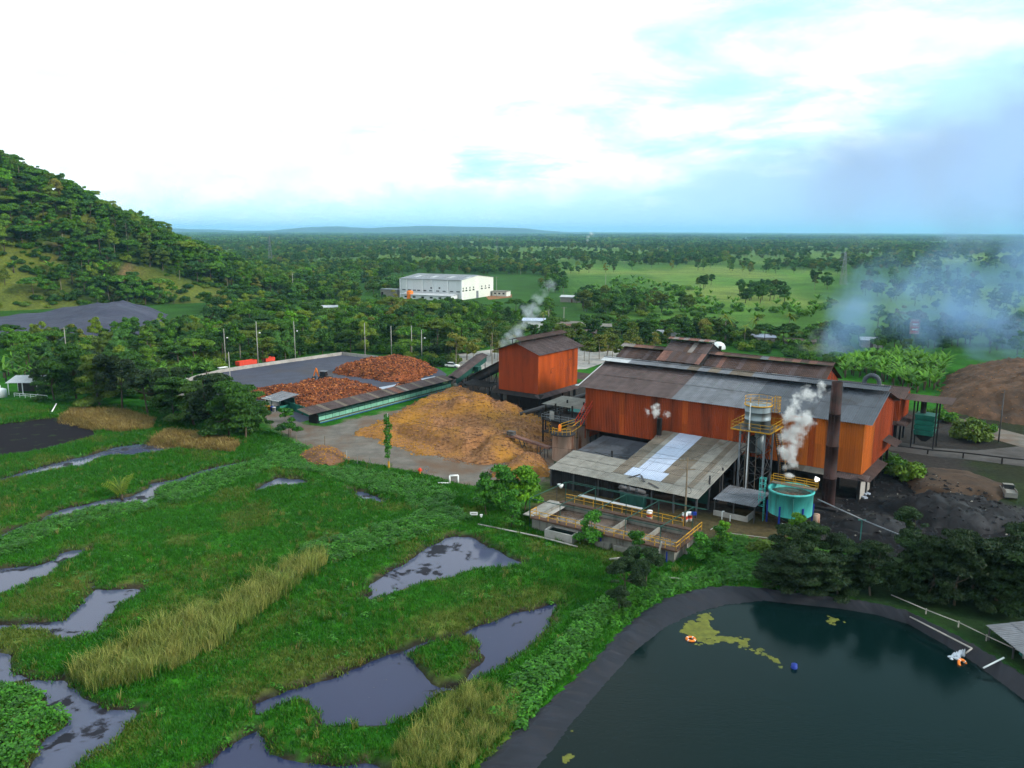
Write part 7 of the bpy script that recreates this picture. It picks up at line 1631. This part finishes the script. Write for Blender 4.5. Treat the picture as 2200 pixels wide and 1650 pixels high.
# bare-branched tree on the ridge
rt = tag(empty('thin_tree', (-231, 488, float(hz(np.array([-231.]), np.array([488.]))[0]))), 'thin see-through tree standing alone on the hill ridge', 'tree')
tb_ = MB(); tb_.tube((0, 0, -.5), (.3, 0, 13), .16, .06, 6)
for k_ in range(14):
    a, z = U(0, 6.28), U(6, 13); tb_.tube((.2, 0, z), (.2 + 2.4 * math.cos(a), 2.4 * math.sin(a), z + U(.6, 1.8)), .05, .02, 5)
tb_.build('trunk', M['palebark'], rt); link('crown', crown('crown', [(2 * math.cos(a), 2 * math.sin(a), z, .8, .8, .3) for a, z in [(U(0, 6.28), U(8, 14)) for _ in range(14)]], 420, .4, L['cool']), None, rt)
# ------------------------------------------------------------------ tree belts round the factory
def belt(P, n, mind, keys, smin, smax, label, group, avoid=(), seed=1, name='tree'):
    wts = [k_[1] for k_ in keys]
    for x, y in pts_in(P, n, mind, avoid, 60, seed):
        key = random.choices([k_[0] for k_ in keys], wts)[0]
        tree(key, (x, y, 0), U(smin, smax), TL[key] + ' ' + label, group, name)
TL = dict(dark_round='dark rounded tree', mid_round='mid green rounded tree', cool_round='bluish green rounded tree', olive_round='olive brown tree', bright_round='bright green tree', umbrella='dark flat-crowned tree', umbrella_mid='light green flat-crowned tree', tall_pale='slender pale-trunked tree', tall_olive='sparse olive tree', layered='dark feathery tree', fine_dark='dense dark tree', sapling='young green tree', sapling_bright='bright young tree', bush='green shrub', bush_dark='dark shrub')
MIX1 = [('dark_round', 4), ('mid_round', 4), ('cool_round', 3), ('umbrella', 2), ('bright_round', 1), ('umbrella_mid', 2), ('tall_pale', 1), ('olive_round', 1)]
GRV = [(-240, 280), (-144, 296), (-146, 380), (-180, 405), (-240, 400)]
WHALL = [(-88, 402), (-6, 402), (6, 520), (-40, 560), (-95, 520)]
belt([(-81, 232), (-70, 248.5), (-56, 265.5), (-42, 257.5), (-30, 253), (-24, 262), (-16, 285), (-14, 340), (-40, 370), (-66, 372), (-100, 372), (-128, 330), (-110, 270), (-95, 240)], 120, 6.3, MIX1, .72, 1.1, 'in the belt behind the dark yard', 'trees behind the yard', (CROP,), 41)
belt([(-143, 300), (-128, 330), (-110, 270), (-95, 240), (-92, 214), (-110, 205), (-130, 215), (-165, 250), (-200, 275), (-160, 288)], 74, 6.2, MIX1, .62, .95, 'between the gravel heap and the dark yard', 'trees left of the yard', (GRV,), 43)
belt([(-66, 378), (-14, 345), (10, 352), (24, 375), (20, 398), (-30, 398), (-62, 400), (-90, 410)], 40, 7.0, MIX1, .65, .85, 'in front of the white warehouse', 'trees before the warehouse', (WHALL,), 44)
belt([(28, 295), (60, 290), (95, 283), (118, 278), (122, 292), (95, 306), (60, 318), (38, 322), (8, 300), (6, 285), (18, 278)], 48, 6.0, [('dark_round', 5), ('umbrella', 2), ('mid_round', 2), ('olive_round', 2)], .65, 1.0, 'in the dark row behind the mill', 'trees behind the mill', ([(18, 298), (36, 296), (42, 312), (20, 315)], [(22, 290), (28, 290), (28, 300), (20, 300)]), 45)
belt([(22, 236), (34, 232), (46, 250), (50, 275), (30, 285), (14, 262)], 16, 5.0, [('tall_olive', 3), ('olive_round', 1), ('umbrella', 1)], .62, .85, 'growing on the pale ground between tower and hall', 'sparse trees behind the hall', (), 46)
belt([(-18, 236), (-4, 232), (6, 240), (8, 260), (-6, 268), (-20, 256)], 14, 4.6, [('tall_olive', 4), ('umbrella', 2)], .62, .9, 'standing in the car park', 'car park trees', (), 47)
belt([(-20, 250), (-16, 262), (-26, 262), (-30, 252)], 5, 4, [('fine_dark', 1)], .45, .6, 'clipped round beside the car park', 'round trees by the car park', (), 48)
belt([(150, 300), (215, 300), (230, 255), (190, 245), (160, 262)], 26, 7, [('dark_round', 3), ('mid_round', 2), ('cool_round', 2)], .7, 1.0, 'behind the brown compost heap', 'trees behind the compost heap', (), 49)
belt([(128, 262), (150, 262), (150, 300), (112, 310), (108, 290)], 18, 6, [('dark_round', 3), ('cool_round', 2), ('mid_round', 1)], .6, .9, 'standing in the drifting blue smoke', 'trees in the smoke', (), 50)
# hedge of clipped trees along the yard corner
belt([(-40, 254), (-33, 251), (-24, 240), (-20, 238), (-16, 246), (-26, 252)], 10, 2.6, [('bush', 1), ('bush_dark', 1)], 1.0, 1.4, 'in the hedge behind the far husk heap', 'hedge by the yard', (), 51, 'shrub')
# big dark row left of the gatehouse
for k_, (px, py, s_) in enumerate(sorted(((118, 862, 1.2), (165, 856, 1.35), (215, 872, 1.3), (262, 880, 1.2), (318, 890, 1.1), (372, 904, 1.05), (418, 915, 1.1), (452, 925, 1.15), (492, 938, 1.15), (528, 944, 1.05), (470, 898, 1.05), (400, 880, .9), (548, 922, .85), (310, 856, 1.0), (95, 842, 1.0), (235, 842, 1.25), (345, 875, 1.0), (190, 835, 1.2), (275, 850, 1.1), (435, 895, 1.0), (510, 915, .95)))):
    tree('row_tree' if k_ % 3 else 'fine_dark', at(px, py), s_, ORD[k_] + ' tree from the left in the dense dark row between marsh and yard', 'dark tree row by the marsh', 'row_tree')
for px, py, s_, lb in ((620, 938, .95, 'single young tree at the roadside below the gatehouse'),): tree('sapling', at(px, py), s_ * 1.25, lb, None, 'young_tree')
# saplings round the basin
for k_, (px, py, s_, key, lb) in enumerate(((1045, 1108, 1.15, 'sapling', 'bluish young tree left of the bright one by the basin'), (1085, 1100, 1.35, 'sapling', 'bluish young tree just behind the bright tree by the basin'), (1125, 1098, 1.55, 'sapling_bright', 'bright green tree overhanging the basin apron'), (1098, 1135, .95, 'sapling', 'small bluish tree under the bright tree by the basin'), (1268, 1172, 1.05, 'sapling', 'young tree leaning over the middle of the basin railing'),
        (1365, 1222, .95, 'sapling', 'young tree at the near corner of the basin'), (1345, 1290, 1.15, 'fine_dark', ''), (1385, 1262, 1.1, 'fine_dark', ''), (1330, 1318, .8, 'fine_dark', ''), (1505, 1205, .85, 'sapling', 'young tree right of the basin corner'), (1545, 1185, .8, 'sapling', 'young tree on the bank between basin and canopy'), (1555, 1165, .7, 'sapling_bright', 'bright shrub below the loose pipes'), (1640, 1192, .8, 'bush_dark', 'dark shrub below the turquoise tank'), (1710, 1182, .9, 'sapling_bright', 'bright shrub right below the turquoise tank'))):
    if key == 'fine_dark': tree(key, at(px, py), s_ * .46, 'dark bushy tree in the clump above the pond liner', 'bushy clump above the liner')
    else: tree(key, at(px, py), s_, lb, None, 'young_tree')
# feathery trees over the lagoon
for k_, (px, py, s_) in enumerate(sorted(((1665, 1262, .55), (1705, 1275, .62), (1755, 1278, .66), (1690, 1235, .6), (1740, 1225, .6), (1800, 1278, .62), (1830, 1250, .58), (1790, 1225, .5), (1870, 1280, .55), (2000, 1285, .62), (2050, 1300, .68), (1960, 1270, .6), (2020, 1262, .6), (2090, 1285, .7), (2140, 1290, .7), (2110, 1262, .62), (2180, 1275, .72), (2210, 1310, .7), (2060, 1268, .6)))):
    tree('layered', at(px, py), s_ * (1.0 if px < 1850 else 1.15), ORD[k_] + ' feathery tree from the left in the clump overhanging the lagoon' if px < 1900 else ORD[k_ - 9] + ' feathery tree from the left in the clump by the pump shed', 'feathery trees along the lagoon')
tree('fine_dark', at(1955, 1222), .66, 'round glossy tree between the two feathery clumps', None)
for k_, (px, py, s_, lb) in enumerate(((2082, 945, 2.0, 'big dark shrub beside the dark pole'), (2022, 905, 1.4, 'green shrub between annex and compost heap'), (1925, 1018, 1.9, 'creeper-covered shrub bank right of the hall end'), (1940, 1030, 1.7, 'creeper shrub lower down the bank right of the hall'), (1910, 1005, 1.5, 'creeper shrub nearest the hall end wall'), (2115, 930, 1.2, 'small green shrub right of the big dark one'))):
    tree('bush_dark' if k_ == 0 else 'bush', at(px, py), s_ * .9, lb, None, 'shrub', 'shrub')
# ------------------------------------------------------------------ banana plants and palms
def frond_curve(ln, w, droop, n=5, ang=0.9):
    V, Q, t = [], [], []
    for i in range(n + 1):
        f = i / n; x = ln * f * math.cos(ang * (1 - f * droop)); z = ln * (f * math.sin(ang) - droop * f * f * .75); ww = w * math.sin(math.pi * min(.98, .12 + .88 * f)) ** .7
        V += [(x, -ww, z - ww * .35), (x, 0, z), (x, ww, z - ww * .35)]; t += [.35, .8, .5]
        if i:
            b0 = (i - 1) * 3; Q += [(b0, b0 + 3, b0 + 4, b0 + 1), (b0 + 1, b0 + 4, b0 + 5, b0 + 2)]
    return np.array(V), np.array(Q), np.array(t)
def rosette(n, ln, w, droop, h, m, tilt=(.5, 1.25)):
    VV, QQ, TT = [], [], []
    b0 = 0
    for k in range(n):
        V, Q, t = frond_curve(ln * U(.8, 1.1), w, droop * U(.7, 1.2), 5, U(*tilt)); a = 2 * math.pi * k / n + U(-.3, .3); c, s_ = math.cos(a), math.sin(a)
        V2 = np.column_stack([V[:, 0] * c - V[:, 1] * s_, V[:, 0] * s_ + V[:, 1] * c, V[:, 2] + h + U(-.15, .15)]); VV.append(V2); QQ.append(Q + b0); TT.append(t * U(.6, 1.1)); b0 += len(V)
    return quads('crown', np.concatenate(VV), np.concatenate(QQ), np.concatenate(TT), m)
def stalk(h, r, m):
    me = MB().tube((0, 0, -.2), (.05, .02, h), r, r * .7, 7).mesh('trunk', True); me.materials.append(m); return me
PROTO['banana'] = [(stalk(2.2, .16, M['bark']), rosette(9, 2.5, .30, .45, 1.7, L['banana'], (.85, 1.45))) for _ in range(3)]
PROTO['coconut'] = [(stalk(8, .16, M['palebark']), rosette(17, 3.6, .30, 1.0, 7.9, L['palm'], (.2, 1.1))) for _ in range(2)]
for i, (x, y) in enumerate(pts_in(poly([(1800, 792), (1870, 775), (1960, 775), (2035, 790), (2015, 838), (1960, 845), (1880, 815), (1815, 812)]), 280, 2.2, (), 40, 61)): tree('banana', (x, y, 0), U(.9, 1.5), 'banana plant of the bright plot behind the annex', 'banana plot behind the annex', 'banana_plant', 'banana plant')
for P, n, lb, gp_, s_ in ((poly([(330, 800), (420, 788), (470, 795), (440, 812), (340, 818)]), 16, 'banana plant in the row before the yard wall', 'banana row by the yard wall', 1.0), (poly([(0, 820), (20, 790), (75, 785), (95, 815), (60, 835)]), 12, 'banana plant behind the open shed at the left', 'bananas by the left shed', 1.3), (poly([(60, 755), (140, 745), (230, 745), (260, 760), (120, 775)]), 14, 'banana plant along the foot of the gravel heap', 'bananas below the gravel', 1.1), (poly([(1650, 735), (1720, 735), (1790, 700), (1800, 720), (1720, 760)]), 26, 'banana plant in the clump behind the rear hall', 'bananas behind the rear hall', 1.2)):
    for x, y in pts_in(P, n, 2.4, (), 40, 63): tree('banana', (x, y, 0), U(.85, 1.2) * s_, lb, gp_, 'banana_plant', 'banana plant')
for px, py in ((170, 598), (185, 612), (205, 608), (225, 618), (195, 590), (30, 590), (110, 590), (250, 640), (310, 655), (355, 650)):
    # rays onto the slope
    r_ = ray(px, py); t = 380.0
    while t < 640 and CAMH + r_[2] * t / r_[1] > float(hz(np.array([r_[0] * t / r_[1]]), np.array([t]))[0]): t += 2
    x, y = r_[0] * t / r_[1], t; tree('banana', (x, y, float(hz(np.array([x]), np.array([y]))[0])), U(1.8, 2.6), 'banana plant in the light patch on the hill slope', 'bananas on the hill', 'banana_plant', 'banana plant')
for k_, (x, y) in enumerate(((78, 292), (84, 288), (90, 296), (13, 330), (104, 300))): tree('coconut', (x, y, 0), U(.9, 1.1), 'coconut palm rising from the dark trees behind the mill', 'coconut palms', 'palm_tree', 'palm')
pm = tag(empty('marsh_palm', (at(262, 1072).x, at(262, 1072).y, .05)), 'yellow-green young palm standing alone beside the long channel', 'palm')
link('trunk', stalk(.7, .22, M['bark']), None, pm)
for k_ in range(15):
    V, Q, t = [], [], []
    sp = U(2.8, 3.8); ang = U(.8, 1.5); a = 2 * math.pi * k_ / 15 + U(-.2, .2); pr = None
    for i in range(13):
        f = i / 12; x = sp * (.75 * f * math.cos(ang) + .35 * f * f); z = .6 + sp * 1.15 * (f * math.sin(ang) - .22 * f * f)
        if i > 1:
            wl = .62 * math.sin(math.pi * (.15 + .8 * f)) + .05
            for s_ in (-1, 1):
                b0 = len(V); V += [(x, 0, z), (x + .10, 0, z), (x + .34, s_ * wl, z - .22), (x + .26, s_ * wl, z - .24)]; Q.append((b0, b0 + 1, b0 + 2, b0 + 3)); t += [.7, .7, .4, .4]
        if pr: b0 = len(V); V += [(pr[0], -.03, pr[1]), (pr[0], .03, pr[1]), (x, .03, z), (x, -.03, z)]; Q.append((b0, b0 + 1, b0 + 2, b0 + 3)); t += [.9] * 4
        pr = (x, z)
    fo = link('frond', quads('frond', np.array(V), np.array(Q), np.array(t), L['palm']), None, pm); fo.rotation_euler = (0, 0, a)
# creeper on the pole
cr = crown('creeper', [(U(-.25, .25), U(-.25, .25), z, .38 + .25 * (1 - abs(z - 6) / 6), .35, .5) for z in np.arange(2.0, 9.4, .5)], 1500, .20, L['weed'], .2); link('creeper', cr, None, vp)
# ------------------------------------------------------------------ clumps and single trees on the open plain
FM = [('dark_round', 3), ('cool_round', 3), ('mid_round', 3), ('olive_round', 2), ('tall_olive', 1)]
for P, n, lb, sd_ in ((poly([(1575, 628), (1690, 628), (1700, 650), (1590, 652)]), 20, 'in the big clump in the middle of the green field', 71), (poly([(1745, 610), (1775, 606), (1780, 622), (1750, 625)]), 5, 'in the tall grey clump right of the field clump', 72), (poly([(1500, 612), (1535, 612), (1530, 622), (1505, 622)]), 4, 'in the small clump left of the field clump', 73)):
    belt(P, n, 6.5, FM, .8, 1.2, lb, 'trees on the plain', (), sd_)
q = []
for P, n, sd_ in ((poly([(1830, 628), (2010, 612), (2200, 640), (2300, 660), (2300, 700), (2050, 670), (1930, 660)]), 60, 74), (poly([(1880, 700), (2200, 715), (2300, 730), (2300, 760), (1900, 745)]), 34, 75), (poly([(1230, 640), (1340, 650), (1500, 670), (1380, 680), (1250, 672)]), 40, 76), (poly([(1200, 575), (1480, 572), (1790, 586), (2200, 600), (2200, 612), (1790, 596), (1480, 582), (1200, 590)]), 60, 77), ([(-128, 330), (-100, 372), (-66, 372), (-60, 420), (-130, 425), (-150, 470), (-165, 430), (-140, 380)], 60, 42)):
    q += pts_in(P, n, 6.5, (CROP, GRV), 40, sd_)
q = np.array(q)
scatter('field_woods', np.column_stack([q, np.zeros(len(q))]), RNG.uniform(0, 6.28, len(q)), RNG.uniform(.7, 1.15, len(q)), RNG.integers(0, 12, len(q)), [joined(k_, v_) for k_ in ('dark_round', 'mid_round', 'cool_round', 'olive_round') for v_ in (0, 1, 2)], 'loose woods dotting the borders of the green field', 'woods')
# banana-like bushes dotted on the field
q = pts_in(poly([(1230, 650), (1330, 600), (1480, 620), (1600, 660), (1800, 650), (1760, 690), (1550, 690), (1300, 680)]), 260, 5, (), 30, 81); q = np.array(q)
scatter('field_shrubs', np.column_stack([q, np.zeros(len(q))]), RNG.uniform(0, 6.28, len(q)), RNG.uniform(.8, 1.9, len(q)), RNG.integers(0, 5, len(q)), UG[:2] + [p_[1] for p_ in PROTO['banana']], 'scattered shrubs dotting the green field', 'shrubs')
# crop rows
q = np.array(pts_in(CROP, 900, 2.2, (), 20, 82)); CRP = [weedclump(60, 1.0, 1.1, .45, L['bright']) for _ in range(3)]
scatter('crop_plants', np.column_stack([q, np.zeros(len(q))]), RNG.uniform(0, 6.28, len(q)), RNG.uniform(.8, 1.5, len(q)), RNG.integers(0, 3, len(q)), CRP, 'bright green crop in the small field beyond the yard trees', 'crop')
# ------------------------------------------------------------------ forest of the plain
def forest_pts(n, y0, y1, seed, dens):
    rg = np.random.default_rng(seed); Y = y0 + (y1 - y0) * rg.random(n); X = (rg.random(n) * 2 - 1) * (Y * .72 + 40)
    k = dens(X, Y) > rg.random(n); k &= ~inside(FIELD, X, Y + 40 * (fbm(X * .02, Y * .02, 3) - .5)); k &= ~((hz(X, Y) > -.5) & (X < -142) & (Y > 380) & (Y < 900)); k &= ~inside(WHALL, X, Y) & ~inside(CROP, X, Y) & ~inside(GRV, X, Y)
    return X[k], Y[k]
left = poly([(440, 560), (1190, 560), (1230, 640), (1260, 690), (1130, 690), (1050, 660), (860, 652), (600, 655), (560, 620)])
X, Y = forest_pts(9000, 440, 1000, 91, lambda X, Y: np.where(inside(left, X, Y), .85, 0) * sst(fbm(X * .012, Y * .006, 4), .34, .5))
X2, Y2 = forest_pts(14000, 900, 2600, 92, lambda X, Y: .08 + .85 * sst(fbm(X * .005, Y * .004, 4), .42, .55))
X, Y = np.concatenate([X, X2]), np.concatenate([Y, Y2])
FAR = [joined(k_, v_) for k_ in ('far_dark', 'far_mid', 'far_cool') for v_ in (0, 1, 2)] + [joined('far_olive', 0), joined('tall_pale', 0), joined('far_olive', 1)]
scatter('plain_forest', np.column_stack([X, Y, np.full(len(X), -.8)]), RNG.uniform(0, 6.28, len(X)), RNG.uniform(.65, 1.2, len(X)) * (1 + np.clip((Y - 900) / 3000, 0, .4)), RNG.integers(0, len(FAR), len(X)), FAR, 'woods covering the plain beyond the warehouse', 'forest')
def patch(seed, m):
    lb = []
    rg = random.Random(seed)
    for _ in range(34): lb.append((rg.uniform(-45, 45), rg.uniform(-25, 25), rg.uniform(3, 8), rg.uniform(3, 7), rg.uniform(3, 7), rg.uniform(2.5, 5)))
    return crown('canopy', lb, 2200, 3.0, m, .6, .7)
PT = [patch(1, L['dark']), patch(2, L['mid']), patch(3, L['cool']), patch(4, L['dark']), patch(5, L['cool'])]
rg = np.random.default_rng(95); Y = 2300 * (16 ** rg.random(5200)); X = (rg.random(5200) * 2 - 1) * (Y * .70 + 100); k = (.06 + .9 * sst(fbm(X * .0016, Y * .0012, 4), .42, .54)) > rg.random(5200); X, Y = X[k], Y[k]
scatter('horizon_forest', np.column_stack([X, Y, np.full(len(X), -1.0)]), RNG.uniform(-.3, .3, len(X)), .9 + Y / 7000, RNG.integers(0, 5, len(X)), PT, 'continuous woods fading towards the horizon', 'forest')
# ------------------------------------------------------------------ smoke and steam: volumes with ragged blobs of density
def smoke(name, blobs, dens, color, label, nscale, cutoff=.45, warp=1.0, absorb=None, step=1.0, gain=3.6):
    mn = [min(b_[0][i] - b_[1] for b_ in blobs) - warp for i in range(3)]; mx = [max(b_[0][i] + b_[1] for b_ in blobs) + warp for i in range(3)]
    o = MB().box(mn[0], mx[0], mn[1], mx[1], max(mn[2], .3), mx[2])
    m = bpy.data.materials.new(name); m.use_nodes = True; T = NT(m.node_tree); T.n.clear()
    pos = T.new('ShaderNodeNewGeometry').outputs['Position']
    wv = T.v('SUBTRACT', T.noise(pos, nscale * .6, 3, .5, 0, True), (.5, .5, .5)); pw = T.v('ADD', pos, T.v('SCALE', wv, scale=warp * 2))
    tot = None
    for c, r_, s_ in blobs:
        dd = T.m('DIVIDE', T.v('DISTANCE', pw, tuple(c)), r_); v = T.m('MULTIPLY', T.m('MAXIMUM', T.m('SUBTRACT', 1.0, T.m('MULTIPLY', dd, dd)), 0.0), s_); tot = v if tot is None else T.m('MAXIMUM', tot, v)
    nz = T.noise(pos, nscale, 6, .62, .3)
    f = T.m('MULTIPLY', T.m('SUBTRACT', nz, cutoff), gain); f = T.m('ADD', f, T.m('MULTIPLY', tot, 1.3)); f = T.m('MAXIMUM', T.m('SUBTRACT', f, .62), 0.0); f = T.m('MULTIPLY', f, T.m('MINIMUM', T.m('MULTIPLY', tot, 3.0), 1.0))
    pv_ = T.new('ShaderNodeVolumePrincipled'); pv_.inputs['Density Attribute'].default_value = ''; pv_.inputs['Color'].default_value = (*color, 1); T.put(pv_.inputs['Density'], T.m('MULTIPLY', f, dens)); pv_.inputs['Anisotropy'].default_value = .2
    if absorb: pv_.inputs['Absorption Color'].default_value = (*absorb, 1)
    out = T.new('ShaderNodeOutputMaterial'); T.l.new(pv_.outputs[0], out.inputs['Volume'])
    m.cycles.volume_step_rate = step
    return tag(o.build(name, m), label, 'smoke', None, 'stuff')
def atd(px, py, dist):
    r_ = ray(px, py); t = dist / r_[1]; return (r_[0] * t, dist, CAMH + r_[2] * t)
tk = 107.8
smoke('steam_plume', [(atd(1696, 1022, tk), .9, 1.0), (atd(1700, 1000, tk), 1.2, 1.0), (atd(1695, 970, tk), 1.9, 1.0), (atd(1703, 935, tk), 2.3, .95), (atd(1728, 905, tk), 2.0, .9), (atd(1700, 895, tk), 1.7, .85), (atd(1708, 865, tk + .5), 1.8, .75), (atd(1735, 850, tk + 1), 1.9, .62), (atd(1765, 838, tk + 1.5), 1.8, .55)], 2.4, (.99, .99, 1.0), 'white steam plume rising from the turquoise tank', .85, .5, .9, None, .4)
sk_ = 130.5
smoke('steam_puff', [(atd(1408, 896, sk_), .7, 1.0), (atd(1409, 886, sk_), 1.1, 1.0), (atd(1408, 876, sk_), 1.1, .8), (atd(1390, 884, sk_), 1.1, .55), (atd(1432, 890, sk_), 1.0, .55)], 2.6, (.99, .99, 1.0), 'small steam puff above the short roof stack', 1.3, .5, .6, None, .4)
td = 190
smoke('steam_wisp', [(atd(1100, 728, td), 2.2, .9), (atd(1112, 712, td), 2.4, .85), (atd(1122, 696, td + 2), 2.4, .8), (atd(1140, 680, td + 3), 2.6, .75), (atd(1143, 662, td + 4), 3.0, .8), (atd(1152, 645, td + 6), 2.8, .75), (atd(1165, 632, td + 7), 2.6, .6), (atd(1178, 618, td + 8), 2.8, .65), (atd(1086, 737, td), 2.0, .7)], .42, (.85, .92, 1.0), 'thin pale smoke wisp drifting up from the square tower', .35, .5, 1.2, None, .5)
bd = 255
smoke('blue_smoke', [(atd(1800, 752, bd), 9, .75), (atd(1820, 725, bd), 12, .8), (atd(1850, 690, bd), 15, .8), (atd(1900, 655, bd), 18, .78), (atd(1880, 620, bd + 8), 18, .72), (atd(1960, 700, bd), 18, .70), (atd(1960, 620, bd + 10), 22, .72), (atd(2040, 660, bd + 10), 24, .72), (atd(2060, 580, bd + 20), 28, .70), (atd(2150, 620, bd + 20), 30, .72), (atd(2120, 720, bd), 20, .68), (atd(2180, 520, bd + 30), 34, .66), (atd(2230, 680, bd + 15), 28, .66), (atd(2330, 600, bd + 25), 36, .66), (atd(2330, 480, bd + 40), 40, .62), (atd(2450, 560, bd + 40), 44, .6)], .075, (.34, .56, .88), 'broad blue smoke drifting right over the field', .04, .5, 12, None, 2.0)
smoke('grey_smoke', [(atd(1755, 750, 262), 7, .85), (atd(1780, 742, 262), 8, .8), (atd(1745, 738, 264), 5, .7)], .06, (.75, .80, .88), 'pale smoke rising from the trees behind the rear hall', .12, .5, 2.5, None, .6)
smoke('drifting_smoke', [(atd(1880, 460, 330), 30, .6), (atd(1850, 400, 340), 34, .62), (atd(1960, 400, 345), 42, .66), (atd(1900, 320, 355), 40, .6), (atd(2060, 340, 360), 50, .66), (atd(2080, 440, 350), 44, .66), (atd(2190, 400, 360), 55, .68), (atd(2180, 280, 370), 55, .62), (atd(2330, 350, 370), 60, .66)], .012, (.46, .50, .58), 'grey smoke veil drifting up into the sky at the right', .018, .5, 22, None, 3.0)
smoke('far_smoke', [(atd(1262, 516, 2400), 7, .9), (atd(1263, 508, 2400), 10, .9), (atd(1272, 503, 2400), 13, .7), (atd(1285, 500, 2400), 14, .6)], .08, (.95, .95, .98), 'tiny white smoke column far out on the plain', .05, .5, 4, None, .6)
# ------------------------------------------------------------------ haze: the air of the whole place
hz_ = MB().box(-46000, 46000, -46000, 46000, -8, 300).build('haze', None)
m = bpy.data.materials.new('haze'); m.use_nodes = True; T = NT(m.node_tree); T.n.clear()
pv_ = T.new('ShaderNodeVolumePrincipled'); pv_.inputs['Density Attribute'].default_value = ''; pv_.inputs['Color'].default_value = (.34, .68, 1.0, 1); pv_.inputs['Density'].default_value = 6.0e-5; pv_.inputs['Anisotropy'].default_value = .0
out = T.new('ShaderNodeOutputMaterial'); T.l.new(pv_.outputs[0], out.inputs['Volume'])
m.cycles.homogeneous_volume = True
hz_.data.materials.append(m); tag(hz_, 'thin blue haze over the plain', 'haze', None, 'stuff')
